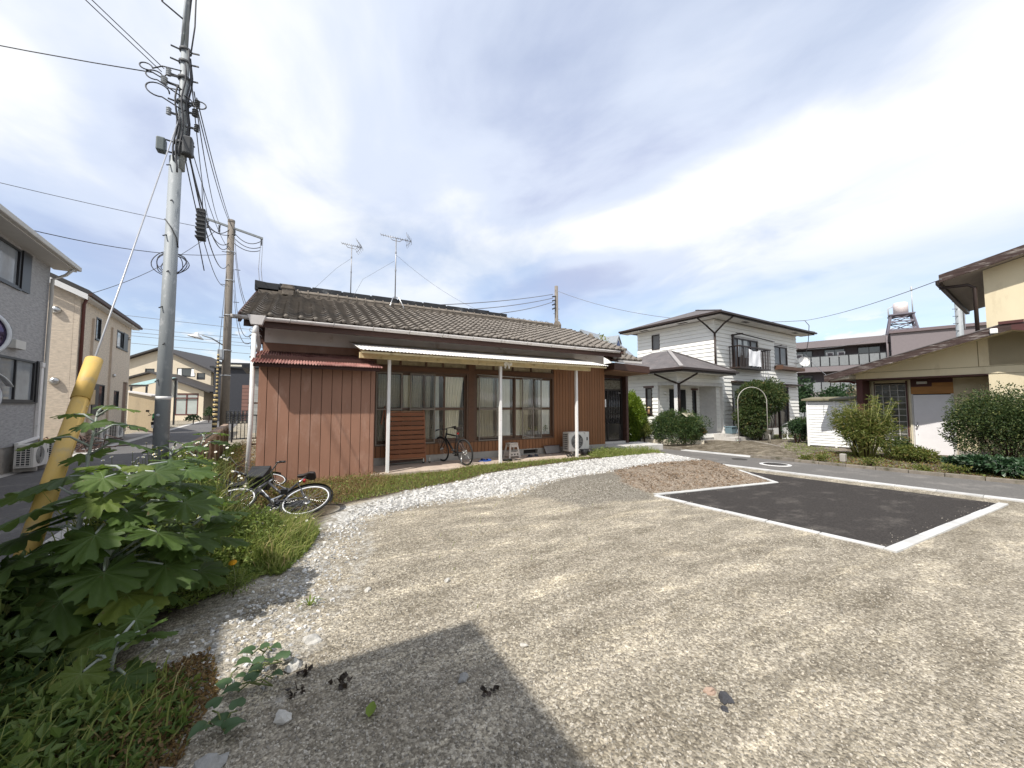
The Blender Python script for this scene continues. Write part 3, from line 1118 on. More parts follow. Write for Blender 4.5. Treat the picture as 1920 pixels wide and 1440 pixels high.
# --- vertical siding boards, right of the windows and below them
me_b = MB().box(0.004, 0, 0.265, 0.106, -0.022, 2.98).mesh('board', M_SIDING)
for i in range(19):
    link('board', me_b, house, (HL[0] + 7.135 + i * 0.1127, HL[1] + YW, 0))
hp(MB().box(7.13, YW, 0.265, 9.28, YW + 0.12, 2.98), 'board_backing', M_CLOSET_D)
me_s = MB().box(0.004, 0, 0.265, 0.108, -0.02, 0.545).mesh('skirt_board', M_SIDING)
for i in range(48):
    link('skirt_board', me_s, house, (HL[0] + 1.60 + i * 0.1152, HL[1] + YW, 0))
hp(MB().box(1.45, YW, 0.265, 7.13, YW + 0.12, 0.545), 'skirt_backing', M_CLOSET_D)
hp(MB().box(9.282, YW - 0.03, 1.52, 9.33, YW + 0.1, 1.80), 'meter_box', M_WHITEP, 0.01)
# --- window wall timber
mb = MB()
mb.box(1.45, YW - 0.01, 0.55, 1.64, YW + 0.12, 2.98)
mb.box(4.19, YW - 0.03, 0.55, 4.37, YW + 0.12, 2.98)
mb.box(1.64, YW - 0.035, 2.47, 4.19, YW + 0.12, 2.58)
mb.box(4.37, YW - 0.035, 2.47, 7.13, YW + 0.12, 2.58)
mb.box(1.64, YW - 0.01, 2.83, 7.13, YW + 0.12, 2.98)
hp(mb, 'window_timber', mat('brown wall timber', (0.115, 0.056, 0.03), rough=0.6, var=0.2, scale=4, stretch=(1, 1, 5)))
GL = thin_glass('window glass', (0.965, 0.97, 0.955), 0.02)
MESHSCR = thin_glass('insect screen', (0.86, 0.85, 0.83), 0.0)


def sliding(a0, a1, xs, screens):
    """a row of sliding sashes: frames with mid rail, glass and some insect screens in front"""
    f = MB()
    f.box(a0, YW - 0.02, 0.548, a1, YW + 0.1, 0.60)
    f.box(a0, YW - 0.02, 2.43, a1, YW + 0.1, 2.468)
    f.box(a0, YW - 0.02, 0.60, a0 + 0.05, YW + 0.1, 2.43)
    f.box(a1 - 0.05, YW - 0.02, 0.60, a1, YW + 0.1, 2.43)
    fo = hp(f, 'window', M_FRAMEB)
    for i, (p, q) in enumerate(xs):
        y = YW + 0.015 + 0.035 * (i % 2)
        s = MB()
        s.box(p, y, 0.602, p + 0.05, y + 0.028, 2.428)
        s.box(q - 0.05, y, 0.602, q, y + 0.028, 2.428)
        s.box(p + 0.05, y, 0.602, q - 0.05, y + 0.028, 0.68)
        s.box(p + 0.05, y, 2.37, q - 0.05, y + 0.028, 2.428)
        s.box(p + 0.05, y, 1.45, q - 0.05, y + 0.028, 1.52)
        s.build('sash', M_FRAMEB, fo)
        MB().box(p + 0.05, y + 0.012, 0.68, q - 0.05, y + 0.016, 1.45).build('pane', GL, fo)
        MB().box(p + 0.05, y + 0.012, 1.52, q - 0.05, y + 0.016, 2.37).build('pane', GL, fo)
    for (p, q) in screens:
        y = YW - 0.055
        s = MB()
        s.box(p, y, 0.57, p + 0.03, y + 0.02, 2.42)
        s.box(q - 0.03, y, 0.57, q, y + 0.02, 2.42)
        s.box(p + 0.03, y, 0.57, q - 0.03, y + 0.02, 0.60)
        s.box(p + 0.03, y, 2.39, q - 0.03, y + 0.02, 2.42)
        s.box(p + 0.03, y, 1.455, q - 0.03, y + 0.02, 1.495)
        s.build('screen_frame', mat('bronze screen frame', (.20, .17, .14), rough=.5), fo)
        MB().box(p + 0.03, y + 0.008, 0.60, q - 0.03, y + 0.010, 2.39).build('screen', MESHSCR, fo)
    return fo


sliding(1.65, 4.19, [(1.70, 2.36), (2.32, 2.98), (2.90, 3.52), (3.48, 4.14)], [(1.69, 2.34), (2.54, 3.22)])
sliding(4.37, 7.13, [(4.42, 5.10), (5.06, 5.72), (5.70, 6.40), (6.36, 7.08)], [(4.50, 5.18), (5.94, 6.64)])
for (a0, a1, ed) in ((1.65, 4.19, (2.3, 2.98, 3.45)), (4.37, 7.13, (5.0, 5.65, 6.3))):
    f = MB()
    f.box(a0, YW, 2.582, a1, YW + 0.08, 2.62)
    f.box(a0, YW, 2.795, a1, YW + 0.08, 2.828)
    xs = [a0] + list(ed) + [a1]
    for x in xs:
        f.box(min(max(x - 0.025, a0), a1 - 0.05), YW, 2.62, min(max(x - 0.025, a0), a1 - 0.05) + 0.05, YW + 0.08, 2.795)
    fo = hp(f, 'transom_window', M_FRAMEB)
    for i in range(len(xs) - 1):
        MB().box(xs[i] + 0.02, YW + 0.04, 2.615, xs[i + 1] - 0.02, YW + 0.046, 2.80).build('pane', mat('wired glass', (0.33, 0.28, 0.19), rough=0.25, var=0.35, scale=9, bump=0.3, bscale=25), fo)
mb = MB()
mb.tube([(4.42, YW - 0.12, 2.45), (6.62, YW - 0.12, 2.40)], 0.014, 8)
hp(mb, 'drying_pole', M_ALU)
# --- curtains and pots behind the glass
M_CURT = mat('cream curtain cloth', (0.80, 0.75, 0.62), rough=0.9, var=0.08, scale=3)
M_CURTW = mat('white lace curtain', (0.84, 0.84, 0.81), rough=0.9, var=0.06, scale=4)
M_SHOJI = mat('grey blind', (0.60, 0.58, 0.53), rough=0.9, var=0.1, scale=2, stretch=(1, 1, 25))


def curtain(x0, x1, xb0, xb1, m, lb, y=YW + 0.13, waves=7, amp=0.028, z0=0.62, z1=2.42):
    def fn(u, v):
        z = z0 + (z1 - z0) * v
        k = (1 - v) ** 0.7
        a, b = x0 + (xb0 - x0) * k, x1 + (xb1 - x1) * k
        w = math.sin(u * waves * 6.283 + 0.6 * math.sin(v * 3)) * amp * (0.7 + 0.5 * (1 - v)) + math.sin(u * waves * 2.7 * 6.283) * amp * 0.3
        return (a + (b - a) * u, y + w, z)
    o = MB().sheet(fn, waves * 10, 8).build('curtain', m)
    return tag(o, lb, 'curtain', 'curtains behind the bungalow windows')


curtain(1.75, 2.36, 1.75, 2.36, M_SHOJI, 'grey blind like curtain in the leftmost bungalow window', amp=0.006, waves=10)
curtain(2.40, 2.62, 2.40, 2.66, M_CURT, 'narrow cream curtain above the slatted bed panel')
curtain(2.66, 3.14, 2.64, 3.12, M_SHOJI, 'grey curtain behind the insect screen right of the slatted panel', amp=0.012)
curtain(3.22, 3.36, 3.2, 3.4, M_CURTW, 'thin white curtain strip behind the handlebar of the black bicycle')
curtain(3.50, 4.12, 3.50, 3.92, M_CURT, 'cream curtain gathered to one side above the black bicycle saddle')
curtain(4.46, 5.02, 4.46, 5.06, M_CURT, 'cream curtain just right of the brown window pillar')
curtain(5.24, 5.60, 5.12, 5.62, M_CURTW, 'white curtain parted by a dark gap above the step stool')
curtain(5.76, 6.30, 5.76, 6.24, M_CURT, 'cream curtain right of the step stool with plants below it')
curtain(6.62, 7.06, 6.62, 7.04, M_CURTW, 'white curtain in the rightmost bungalow window above a potted plant')
for (x, s_, c_, lb) in ((6.26, .22, ((0.30, 0.33, 0.03), (0.45, 0.42, 0.05)), 'yellow leaved potted plant on the sill inside the window'),
                        (6.52, .2, ((0.16, 0.22, 0.04), (0.35, 0.34, 0.06)), 'olive potted plant beside the yellow leaved one'),
                        (6.88, .26, ((0.03, 0.09, 0.03), (0.09, 0.17, 0.06)), 'dark green potted plant in the rightmost window')):
    t = thing('potted_plant', lb, 'potted plant', (x, YW + 0.13, 0.66))
    MB().lathe([(0.0, 0), (0.05, 0), (0.065, 0.11), (0.055, 0.11), (0.0, 0.10)], n=12).build('pot', M_WHITEP, t)
    V, Fc = [], []
    for k in range(46):
        a, b = random.uniform(0, 6.28), random.uniform(0.2, 1.3)
        r_ = s_ * random.uniform(0.3, 0.75)
        c = Vector((math.cos(a) * math.cos(b) * r_ * .6, math.sin(a) * math.cos(b) * r_ * .3, 0.11 + math.sin(b) * r_))
        d = Vector((random.uniform(-1, 1), random.uniform(-.4, .4), random.uniform(-.3, 1))).normalized() * 0.055
        w = Vector((random.uniform(-1, 1), random.uniform(-1, 1), random.uniform(-1, 1))).cross(d).normalized() * 0.022
        n = len(V)
        V += [c, c + d * .5 + w, c + d, c + d * .5 - w]
        Fc.append((n, n + 1, n + 2, n + 3))
    MB().add(V, Fc).build('leaves', leaf_mat('pot leaf ' + lb[:6], *c_), t)

# --- storage closet at the left
mb = MB()
mb.box(-0.67, 8.90, 0.02, 1.45, YW - 0.003, 2.56)
hp(mb, 'storage_closet', M_CLOSET_D)
xs = [-0.68, -0.545] + [-0.545 + 0.192 * i for i in range(1, 11)] + [1.462]
for i in range(len(xs) - 1):
    hp(MB().box(xs[i] + 0.0045, 8.872, 0.0, xs[i + 1] - 0.0045, 8.90, 2.40), 'closet_panel', M_CLOSET, 0.004)
hp(MB().box(1.452, 8.903, 0.0, 1.475, YW - 0.03, 2.45), 'closet_side', M_CLOSET)
hp(MB().box(-0.69, 8.903, 0.0, -0.672, YW + 0.6, 2.56), 'closet_end', M_CLOSET)
hp(MB().box(-0.72, YW - 0.03, 2.78, 1.5, YW - 0.005, 2.975), 'closet_board', M_CLOSET)


def corrug(x0f, x1f, x0b, x1b, yf, yb, zf, zb_, pitch, amp, m, name, sag=0.0, th=0.004):
    n = int((x1f - x0f) / pitch * 6)

    def fn(u, v):
        x = (x0f + (x0b - x0f) * v) + ((x1f - x0f) + ((x1b - x0b) - (x1f - x0f)) * v) * u
        return (x, yf + (yb - yf) * v, zf + (zb_ - zf) * v + amp * math.sin(2 * math.pi * u * n / 6) - sag * math.sin(u * 3.14) * (1 - v))
    mb = MB().sheet(fn, n, 5)
    k = len(mb.v)
    o = hp(mb, name, m)
    md = o.modifiers.new('thick', 'SOLIDIFY')
    md.thickness = th
    return o


corrug(-0.80, 1.56, -0.80, 1.36, 8.50, YW - 0.03, 2.375, 2.79, 0.052, 0.014, M_RUST, 'closet_roof')
hp(MB().box(-0.76, 8.54, 2.30, 1.50, 8.58, 2.352).box(-0.76, 8.7, 2.36, 1.5, 8.74, 2.402).box(1.46, 8.583, 2.30, 1.50, 8.70, 2.352), 'closet_eave', M_CLOSET_D)

# --- porch canopy
cz = lambda y: 2.735 + (y - 8.5) * 0.245
corrug(1.10, 7.98, 1.04, 7.98, 8.48, YW - 0.01, 2.745, 3.135, 0.076, 0.009, M_SHEET, 'porch_canopy', 0.012)
for i in range(10):
    x = 1.16 + i * 0.735
    mb = MB().prism([(x, 8.56, cz(8.56) - 0.075), (x, YW - 0.01, cz(YW) - 0.075), (x, YW - 0.01, cz(YW) - 0.015), (x, 8.56, cz(8.56) - 0.015)], (0.045, 0, 0))
    hp(mb, 'rafter', M_CREAMW)
hp(MB().box(1.13, 8.86, 2.60, 7.62, 8.94, 2.735), 'porch_beam', M_CREAMW, 0.01)
hp(MB().box(1.13, 8.52, 2.672, 7.93, 8.55, 2.715), 'porch_fascia', M_CREAMW, 0.004)
for x in (1.77, 4.60, 7.10):
    hp(MB().box(x - 0.035, 8.87, 0.075, x + 0.035, 8.94, 2.599), 'porch_post', M_POSTW, 0.006)
hp(MB().lathe([(0, 0), (0.04, 0.005), (0.055, 0.05), (0.04, 0.10), (0, 0.105)], c=(4.86, 8.84, 2.62), n=14), 'porch_lamp', mat('opal lamp', (0.85, 0.84, 0.8), rough=0.3))
# rag knotted to the beam
def rag(u, v):
    return (4.68 + u * 0.16 + 0.02 * math.sin(v * 9), 8.845 - 0.01 * math.sin(u * 7 + v * 4), 2.74 - v * (0.16 + 0.05 * math.sin(u * 9)))
hp(MB().sheet(rag, 8, 6), 'tied_rag', M_CURTW)
# --- slab
mb = MB()
mb.prism([(1.40, 8.83, -0.05), (7.60, 8.83, -0.05), (7.72, 9.3, -0.05), (7.72, YW - 0.03, -0.05), (1.40, YW - 0.03, -0.05)], (0, 0, 0.13))
hp(mb, 'porch_slab', M_SLAB, 0.015)
# --- gutter, fascia, soffit
mb = MB()
prof = [(math.cos(a) * 0.055, -math.sin(a) * 0.055) for a in np.linspace(0, math.pi, 7)]
mb.sheet(lambda u, v: (-1.20 + u * 10.26, 9.13 + 0.055 * math.cos(math.pi * v), 3.345 - 0.075 * math.sin(math.pi * v) - 0.0022 * u), 24, 8)
o = hp(mb, 'gutter', M_GUTTER)
o.modifiers.new('t', 'SOLIDIFY').thickness = 0.004
for i in range(12):
    x = -0.2 + i * 0.82
    k = MB()
    k.tube([(x, 9.075, 3.36), (x, 9.07, 3.29), (x, 9.13, 3.255), (x, 9.20, 3.30)], 0.007, 6)
    k.build('gutter_bracket', mat('bracket steel', (0.3, 0.28, 0.26), rough=0.5, metal=0.4), o)
hp(MB().box(-1.0, 9.20, 3.155, 9.22, 9.235, 3.335), 'fascia_board', M_DKBROWN)
hp(MB().prism([(-1.0, 9.24, 3.27), (-1.0, YW, 3.44), (-1.0, YW, 3.46), (-1.0, 9.24, 3.30)], (10.2, 0, 0)), 'soffit', M_DKBROWN)
mb = MB().prism([(-0.93, 9.03, 3.36), (-0.62, 9.03, 3.36), (-0.68, 9.03, 3.17), (-0.87, 9.03, 3.17)], (0, 0.17, 0))
hp(mb, 'gutter_hopper', M_GUTTER, 0.006)
mb = MB().tube([(-0.775, 9.10, 3.17), (-0.775, 9.12, 3.05), (-0.76, 9.62, 2.82), (-0.80, 9.66, 2.7)], 0.042, 10)
hp(mb, 'downpipe_elbow', M_GUTTER)
hp(MB().tube([(-0.80, 8.99, 2.98), (-0.80, 8.99, 1.2), (-0.83, 8.99, 0.02)], 0.04, 12), 'downpipe', M_WHITEP)
hp(MB().tube([(-0.80, 8.99, 2.98), (-0.79, 9.06, 3.10), (-0.775, 9.09, 3.17)], 0.04, 10), 'downpipe_neck', M_WHITEP)
for z in (2.5, 1.6, 0.8):
    hp(MB().box(-0.86, 8.985, z, -0.69, 9.0, z + 0.03), 'pipe_clip', M_FRAMEB)

# --- tiled roof
EV, RG, XL, XR = (9.15, 3.375), (12.36, 4.66), -1.06, 9.30
SL = math.hypot(RG[0] - EV[0], RG[1] - EV[1])
sd, sn = Vector((0, RG[0] - EV[0], RG[1] - EV[1])) / SL, Vector((0, -(RG[1] - EV[1]), RG[0] - EV[0])) / SL
roof_bed = MB()
roof_bed.prism([(XL + .03, EV[0], EV[1] - .10), (XL + .03, RG[0] + .05, RG[1] - .10), (XL + .03, RG[0] + .05, RG[1] - .03), (XL + .03, EV[0] + .02, EV[1] - .03)], (XR - XL - .06, 0, 0))
roof_bed.prism([(XL + .03, RG[0] + .05, RG[1] - .10), (XL + .03, 15.6, 3.30), (XL + .03, 15.6, 3.42), (XL + .03, RG[0] + .05, RG[1] + .02)], (XR - XL - .06, 0, 0))
roof = hp(roof_bed, 'roof', M_DKBROWN)


def tile_mesh(front):
    TW, TL = 0.276, 0.265
    prof = []
    for i in range(9):
        t = i / 8
        if t < 0.68:
            z = -0.030 * math.sin(math.pi * t / 0.68)
        else:
            z = 0.030 * math.sin(math.pi * (t - 0.68) / 0.32)
        prof.append((t * TW - 0.002, z))
    prof.append((TW + 0.012, -0.004))
    V, Fc = [], []
    n = len(prof)
    for (yy, dz) in ((TL, 0.006), (0.0, 0.050)):
        for (x, z) in prof:
            p = Vector((x, 0, 0)) + sd * yy + sn * (z + dz + 0.012)
            V.append(p)
    for (x, z) in prof:
        V.append(Vector((x, 0, 0)) + sn * (z + 0.014) + sd * 0.004)
    for i in range(n - 1):
        Fc.append((n + i, n + i + 1, i + 1, i))
        Fc.append((2 * n + i, 2 * n + i + 1, n + i + 1, n + i))
    mb = MB().add(V, Fc, False)
    if front:
        mb.lathe([(0.0, -0.016), (0.042, -0.012), (0.046, 0.03)], c=Vector((0.232, 0, 0)) + sn * 0.042, axis=tuple(sd), n=12)
    return mb


TB, TBF = tile_mesh(False), tile_mesh(True)
me_t, me_tf = TB.mesh('tile', M_TILE), TBF.mesh('eave_tile', M_TILE)
rows, cols = 14, 38
cand = []
for r_ in range(rows):
    for c_ in range(cols):
        x = XL + c_ * 0.2752
        q = Vector((x, EV[0], EV[1])) + sd * (r_ * 0.2375)
        cand.append(((q - Vector((0, 0, EYE))).length + r_ * 0.25, r_, c_, q))
cand.sort(key=lambda t: t[0])
rest = MB()
for k, (d_, r_, c_, q) in enumerate(cand):
    j = Vector((random.uniform(-.004, .004), random.uniform(-.006, .006), random.uniform(-.003, .004)))
    if k < 300:
        o = bpy.data.objects.new('tile', me_tf if r_ == 0 else me_t)
        COL.objects.link(o)
        o.parent = roof
        o.location = q + j
        o.rotation_euler = (random.uniform(-.012, .012), random.uniform(-.01, .01), random.uniform(-.012, .012))
    else:
        src = TBF if r_ == 0 else TB
        rest.add([Vector(v) + q + j for v in src.v], src.f)
tag(rest.build('far_tiles', mat('far roof tile', (0.185, 0.163, 0.140), rough=0.85, var=0.15, scale=7, bump=0.35, bscale=70, isl=0.12, dirt=((0.10, 0.085, 0.07), 0.4, 9)), roof), kind='stuff')
# verge trim and bargeboards
for x0, x1 in ((XL - 0.03, XL + 0.02), (XR - 0.02, XR + 0.04)):
    mb = MB().prism([(x0, EV[0] - .02, EV[1] - .16), (x0, RG[0], RG[1] - .16), (x0, RG[0], RG[1] + .03), (x0, EV[0] - .02, EV[1] + .03)], (x1 - x0, 0, 0))
    mb.prism([(x0, RG[0], RG[1] - .16), (x0, 15.6, 3.24), (x0, 15.6, 3.43), (x0, RG[0], RG[1] + .03)], (x1 - x0, 0, 0))
    hp(mb, 'bargeboard', M_DKBROWN if x0 < 0 else M_TILE)
# ridge: mortar bed, round ridge tiles, end ornaments, black sheet laid along the back
mb = MB().box(XL + 0.02, 12.24, 4.56, 8.95, 12.52, 4.76)
hp(mb, 'ridge_bed', M_RIDGE)
rt = MB().sheet(lambda u, v: (u * 0.262, 0.13 * math.cos(math.pi * v), 0.085 * math.sin(math.pi * v)), 1, 8)
rt.add([(0, 0.13 * math.cos(math.pi * v / 8), 0.085 * math.sin(math.pi * v / 8)) for v in range(9)], [tuple(range(9))])
rt.lathe([(0.145, 0), (0.145, 0.03)], c=(0, 0, -0.02), axis=(1, 0, 0), n=14)
me_r = rt.mesh('ridge_tile', M_RIDGE)
for i in range(35):
    o = bpy.data.objects.new('ridge_tile', me_r)
    COL.objects.link(o)
    o.parent = roof
    o.location = (XL + 0.68 + i * 0.258, 12.36, 4.75 + random.uniform(-.006, .006))
    o.rotation_euler = (0, random.uniform(-.015, .015), random.uniform(-.02, .02))


def oni(x, y, z, s, name='ridge_end_tile'):
    mb = MB()
    pts = [(x, y - .20 * s, z - .12 * s), (x, y + .20 * s, z - .12 * s), (x, y + .22 * s, z + .06 * s), (x, y + .12 * s, z + .20 * s), (x, y, z + .27 * s), (x, y - .12 * s, z + .20 * s), (x, y - .22 * s, z + .06 * s)]
    mb.prism(pts, (0.11 * s, 0, 0))
    mb.lathe([(0, 0), (0.10 * s, 0), (0.10 * s, 0.05 * s), (0.07 * s, 0.07 * s), (0, 0.06 * s)], c=(x + .10 * s, y, z + .10 * s), axis=(1, 0, 0), n=14)
    return hp(mb, name, M_RIDGE, 0.01)


oni(8.86, 12.36, 4.70, 1.0)
oni(9.18, 10.72, 4.02, 0.7)
mb = MB().box(XL + 0.58, 12.12, 4.62, XL + 0.86, 12.26, 4.92).box(XL + 0.55, 12.10, 4.79, XL + 0.89, 12.27, 4.85)
hp(mb, 'ridge_end_block', M_RIDGE, 0.015)
mb = MB()
mb.box(XL - 0.06, 12.44, 4.76, 6.7, 12.80, 4.985)
mb.prism([(XL - 0.06, 12.24, 4.70), (XL + 0.5, 12.24, 4.70), (XL + 0.5, 12.24, 4.90), (XL - 0.06, 12.24, 4.96)], (0, 0.2, 0))
for i in range(9):
    mb.box(XL + 0.5 + i * 0.82, 12.42, 4.80, XL + 1.28 + i * 0.82, 12.45, 5.0 + 0.012 * (i % 2)) if XL + 1.28 + i * 0.82 < 6.7 else None
hp(mb, 'ridge_sheet', M_BLACK, 0.01)

# --- entrance at the right end
mb = MB()
mb.box(9.272, 10.95, 0.0, 9.42, 11.1, 3.1)
mb.box(10.95, 10.72, 0.15, 11.06, 11.06, 2.76)
mb.box(9.42, 10.93, 2.62, 10.95, 11.06, 2.76)
hp(mb, 'entrance_timber', M_DKBROWN)
hp(MB().box(11.0, 11.07, 0.0, 11.1, 14.6, 3.1).box(9.3, 14.5, 0, 11.1, 14.6, 3.1), 'entrance_wall', M_PLASTER)
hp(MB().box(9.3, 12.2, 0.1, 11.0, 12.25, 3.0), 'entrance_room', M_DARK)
d = MB()
d.box(9.42, 10.90, 0.22, 9.50, 10.95, 2.6)
d.box(10.86, 10.90, 0.22, 10.94, 10.95, 2.6)
d.box(9.5, 10.90, 2.54, 10.86, 10.95, 2.6)
d.box(9.5, 10.90, 2.13, 10.86, 10.95, 2.20)
d.box(9.5, 10.90, 0.22, 10.86, 10.95, 0.30)
d.box(10.14, 10.895, 0.30, 10.2, 10.95, 2.13)
door = hp(d, 'front_door', mat('black brown door frame', (0.018, 0.012, 0.010), rough=0.5, var=0.2))
MB().box(9.5, 10.93, 2.2, 10.86, 10.935, 2.54).build('transom_pane', mat('figured glass', (0.16, 0.15, 0.12), rough=0.2, var=0.6, scale=18), door)
for i in range(16):
    x = 9.52 + i * 0.085
    MB().tube([(x, 10.935, 0.9), (x, 10.935, 2.13)], 0.03, 6).build('glass_slat', mat('reeded dark glass', (0.03, 0.028, 0.027), rough=0.12, spec=0.8), door)
MB().box(9.5, 10.92, 0.30, 10.86, 10.94, 0.9).build('lower_pane', _m['reeded dark glass'], door)
MB().box(10.70, 10.885, 2.05, 10.82, 10.899, 2.08).build('door_closer', M_ALU, door)
mb = MB().prism([(9.30, 9.62, 2.80), (11.0, 9.62, 2.74), (11.0, 9.62, 2.97), (9.30, 9.62, 3.03)], (0, 1.3, 0))
hp(mb, 'entrance_canopy', M_DKBROWN)
hp(MB().box(9.5, 9.62, 3.06, 10.62, 9.69, 3.13), 'entrance_gutter', M_GUTTER)
hp(MB().prism([(9.30, 9.66, 2.76), (10.98, 9.66, 2.70), (10.98, 9.66, 2.735), (9.30, 9.66, 2.795)], (0, 1.2, 0)), 'canopy_soffit', mat('bare pine soffit', (0.20, 0.11, 0.06), rough=0.7, var=0.2, scale=4))
er = hp(MB().prism([(9.32, 9.75, 3.17), (9.32, 12.3, 4.36), (9.32, 12.3, 4.30), (9.32, 9.75, 3.08)], (1.4, 0, 0)), 'entrance_roof', M_DKBROWN)
for r_ in range(10):
    for c_ in range(5):
        o = bpy.data.objects.new('tile', me_tf if r_ == 0 else me_t)
        COL.objects.link(o)
        o.parent = er
        o.location = Vector((9.33 + c_ * 0.2752, 9.7, 3.17)) + sd * (r_ * 0.2375)
hp(MB().box(9.31, 9.72, -0.05, 11.75, 10.90, 0.17), 'entrance_step', M_CONC, 0.015)
hp(MB().box(9.42, 10.78, 0.172, 10.95, 10.899, 0.24), 'door_sill', M_CONC)


# --- air conditioner (built once, copied to the grey house)
M_ACW = mat('ivory appliance metal', (0.64, 0.62, 0.58), rough=0.45, var=0.06, scale=4, dirt=((0.42, 0.38, 0.33), 0.22, 6))
M_GRILL = mat('dark grille', (0.05, 0.05, 0.05), rough=0.6)
M_GRILLW = mat('grey grille wire', (0.42, 0.41, 0.39), rough=0.5)


def air_con(label, loc, rz, grp='outdoor air conditioner units', w=0.80, h=0.58, d_=0.29):
    t = thing('air_conditioner', label, 'air conditioner', loc, rz, grp)
    b = MB()
    fc, fr_ = (w * 0.40, h * 0.5), h * 0.40
    b.box(0, 0.02, 0.09, w, d_, 0.09 + h)
    b.box(0, -0.012, 0.09, w, 0.02, 0.115)
    b.box(0, -0.012, 0.065 + h, w, 0.02, 0.09 + h)
    b.box(w * 0.80, -0.012, 0.115, w, 0.02, 0.065 + h)
    b.box(0, -0.012, 0.115, 0.035, 0.02, 0.065 + h)
    # corner fillets round the fan opening
    n = 32
    cx, cz_ = w * 0.415, 0.09 + h * 0.5
    vs, fs = [], []
    for k in range(n):
        a = 2 * math.pi * k / n
        ca, sa = math.cos(a), math.sin(a)
        m_ = max(abs(ca) / (w * 0.385), abs(sa) / (h * 0.46))
        vs.append((cx + ca / m_, -0.010, cz_ + sa / m_))
        vs.append((cx + ca * fr_, -0.010, cz_ + sa * fr_))
        vs.append((cx + ca * fr_, 0.02, cz_ + sa * fr_))
    for k in range(n):
        i, j = 3 * k, 3 * ((k + 1) % n)
        fs += [(i, i + 1, j + 1, j), (i + 1, i + 2, j + 2, j + 1)]
    b.add(vs, fs)
    b.build('body', M_ACW, t, bevel=0.004)
    MB().lathe([(0, 0), (fr_, 0)], c=(cx, 0.0185, cz_), axis=(0, 1, 0), n=28).build('fan_recess', M_GRILL, t)
    f = MB()
    for k in range(5):
        a = k * 2 * math.pi / 5
        pts = []
        for (rr, da) in ((0.05, -.2), (fr_ * .9, -.1), (fr_ * .92, .55), (0.06, .5)):
            pts.append((cx + rr * math.cos(a + da), 0.012, cz_ + rr * math.sin(a + da)))
        f.prism(pts, (0, 0.004, 0))
    f.lathe([(0, -.004), (0.055, 0), (0.055, .014)], c=(cx, 0.0, cz_), axis=(0, 1, 0), n=16)
    f.build('fan', mat('grey fan plastic', (0.16, 0.16, 0.155), rough=0.5), t)
    g_ = MB()
    for rr in np.linspace(0.06, fr_ * 0.97, 7):
        g_.tube(circle((cx, -0.016, cz_), rr, (1, 0, 0), (0, 0, 1), 24), 0.0035, 4, closed=True)
    for k in range(12):
        a = k * math.pi / 6
        g_.tube([(cx + .06 * math.cos(a), -0.018, cz_ + .06 * math.sin(a)), (cx + fr_ * math.cos(a), -0.016, cz_ + fr_ * math.sin(a))], 0.0035, 4)
    g_.build('fan_guard', M_GRILLW, t)
    s = MB().box(-0.006, 0.03, 0.13, 0.001, d_ - 0.03, 0.05 + h)
    s.build('coil', M_GRILL, t)
    s = MB()
    for k in range(9):
        z = 0.14 + k * (h - 0.10) / 8
        s.box(-0.012, 0.03, z, -0.006, d_ - 0.03, z + 0.012)
    for k in range(4):
        y = 0.03 + k * (d_ - 0.075) / 3
        s.box(-0.0135, y, 0.13, -0.0125, y + 0.015, 0.05 + h)
    s.build('side_grille', M_ACW, t)
    MB().box(w * 0.87, -0.0165, 0.09 + h * 0.54, w * 0.93, -0.012, 0.09 + h * 0.72).build('badge', M_GRILL, t)
    for x in (0.10, w - 0.16):
        MB().box(x, -0.03, 0.0, x + 0.06, d_ + 0.03, 0.085).build('foot', M_FOUND, t)
    return t


air_con('air conditioner unit on the porch behind the rightmost white post', (7.27, 9.52, 0.08), 0)
# ------------------------------------------------------------------ bicycles
M_TYRE = mat('tyre rubber', (0.025, 0.025, 0.025), rough=0.85, var=0.2, scale=20)
M_BLKP = mat('black paint', (0.014, 0.014, 0.016), rough=0.35, spec=0.5, var=0.1)
M_STEEL = mat('bright steel', (0.55, 0.55, 0.54), rough=0.28, metal=0.9, var=0.1)
M_SILV = mat('silver white paint', (0.66, 0.66, 0.67), rough=0.3, var=0.06)
M_PLASB = mat('black plastic', (0.022, 0.022, 0.023), rough=0.5, var=0.15)
M_SADDLE = mat('saddle vinyl', (0.03, 0.022, 0.02), rough=0.55, var=0.2)


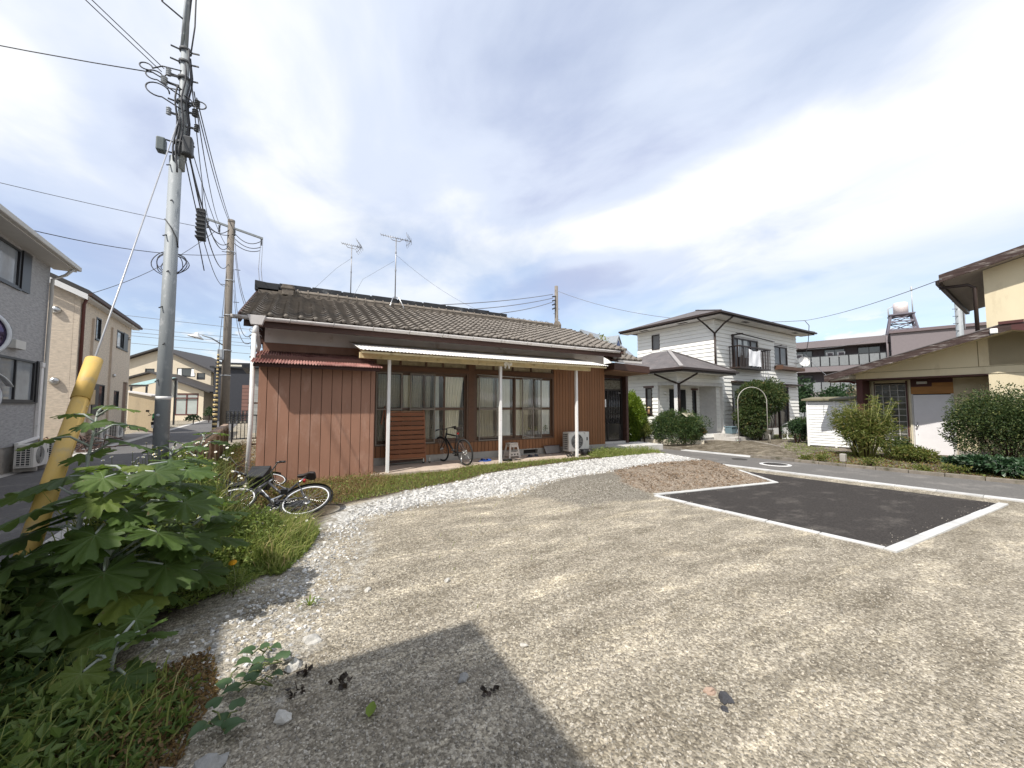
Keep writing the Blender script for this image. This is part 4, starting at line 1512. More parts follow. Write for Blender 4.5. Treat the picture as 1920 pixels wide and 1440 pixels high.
def bicycle(label, R_=0.335, wb=1.04, frame=M_BLKP, rim=M_BLKP, style='sport', fender=None, basket=False, grp='bicycles by the bungalow', stand=False, decal=False):
    """upright along +x, rear axle at x=0"""
    t = thing('bicycle', label, 'bicycle', (0, 0, 0), 0, grp)

    def wheel(x):
        w = MB().tube([(x + R_ * .957 * math.cos(a), 0, R_ + R_ * .957 * math.sin(a)) for a in np.linspace(0, 2 * math.pi, 40, endpoint=False)], R_ * 0.052, 8, closed=True).build('wheel', M_TYRE, t)
        MB().tube([(x + R_ * .885 * math.cos(a), 0, R_ + R_ * .885 * math.sin(a)) for a in np.linspace(0, 2 * math.pi, 40, endpoint=False)], R_ * 0.030, 6, closed=True).build('rim', rim, w)
        s = MB()
        for k in range(28):
            a = 2 * math.pi * k / 28
            b = a + (0.35 if k % 2 else -0.35)
            s.tube([(x + 0.02 * math.cos(b), 0.03 if k % 2 else -0.03, R_ + 0.02 * math.sin(b)), (x + R_ * .88 * math.cos(a), 0, R_ + R_ * .88 * math.sin(a))], 0.0016, 3, cap=False)
        s.build('spokes', M_STEEL, w)
        MB().lathe([(0, -.055), (.012, -.055), (.024, -.035), (.018, 0), (.024, .035), (.012, .055), (0, .055)], c=(x, 0, R_), axis=(0, 1, 0), n=12).build('hub', M_STEEL, w)
        if x == 0:
            MB().lathe([(0, 0), (.05, 0), (.05, .012), (0, .012)], c=(x, -0.045, R_), axis=(0, 1, 0), n=16).build('sprocket', M_STEEL, w)
    wheel(0)
    wheel(wb)
    bb = Vector((0.43, 0, R_ - 0.05))
    seat = Vector((0.27, 0, R_ + 0.42 * R_ / .335))
    h0 = Vector((wb - 0.28 + 0.03, 0, R_ + 0.30))
    h1 = Vector((wb - 0.31, 0, R_ + 0.45))
    ra, fa = Vector((0, 0, R_)), Vector((wb, 0, R_))
    f = MB()
    r1 = 0.017
    f.tube([h0, bb], 0.024, 10)
    if style == 'city':
        f.tube([h0 - Vector((0, 0, .05)), (0.5, 0, R_ + 0.03), bb], 0.02, 10)
        f.tube([h1, (0.42, 0, R_ + .17)], 0.018, 10)
    else:
        f.tube([h1 - Vector((-.02, 0, .03)), seat - Vector((0, 0, .03))], 0.019, 10)
    f.tube([bb, seat], r1, 10)
    f.tube([h0 - Vector((-.02, 0, .02)), h1], 0.023, 10)
    for y in (-.05, .05):
        f.tube([(bb.x, y * .5, bb.z), (0, y, R_)], 0.010, 6)
        f.tube([(seat.x, y * .4, seat.z - .04), (0, y, R_)], 0.008, 6)
    f.build('frame', frame, t)
    fk = MB()
    fk.tube([h0 - Vector((-.02, 0, .03)), h0 - Vector((-.05, 0, .07))], 0.02, 8)
    for y in (-.05, .05):
        fk.tube([h0 + Vector((.045, 0, -.05)), h0 + Vector((.06, y, -.08)), (wb - .03, y, R_ + .04), fa + Vector((0, y, 0))], 0.011, 6)
    fk.build('fork', frame, t)
    if decal:
        MB().bar(h0.lerp(bb, 0.22) + Vector((0, -.022, 0)), h0.lerp(bb, 0.70) + Vector((0, -.022, 0)), 0.008, 0.026, up=(0.6, 0, 1)).build('decal', mat('white decal', (0.8, 0.8, 0.8), rough=0.4), t)
        MB().bar(h0.lerp(bb, 0.22) + Vector((0, .022, 0)), h0.lerp(bb, 0.70) + Vector((0, .022, 0)), 0.008, 0.026, up=(0.6, 0, 1)).build('decal', mat('white decal', (0.8, 0.8, 0.8), rough=0.4), t)
    s = MB().tube([seat, seat + (seat - bb).normalized() * 0.15], 0.012, 8)
    s.build('seat_post', M_STEEL if style == 'city' else frame, t)
    sp = seat + (seat - bb).normalized() * 0.15
    wd = 0.075 if style == 'city' else 0.06
    sd2 = [(-.14, .035), (-.13, wd * .9), (-.06, wd), (.03, .035), (.13, .02), (.14, 0)]
    MB().prism([(sp.x + x, y, sp.z) for x, y in sd2] + [(sp.x + x, -y, sp.z) for x, y in sd2[-2::-1]], (0, 0, .05)).build('saddle', M_SADDLE, t, bevel=.02)
    hb = MB()
    top = h1 + (h1 - h0).normalized() * 0.09
    hb.tube([h1, top], 0.016, 8)
    if style == 'city':
        pts = [(top.x - .20, -.27, top.z + .06), (top.x - .08, -.25, top.z + .09), (top.x + .03, -.10, top.z + .03), (top.x + .03, .10, top.z + .03), (top.x - .08, .25, top.z + .09), (top.x - .20, .27, top.z + .06)]
    else:
        hb.tube([top, top + Vector((.07, 0, .02))], 0.014, 8)
        pts = [(top.x + .03, -.31, top.z + .035), (top.x + .06, -.14, top.z + .03), (top.x + .07, 0, top.z + .02), (top.x + .06, .14, top.z + .03), (top.x + .03, .31, top.z + .035)]
    hb.tube(pts, 0.011, 8)
    ho = hb.build('handlebar', M_STEEL if style == 'city' else M_BLKP, t)
    for e_, i_ in ((pts[0], pts[1]), (pts[-1], pts[-2])):
        a, b = Vector(e_), Vector(e_).lerp(Vector(i_), 0.75 if style == 'city' else .6)
        MB().tube([a, b], 0.017, 8).build('grip', M_PLASB, ho)
        MB().tube([b, b + Vector((.05, 0, -.02)), a + Vector((.06, 0, -.035))], 0.006, 6).build('brake_lever', M_PLASB, ho)
    cb = MB()
    for k in range(3):
        yy = -.05 + .05 * k
        cb.tube([Vector(pts[2]) + Vector((0, yy, 0)), (h0.x + .18, yy * 1.2, h0.z + .16), (h0.x + .06, yy * .3, h0.z - .02)], 0.003, 5)
    cb.build('cables', M_PLASB, t)
    c = MB()
    c.lathe([(.085, -.003), (.095, -.003), (.095, .003), (.085, .003)], c=bb + Vector((0, -.045, 0)), axis=(0, 1, 0), n=24)
    for k in range(4):
        a = k * math.pi / 2 + .4
        c.bar(bb + Vector((0, -.045, 0)), bb + Vector((.088 * math.cos(a), -.045, .088 * math.sin(a))), 0.012, 0.005)
    c.tube([bb + Vector((0, -.07, 0)), bb + Vector((0, .07, 0))], .02, 10)
    c.bar(bb + Vector((0, -.065, 0)), bb + Vector((.13, -.075, -.10)), 0.013, 0.022)
    c.bar(bb + Vector((0, .065, 0)), bb + Vector((-.13, .075, .10)), 0.013, 0.022)
    co = c.build('crank', M_PLASB if style != 'city' else M_STEEL, t)
    for sgn in (-1, 1):
        q = bb + Vector((-.13 * sgn, .075 * sgn, .10 * sgn)) if sgn > 0 else bb + Vector((.13, -.075, -.10))
        MB().box(q.x - .045, q.y, q.z - .012, q.x + .045, q.y + .09 * sgn, q.z + .012).build('pedal', M_PLASB, co)
    ch = MB()
    for dz in (-1, 1):
        ch.tube([bb + Vector((0, -.045, .09 * dz)), (0, -.04, R_ + .048 * dz)], 0.0045, 5)
    ch.build('chain', M_PLASB, t)
    if style == 'city':
        MB().bar(bb + Vector((.09, -.062, .02)), Vector((.03, -.062, R_ + .01)), 0.006, 0.13).build('chain_guard', M_PLASB, t)
    if fender:
        for (x, a0, a1) in ((0, 20, 190), (wb, 25, 165)):
            MB().sheet(lambda u, v: (x + (R_ + .025 - .012 * abs(v - .5) * 2) * math.cos(R(a0 + (a1 - a0) * u)), (v - .5) * .07, R_ + (R_ + .025 - .012 * abs(v - .5) * 2) * math.sin(R(a0 + (a1 - a0) * u))), 20, 4).build('fender', fender, t)
    if basket:
        b = MB()
        x0, z0 = wb - .28, R_ + .42
        for zz, g_ in ((0, -.03), (.06, -.02), (.12, -.01), (.18, 0), (.235, .005)):
            b.tube([(x0 - g_ * .3, -.15 - g_, z0 + zz), (x0 + .27 + g_, -.15 - g_, z0 + zz), (x0 + .27 + g_, .15 + g_, z0 + zz), (x0 - g_ * .3, .15 + g_, z0 + zz)], .006, 5, closed=True)
        b.box(x0 + .01, -.13, z0 + .0, x0 + .245, .13, z0 + .012)
        b.box(x0 - .004, -.15, z0 + .01, x0 + .004, .15, z0 + .22)
        b.prism([(x0 + .25, -.13, z0 + .01), (x0 + .25, .13, z0 + .01), (x0 + .275, .15, z0 + .23), (x0 + .275, -.15, z0 + .23)], (.006, 0, 0))
        for s_ in (-1, 1):
            b.prism([(x0, .128 * s_, z0 + .01), (x0 + .25, .128 * s_, z0 + .01), (x0 + .27, .152 * s_, z0 + .23), (x0, .152 * s_, z0 + .23)], (0, .005 * s_, 0))
        b.build('basket', M_PLASB, t)
    if stand:
        MB().tube([(0.06, .05, R_ - .02), (-.02, .17, 0.0)], .008, 6).build('kickstand', M_STEEL, t)
    MB().box(seat.x - .08, -.02, seat.z + .02, seat.x - .05, .02, seat.z + .06).build('reflector', mat('red reflector', (0.35, 0.02, 0.02), rough=0.2), t)
    return t


def pose(t, rear, front_dir, up_hint):
    """stand the bicycle with its rear contact at rear, x axis along front_dir, z axis nearest up_hint"""
    x = Vector(front_dir).normalized()
    z = Vector(up_hint)
    z = (z - x * z.dot(x)).normalized()
    y = z.cross(x)
    m = Matrix((x, y, z)).transposed().to_4x4()
    m.translation = Vector(rear)
    t.matrix_world = m


b1 = bicycle('black sport bicycle standing on the porch against the window', stand=True)
pose(b1, (3.68, 8.98, 0.082), (-0.25, 1.0, 0.0), (-0.13, 0.0, 1))
b2 = bicycle('fallen silver and black bicycle with white rims lying in the weeds', frame=mat('graphite frame paint', (.06, .06, .065), rough=.3), rim=M_SILV, style='city', fender=M_PLASB, basket=True, decal=True)
pose(b2, (0.02, 6.12, 0.05), (-0.92, 0.40, -0.01), (0.33, 0.80, 0.42))
b3 = bicycle('small fallen bicycle lying behind the silver one by the closet', R_=0.24, wb=0.88, frame=M_BLKP, rim=M_SILV, style='city', fender=M_PLASB)
pose(b3, (-1.0, 7.55, 0.10), (0.84, 0.54, 0.06), (-0.45, 0.75, 0.32))

# ------------------------------------------------------------------ things on the porch
M_WOODR = mat('red brown stained wood', (0.205, 0.072, 0.027), rough=0.55, var=0.22, scale=4, rnd=0.14, stretch=(0.7, 8, 8))
M_WOODL = mat('paler stained wood', (0.30, 0.14, 0.07), rough=0.6, var=0.2, scale=5)
pn = thing('slatted_panel', 'red brown slatted wooden bed panel leaning on the porch window', 'slatted panel', (2.42, 9.80, 0.20))
tilt = 0.16
for i in range(10):
    z = 0.05 + i * 0.1165
    MB().box(-0.48, -0.012 + z * tilt, z, 0.46, 0.010 + z * tilt, z + 0.098).build('slat', M_WOODR, pn, bevel=0.004)
for x in (-0.17, 0.13):
    MB().bar((x, 0.028, 0.05), (x, 0.028 + 1.2 * tilt, 1.22), 0.028, 0.03, up=(0, 1, 0)).build('rail', M_WOODL, pn)
for x in (-0.50, 0.475):
    MB().bar((x, 0.03, -0.02), (x, 0.03 + 1.24 * tilt, 1.26), 0.026, 0.05, up=(0, 1, 0)).build('side_rail', M_WOODR, pn)
MB().box(-0.48, -0.02, 0.022, 0.46, 0.012, 0.045).build('edge_strip', M_WOODL, pn)
MB().box(-0.48, -0.02 + 1.21 * tilt, 1.212, 0.46, 0.012 + 1.21 * tilt, 1.232).build('edge_strip', M_WOODL, pn)
MB().bar((0.51, 0.12, -0.09), (0.50, 0.27, 1.2), 0.03, 0.05, up=(0, 1, 0)).build('folded_leg', M_WOODL, pn)
MB().bar((-0.60, 0.2, 0.9), (-0.5, 0.29, 1.36), 0.03, 0.05, up=(0, 1, 0)).build('folded_leg', M_WOODR, pn)
for x in (0.44, 0.60):
    MB().lathe([(0, -.015), (.028, -.015), (.028, .015), (0, .015)], c=(x, 0.05, -0.085), axis=(0, 1, 0), n=14).build('caster', M_PLASB, pn)
    MB().box(x - 0.012, 0.03, -0.07, x + 0.012, 0.07, 0.02).build('caster_fork', M_STEEL, pn)
MB().bar((-0.45, 0.06, -0.04), (0.45, 0.10, 0.0), 0.04, 0.05).build('loose_batten', M_DKBROWN, pn)

M_STOOL = mat('beige plastic', (0.55, 0.49, 0.43), rough=0.5, var=0.06, dirt=((0.38, 0.33, 0.28), 0.25, 8))
st = thing('step_stool', 'beige plastic folding step stool on the porch under the windows', 'step stool', (5.44, 9.80, 0.08), 8)
top = [(-0.15, -.10, .40), (0.15, -.10, .40), (0.15, .10, .40), (-0.15, .10, .40)]
MB().prism([(-0.155, -.105, .385), (0.155, -.105, .385), (0.155, .105, .385), (-0.155, .105, .385)], (0, 0, .035)).build('seat', M_STOOL, st, bevel=0.012)
MB().box(-.05, -.015, .4205, .05, .015, .4215).build('hand_hole', M_DARK, st)
for sy in (-1, 1):
    for sx in (-1, 1):
        MB().prism([(sx * .145, sy * .098, .385), (sx * .095, sy * .098, .385), (sx * .150, sy * .148, 0), (sx * .215, sy * .148, 0)], (0, -sy * .02, 0)).build('leg', M_STOOL, st, bevel=0.004)
    for (z0, z1, wx, yy) in ((0.30, 0.38, .10, .112), (0.05, 0.17, .17, .142)):
        MB().prism([(-wx, sy * yy, z0), (wx, sy * yy, z0), (wx * .9, sy * (yy - .012), z1), (-wx * .9, sy * (yy - .012), z1)], (0, -sy * .012, 0)).build('apron', M_STOOL, st)
    for k in range(3):
        MB().lathe([(0, 0), (.022, 0), (.022, .002), (0, .002)], c=((k - 1) * .105, sy * (.141 if sy < 0 else .139), .10), axis=(0, sy, .1), n=12).build('round_hole', M_DARK, st)
for sx in (-1, 1):
    MB().prism([(sx * .19, -.12, .05), (sx * .19, .12, .05), (sx * .172, .11, .16), (sx * .172, -.11, .16)], (-sx * .012, 0, 0)).build('apron', M_STOOL, st)


def slipper(label, loc, rz, m, grp=None):
    t = thing('slipper', label, 'slipper', loc, rz, grp)
    pts = [(0.13 * math.cos(a) + (.01 if math.cos(a) > 0 else 0), (0.045 + .008 * math.cos(a)) * math.sin(a), 0) for a in np.linspace(0, 2 * math.pi, 18, endpoint=False)]
    MB().prism(pts, (0, 0, .02)).build('sole', m, t, bevel=0.004)
    MB().sheet(lambda u, v: (0.0 + .10 * u, .052 * math.cos(math.pi * v), .018 + .055 * math.sin(math.pi * v) * (1 - .35 * u)), 4, 8).build('strap', m, t)
    return t


M_BLUE = mat('blue rubber', (0.03, 0.09, 0.36), rough=0.5, var=0.1)
M_NAVY = mat('navy rubber', (0.035, 0.04, 0.06), rough=0.5, var=0.1)
slipper('bright blue slipper behind the rear wheel of the black bicycle', (4.36, 9.52, 0.08), 25, M_BLUE)
slipper('second bright blue slipper, the one nearer the porch post', (4.47, 9.42, 0.08), 12, M_BLUE)
slipper('dark navy sandal to the right of the step stool', (5.92, 9.62, 0.08), 20, M_NAVY)
slipper('dark navy sandal lying farther right of the step stool', (6.14, 9.68, 0.08), -30, M_NAVY)
br = thing('hand_brush', 'black brush lying on the porch slab beside the middle post', 'brush', (4.98, 9.18, 0.082), -14)
MB().box(-.16, -.035, .03, .12, .035, .06).build('head', M_PLASB, br, bevel=0.01)
MB().box(-.15, -.03, 0, .11, .03, .03).build('bristles', mat('black bristle', (.015, .015, .015), rough=0.9, bump=1, bscale=200), br)
MB().tube([(.12, 0, .045), (.36, .05, .02)], .012, 8).build('handle', M_PLASB, br)
tr = thing('boot_tray', 'empty grey tray leaning on the house foundation', 'tray', (6.98, 9.92, 0.09), 4)
MB().prism([(-.28, 0, 0), (.28, 0, 0), (.32, .09, .24), (-.32, .09, .24)], (0, .012, .002)).build('pan', mat('grey tray', (.22, .20, .19), rough=.5), tr)
MB().tube([(-.28, -.01, .0), (.28, -.01, 0), (.32, .08, .24), (-.32, .08, .24)], .012, 6, closed=True).build('rim', mat('dark red tray rim', (.10, .05, .045), rough=.5), tr)
dg = thing('garden_tool', 'black clutter of hose fittings at the foot of the right porch post', 'garden tool', (7.0, 9.05, 0.085), 20)
for k in range(7):
    a = k * 2.1
    MB().tube([(.05 * k - .15, .05 * math.sin(a), .02), (.05 * k - .10, .09 * math.cos(a), .05), (.05 * k - .02, .07 * math.sin(a + 1), .018)], .016, 6).build('fitting', M_PLASB, dg)
MB().tube([(.10, -.1, .02), (.42, -.24, .015)], .013, 6).build('handle', M_PLASB, dg)
# two pots half hidden in the weeds by the porch end
for (x, y, r_, lb) in ((7.55, 9.15, .13, 'dark flower pot under the air conditioner at the porch end'), (7.9, 9.3, .11, 'black flower pot in the weeds right of the air conditioner')):
    pt_ = thing('flower_pot', lb, 'flower pot', (x, y, 0.08))
    MB().lathe([(0, 0), (r_ * .75, 0), (r_, r_ * 1.4), (r_ * .9, r_ * 1.4), (r_ * .85, r_ * 1.2), (0, r_ * 1.2)], n=16).build('pot', M_PLASB, pt_)

# ------------------------------------------------------------------ roof aerials
M_AER = mat('weathered aerial metal', (0.30, 0.30, 0.31), rough=0.45, metal=0.5, var=0.15)
M_WIRE = mat('black cable', (0.05, 0.05, 0.056), rough=0.6)
M_WIREG = mat('grey cable', (0.16, 0.16, 0.17), rough=0.6)


def aerial(label, base, h, boom, nel, s, dirn, legs):
    t = thing('tv_aerial', label, 'tv aerial', base, 0, 'television aerials on the bungalow roof')
    MB().tube([(0, 0, .22), (0.0, 0, h)], .016 * s, 8).build('mast', M_AER, t)
    for k in range(2):
        MB().lathe([(.024 * s, 0), (.024 * s, .05)], c=(0, 0, .22 + (h - .22) * (.45 + .3 * k)), n=8).build('mast_joint', M_AER, t)
    for (dx, dy, dz) in legs:
        MB().tube([(0, 0, .26), (dx * .45, dy * .45, .20), (dx * .9, dy * .9, dz * .4), (dx, dy, dz)], .014, 6).build('leg', M_STEEL, t)
    d = Vector(dirn).normalized()
    p = Vector((-d.y, d.x, 0)).normalized()
    c = Vector((0, 0, h + .02))
    bo = MB().tube([c - d * boom * .5, c + d * boom * .5], .011 * s, 6).build('boom', M_AER, t)
    for k in range(nel):
        q = c + d * boom * (-.5 + .80 * k / (nel - 1))
        MB().tube([q - p * .10, q + p * .10], .005 * s, 5).build('element', M_AER, bo)
    q = c + d * boom * .33
    MB().tube([q - p * .15, q + p * .15], .008, 5).tube([q - p * .15 + d * .05, q + p * .15 + d * .05], .008, 5).build('dipole', M_AER, bo)
    for sg in (-1, 1):
        for k in range(4):
            z = sg * (.03 + .05 * k)
            q = c + d * (boom * .5 - .13 * k * .35)
            q.z += z
            MB().tube([q - p * .2, q + p * .2], .005 * s, 5).build('reflector', M_AER, bo)
        MB().tube([c + d * boom * .5, c + d * (boom * .5 - .16) + Vector((0, 0, sg * .19))], .007, 5).build('reflector_arm', M_AER, bo)
    MB().tube([c - d * .20, c - d * .12 - Vector((0, 0, .09)), c + d * .12 - Vector((0, 0, .09)), c + d * .2], .010 * s, 6).build('bracket', M_AER, t)
    return t


aerial('smaller television aerial on the bungalow ridge', (1.32, 12.7, 4.78), 1.78, .60, 9, .9, (1, -.35, -.18), [(-.16, 0, -.06), (.14, 0, -.06), (0, .2, -.02)])
aerial('larger television aerial with a forked reflector on the bungalow ridge', (2.60, 12.36, 4.78), 2.16, .95, 11, 1.1, (1, -.30, -.16), [(-.20, -.22, -.16), (.24, -.22, -.18), (0, .25, .05)])


def cable(label, pts, r=.007, m=None, grp='overhead cables', cat='cable', name='overhead_cable'):
    o = MB().tube(pts, r, 5).build(name, m or M_WIRE)
    return tag(o, label, cat, grp)


cable('guy wire running left from the smaller roof aerial', [(1.30, 12.7, 6.15), (0.9, 12.6, 5.75), (0.2, 12.4, 4.84)], .004, M_WIREG, 'aerial guy wires', 'wire', 'guy_wire')
cable('guy wire crossing low from the larger aerial down to the ridge', [(2.55, 12.4, 6.2), (1.6, 12.2, 5.4), (1.2, 12.0, 4.5)], .004, M_WIREG, 'aerial guy wires', 'wire', 'guy_wire')
cable('long guy wire running right from the larger roof aerial', sag_line((2.58, 12.4, 6.45), (6.0, 12.36, 4.84), .22), .004, M_WIREG, 'aerial guy wires', 'wire', 'guy_wire')

# ------------------------------------------------------------------ steel utility pole, its guy and the gear near its top
M_GALV = mat('galvanised pole steel', (0.27, 0.29, 0.30), rough=0.6, metal=0.08, var=0.10, scale=3.5, dirt=((0.45, 0.46, 0.47), 0.35, 9), stretch=(1, 1, .6))
M_IRON = mat('dark fittings', (0.06, 0.062, 0.065), rough=0.6, var=0.3, scale=10)
M_CER = mat('grey insulator', (0.40, 0.42, 0.44), rough=0.3)
PX, PY = -2.0, 8.54
pole = thing('utility_pole', 'grey steel utility pole rising behind the leafy weeds', 'utility pole', (PX, PY, 0))
TL_ = 0.045
px_ = lambda z: TL_ * 0 * z
MB().tube([(0, 0, 0), (0, 0, 5.9)], [.108, .088], 20).build('shaft', M_GALV, pole)
MB().tube([(0.06, 0, 5.7), (0.055, 0, 7.95)], [.070, .064], 16).build('upper_shaft', M_GALV, pole)
MB().lathe([(.1035, 0), (.1045, .0), (.1045, .06), (.1035, .06)], c=(0, 0, 1.66), n=20).build('white_band', M_WHITEP, pole)
MB().lathe([(.012, 0), (.03, .005), (.02, .03), (0, .035)], c=(-.03, -.100, 1.40), axis=(-.2, -1, 0), n=10).build('cap_bolt', M_CER, pole)
for k in range(7):
    z = 2.0 + k * .62
    a = -2.2 + (k % 2) * .6
    MB().tube([(.09 * math.cos(a), .09 * math.sin(a), z), (.15 * math.cos(a), .15 * math.sin(a), z - .04)], .010, 6).build('step_bolt', M_IRON, pole)
for z in (5.95, 6.15, 6.9, 7.35, 7.65, 7.88):
    MB().lathe([(.080, 0), (.090, .0), (.090, .05), (.080, .05)], c=(.055, 0, z), n=16).build('band', M_IRON, pole)
    for sx in (-1, 1):
        MB().bar((.055 + sx * .09, 0, z + .025), (.055 + sx * .20, -.03, z + .02), .02, .02).build('band_bolt', M_IRON, pole)
for (x, z, s_) in ((-.20, 7.15, 1), (-.15, 7.32, .8), (.24, 6.72, 1), (.27, 6.45, .8), (.26, 6.9, .9), (-.12, 6.62, .8)):
    b = MB()
    for k in range(4):
        b.lathe([(.02 * s_, 0), (.05 * s_, .012), (.03 * s_, .03)], c=(x, -.04, z + .035 * k), n=12)
    b.build('insulator', M_IRON if x > 0 else M_CER, pole)
    MB().bar((.055, -.02, z + .05), (x, -.04, z + .05), .025, .03).build('insulator_arm', M_IRON, pole)
MB().box(-.25, -.12, 5.92, -.13, .03, 6.16).build('junction_box', mat('green grey box', (.12, .14, .14), rough=.5), pole, bevel=.02)
MB().box(.10, -.16, 5.95, .24, .02, 6.28).build('splice_case', M_IRON, pole, bevel=.03)
for (a, z0, z1) in ((-.5, 6.0, 7.9), (-1.3, 5.9, 7.6), (-2.3, 5.8, 7.2), (.3, 5.9, 7.8), (-1.8, 5.6, 6.6)):
    pts = [(.05 + .095 * math.cos(a) + .02 * math.sin(z * 7), .095 * math.sin(a) + .02 * math.cos(z * 6), z) for z in np.linspace(z0, z1, 12)]
    MB().tube(pts, .014, 6).build('riser_cable', M_WIRE, pole)
for (c_, r_, ax) in (((-.33, -.05, 7.25), .11, 0), ((-.28, -.03, 7.02), .15, .4), ((.30, -.05, 6.95), .09, 0), ((-.45, -.02, 7.38), .08, .2)):
    MB().tube([(.04, -.05, c_[2] + .1), (c_[0] * .5, -.07, c_[2] + .06)] + [(c_[0] + r_ * math.cos(t), c_[1] + r_ * .4 * math.sin(t + ax), c_[2] + r_ * math.sin(t)) for t in (np.linspace(0, 5.2, 16) if c_[0] < 0 else np.linspace(3.14, 8.3, 16))] + [(.05, -.06, c_[2] - .25)], .011, 6).build('jumper_loop', M_WIRE, pole)
MB().tube([(-.085, -.08, 4.75), (.015, -.106, 4.6), (.082, -.07, 4.45), (.098, -.03, 4.3)], .010, 6).build('wrapped_cable', M_IRON, pole)
for k in range(4):
    pts = circle((-.02 + .05 * (k % 2), .05, 4.02), .22 - .018 * k, (1, 0, 0), (.1, .12, 1), 26)
    pts = [p_ + Vector((.016 * math.sin(i * .72 + k * 2), .03 * (k - 1.5), .016 * math.cos(i * .48 + k))) for i, p_ in enumerate(pts)]
    MB().tube(pts, .007, 5, closed=True).build('cable_coil', M_WIRE, pole)
MB().tube([(.0, 0, 7.9), (.02, -.02, 8.6), (.10, 0, 10.5)], .025, 8).build('conduit', M_GALV, pole)
MB().tube([(.05, 0, 7.9), (.10, 0, 9.0), (.16, .1, 11.0)], .014, 6).build('riser_cable', M_WIRE, pole)
MB().tube([(.13, 0, 7.9), (.17, -.02, 8.4), (.16, 0, 9.2), (.25, 0, 11.0)], .012, 6).build('riser_cable', M_WIRE, pole)
MB().tube([(.06, 0, 7.9), (.055, 0, 11.2)], .03, 12).build('top_pipe', M_GALV, pole)
MB().tube([(.03, -.02, 8.45), (-.28, -.05, 8.62), (-.38, -.05, 9.4)], .016, 6).build('jumper_loop', M_WIRE, pole)

# guy and its yellow guard
GA, GB = Vector((-1.80, 4.22, 0.0)), Vector((PX + .02, PY - .02, 6.62))
gd = (GB - GA).normalized()
gw = thing('guy_wire_guard', 'sun faded yellow plastic guard on the pole stay wire', 'pole guard', tuple(GA))
MB().tube([gd * .5, GB - GA], .009, 6).build('stay_wire', mat('stay wire steel', (.45, .45, .46), rough=.4, metal=.5), gw)
M_YEL = mat('sun faded yellow plastic', (0.60, 0.40, 0.115), rough=0.6, var=0.12, scale=3, dirt=((0.44, 0.34, 0.19), 0.38, 5), bump=.12, bscale=40)
MB().tube([gd * .02, gd * 1.95], [.062, .060], 20).build('guard', M_YEL, gw)
MB().tube([gd * 1.93, gd * 2.42], [.068, .067], 20).build('guard_cap', M_YEL, gw)
u_ = gd.cross(Vector((0, 0, 1))).normalized()
v_ = u_.cross(gd)
MB().bar(gd * .05 + u_ * .055 - v_ * .028, gd * 1.92 + u_ * .055 - v_ * .028, .012, .02).build('seam', M_YEL, gw)
MB().tube([gd * 1.85 + u_ * .03 - v_ * .057, gd * 1.86 + u_ * .055 - v_ * .035, gd * 1.85 + u_ * .064], .006, 5).build('clip', mat('pale clip', (.7, .55, .3), rough=.6), gw)

# ------------------------------------------------------------------ concrete pole down the alley
M_CPOLE = mat('weathered concrete pole', (0.20, 0.175, 0.15), rough=0.9, var=0.15, scale=3, bump=.2, dirt=((0.12, 0.105, 0.09), 0.4, 3))
QX, QY = -3.05, 22.6
p2 = thing('utility_pole', 'brown concrete utility pole with crossarm farther down the alley', 'utility pole', (QX, QY, 0))
MB().tube([(0, 0, 0), (-.06, 0, 10.6)], [.19, .14], 18).build('shaft', M_CPOLE, p2)
MB().lathe([(.15, 0), (.15, .12), (0, .15)], c=(-.06, 0, 10.5), n=14).build('cap', M_CPOLE, p2)
MB().bar((-1.05, -.15, 10.42), (1.25, .1, 10.02), .09, .09).build('crossarm', M_GALV, p2)
for x, z in ((-.95, 10.35), (-.5, 10.25), (.1, 10.2), (1.2, 9.95)):
    b = MB()
    for k in range(5):
        b.lathe([(.03, 0), (.055, .02), (.03, .05)], c=(x, -.12, z - .09 - .07 * k), n=10)
    b.build('insulator', M_IRON, p2)
for (x0, x1, z, s_) in ((-1.0, -.1, 10.1, .35), (-.95, .05, 9.9, .2), (.1, 1.2, 9.8, .3), (.15, 1.2, 9.5, .22), (.1, 1.15, 9.3, .18), (-.8, 0, 9.6, .4)):
    MB().tube(sag_line((x0, -.15, z + .15), (x1, -.12, z), s_, 10), .018, 5).build('jumper_wire', M_WIRE, p2)
for k in range(9):
    z = 2.6 + k * .8
    sx = 1 if k % 2 else -1
    MB().tube([(sx * .15, 0, z), (sx * .38, -.02, z)], .016, 5).build('step_bolt', M_IRON, p2)
for z in (3.0, 4.2, 5.9, 7.6, 9.0):
    MB().lathe([(.195, 0), (.20, .0), (.20, .04), (.195, .04)], c=(-.02, 0, z), n=16).build('band', M_CER, p2)
lp = MB().tube([(-.15, 0, 4.45), (-.6, -.1, 4.75), (-.95, -.2, 4.85)], .03, 8).build('lamp_arm', M_GALV, p2)
MB().lathe([(0, .18), (.06, .16), (.09, .08), (.30, -.05), (.30, -.08), (0, -.06)], c=(-1.15, -.25, 4.78), axis=(.25, 0, 1), n=18).build('lamp_shade', mat('pale lamp enamel', (.72, .73, .73), rough=.4), lp)
MB().box(-.36, -.2, 3.75, -.1, .1, 4.25).build('meter_box', M_CER, p2, bevel=.02)
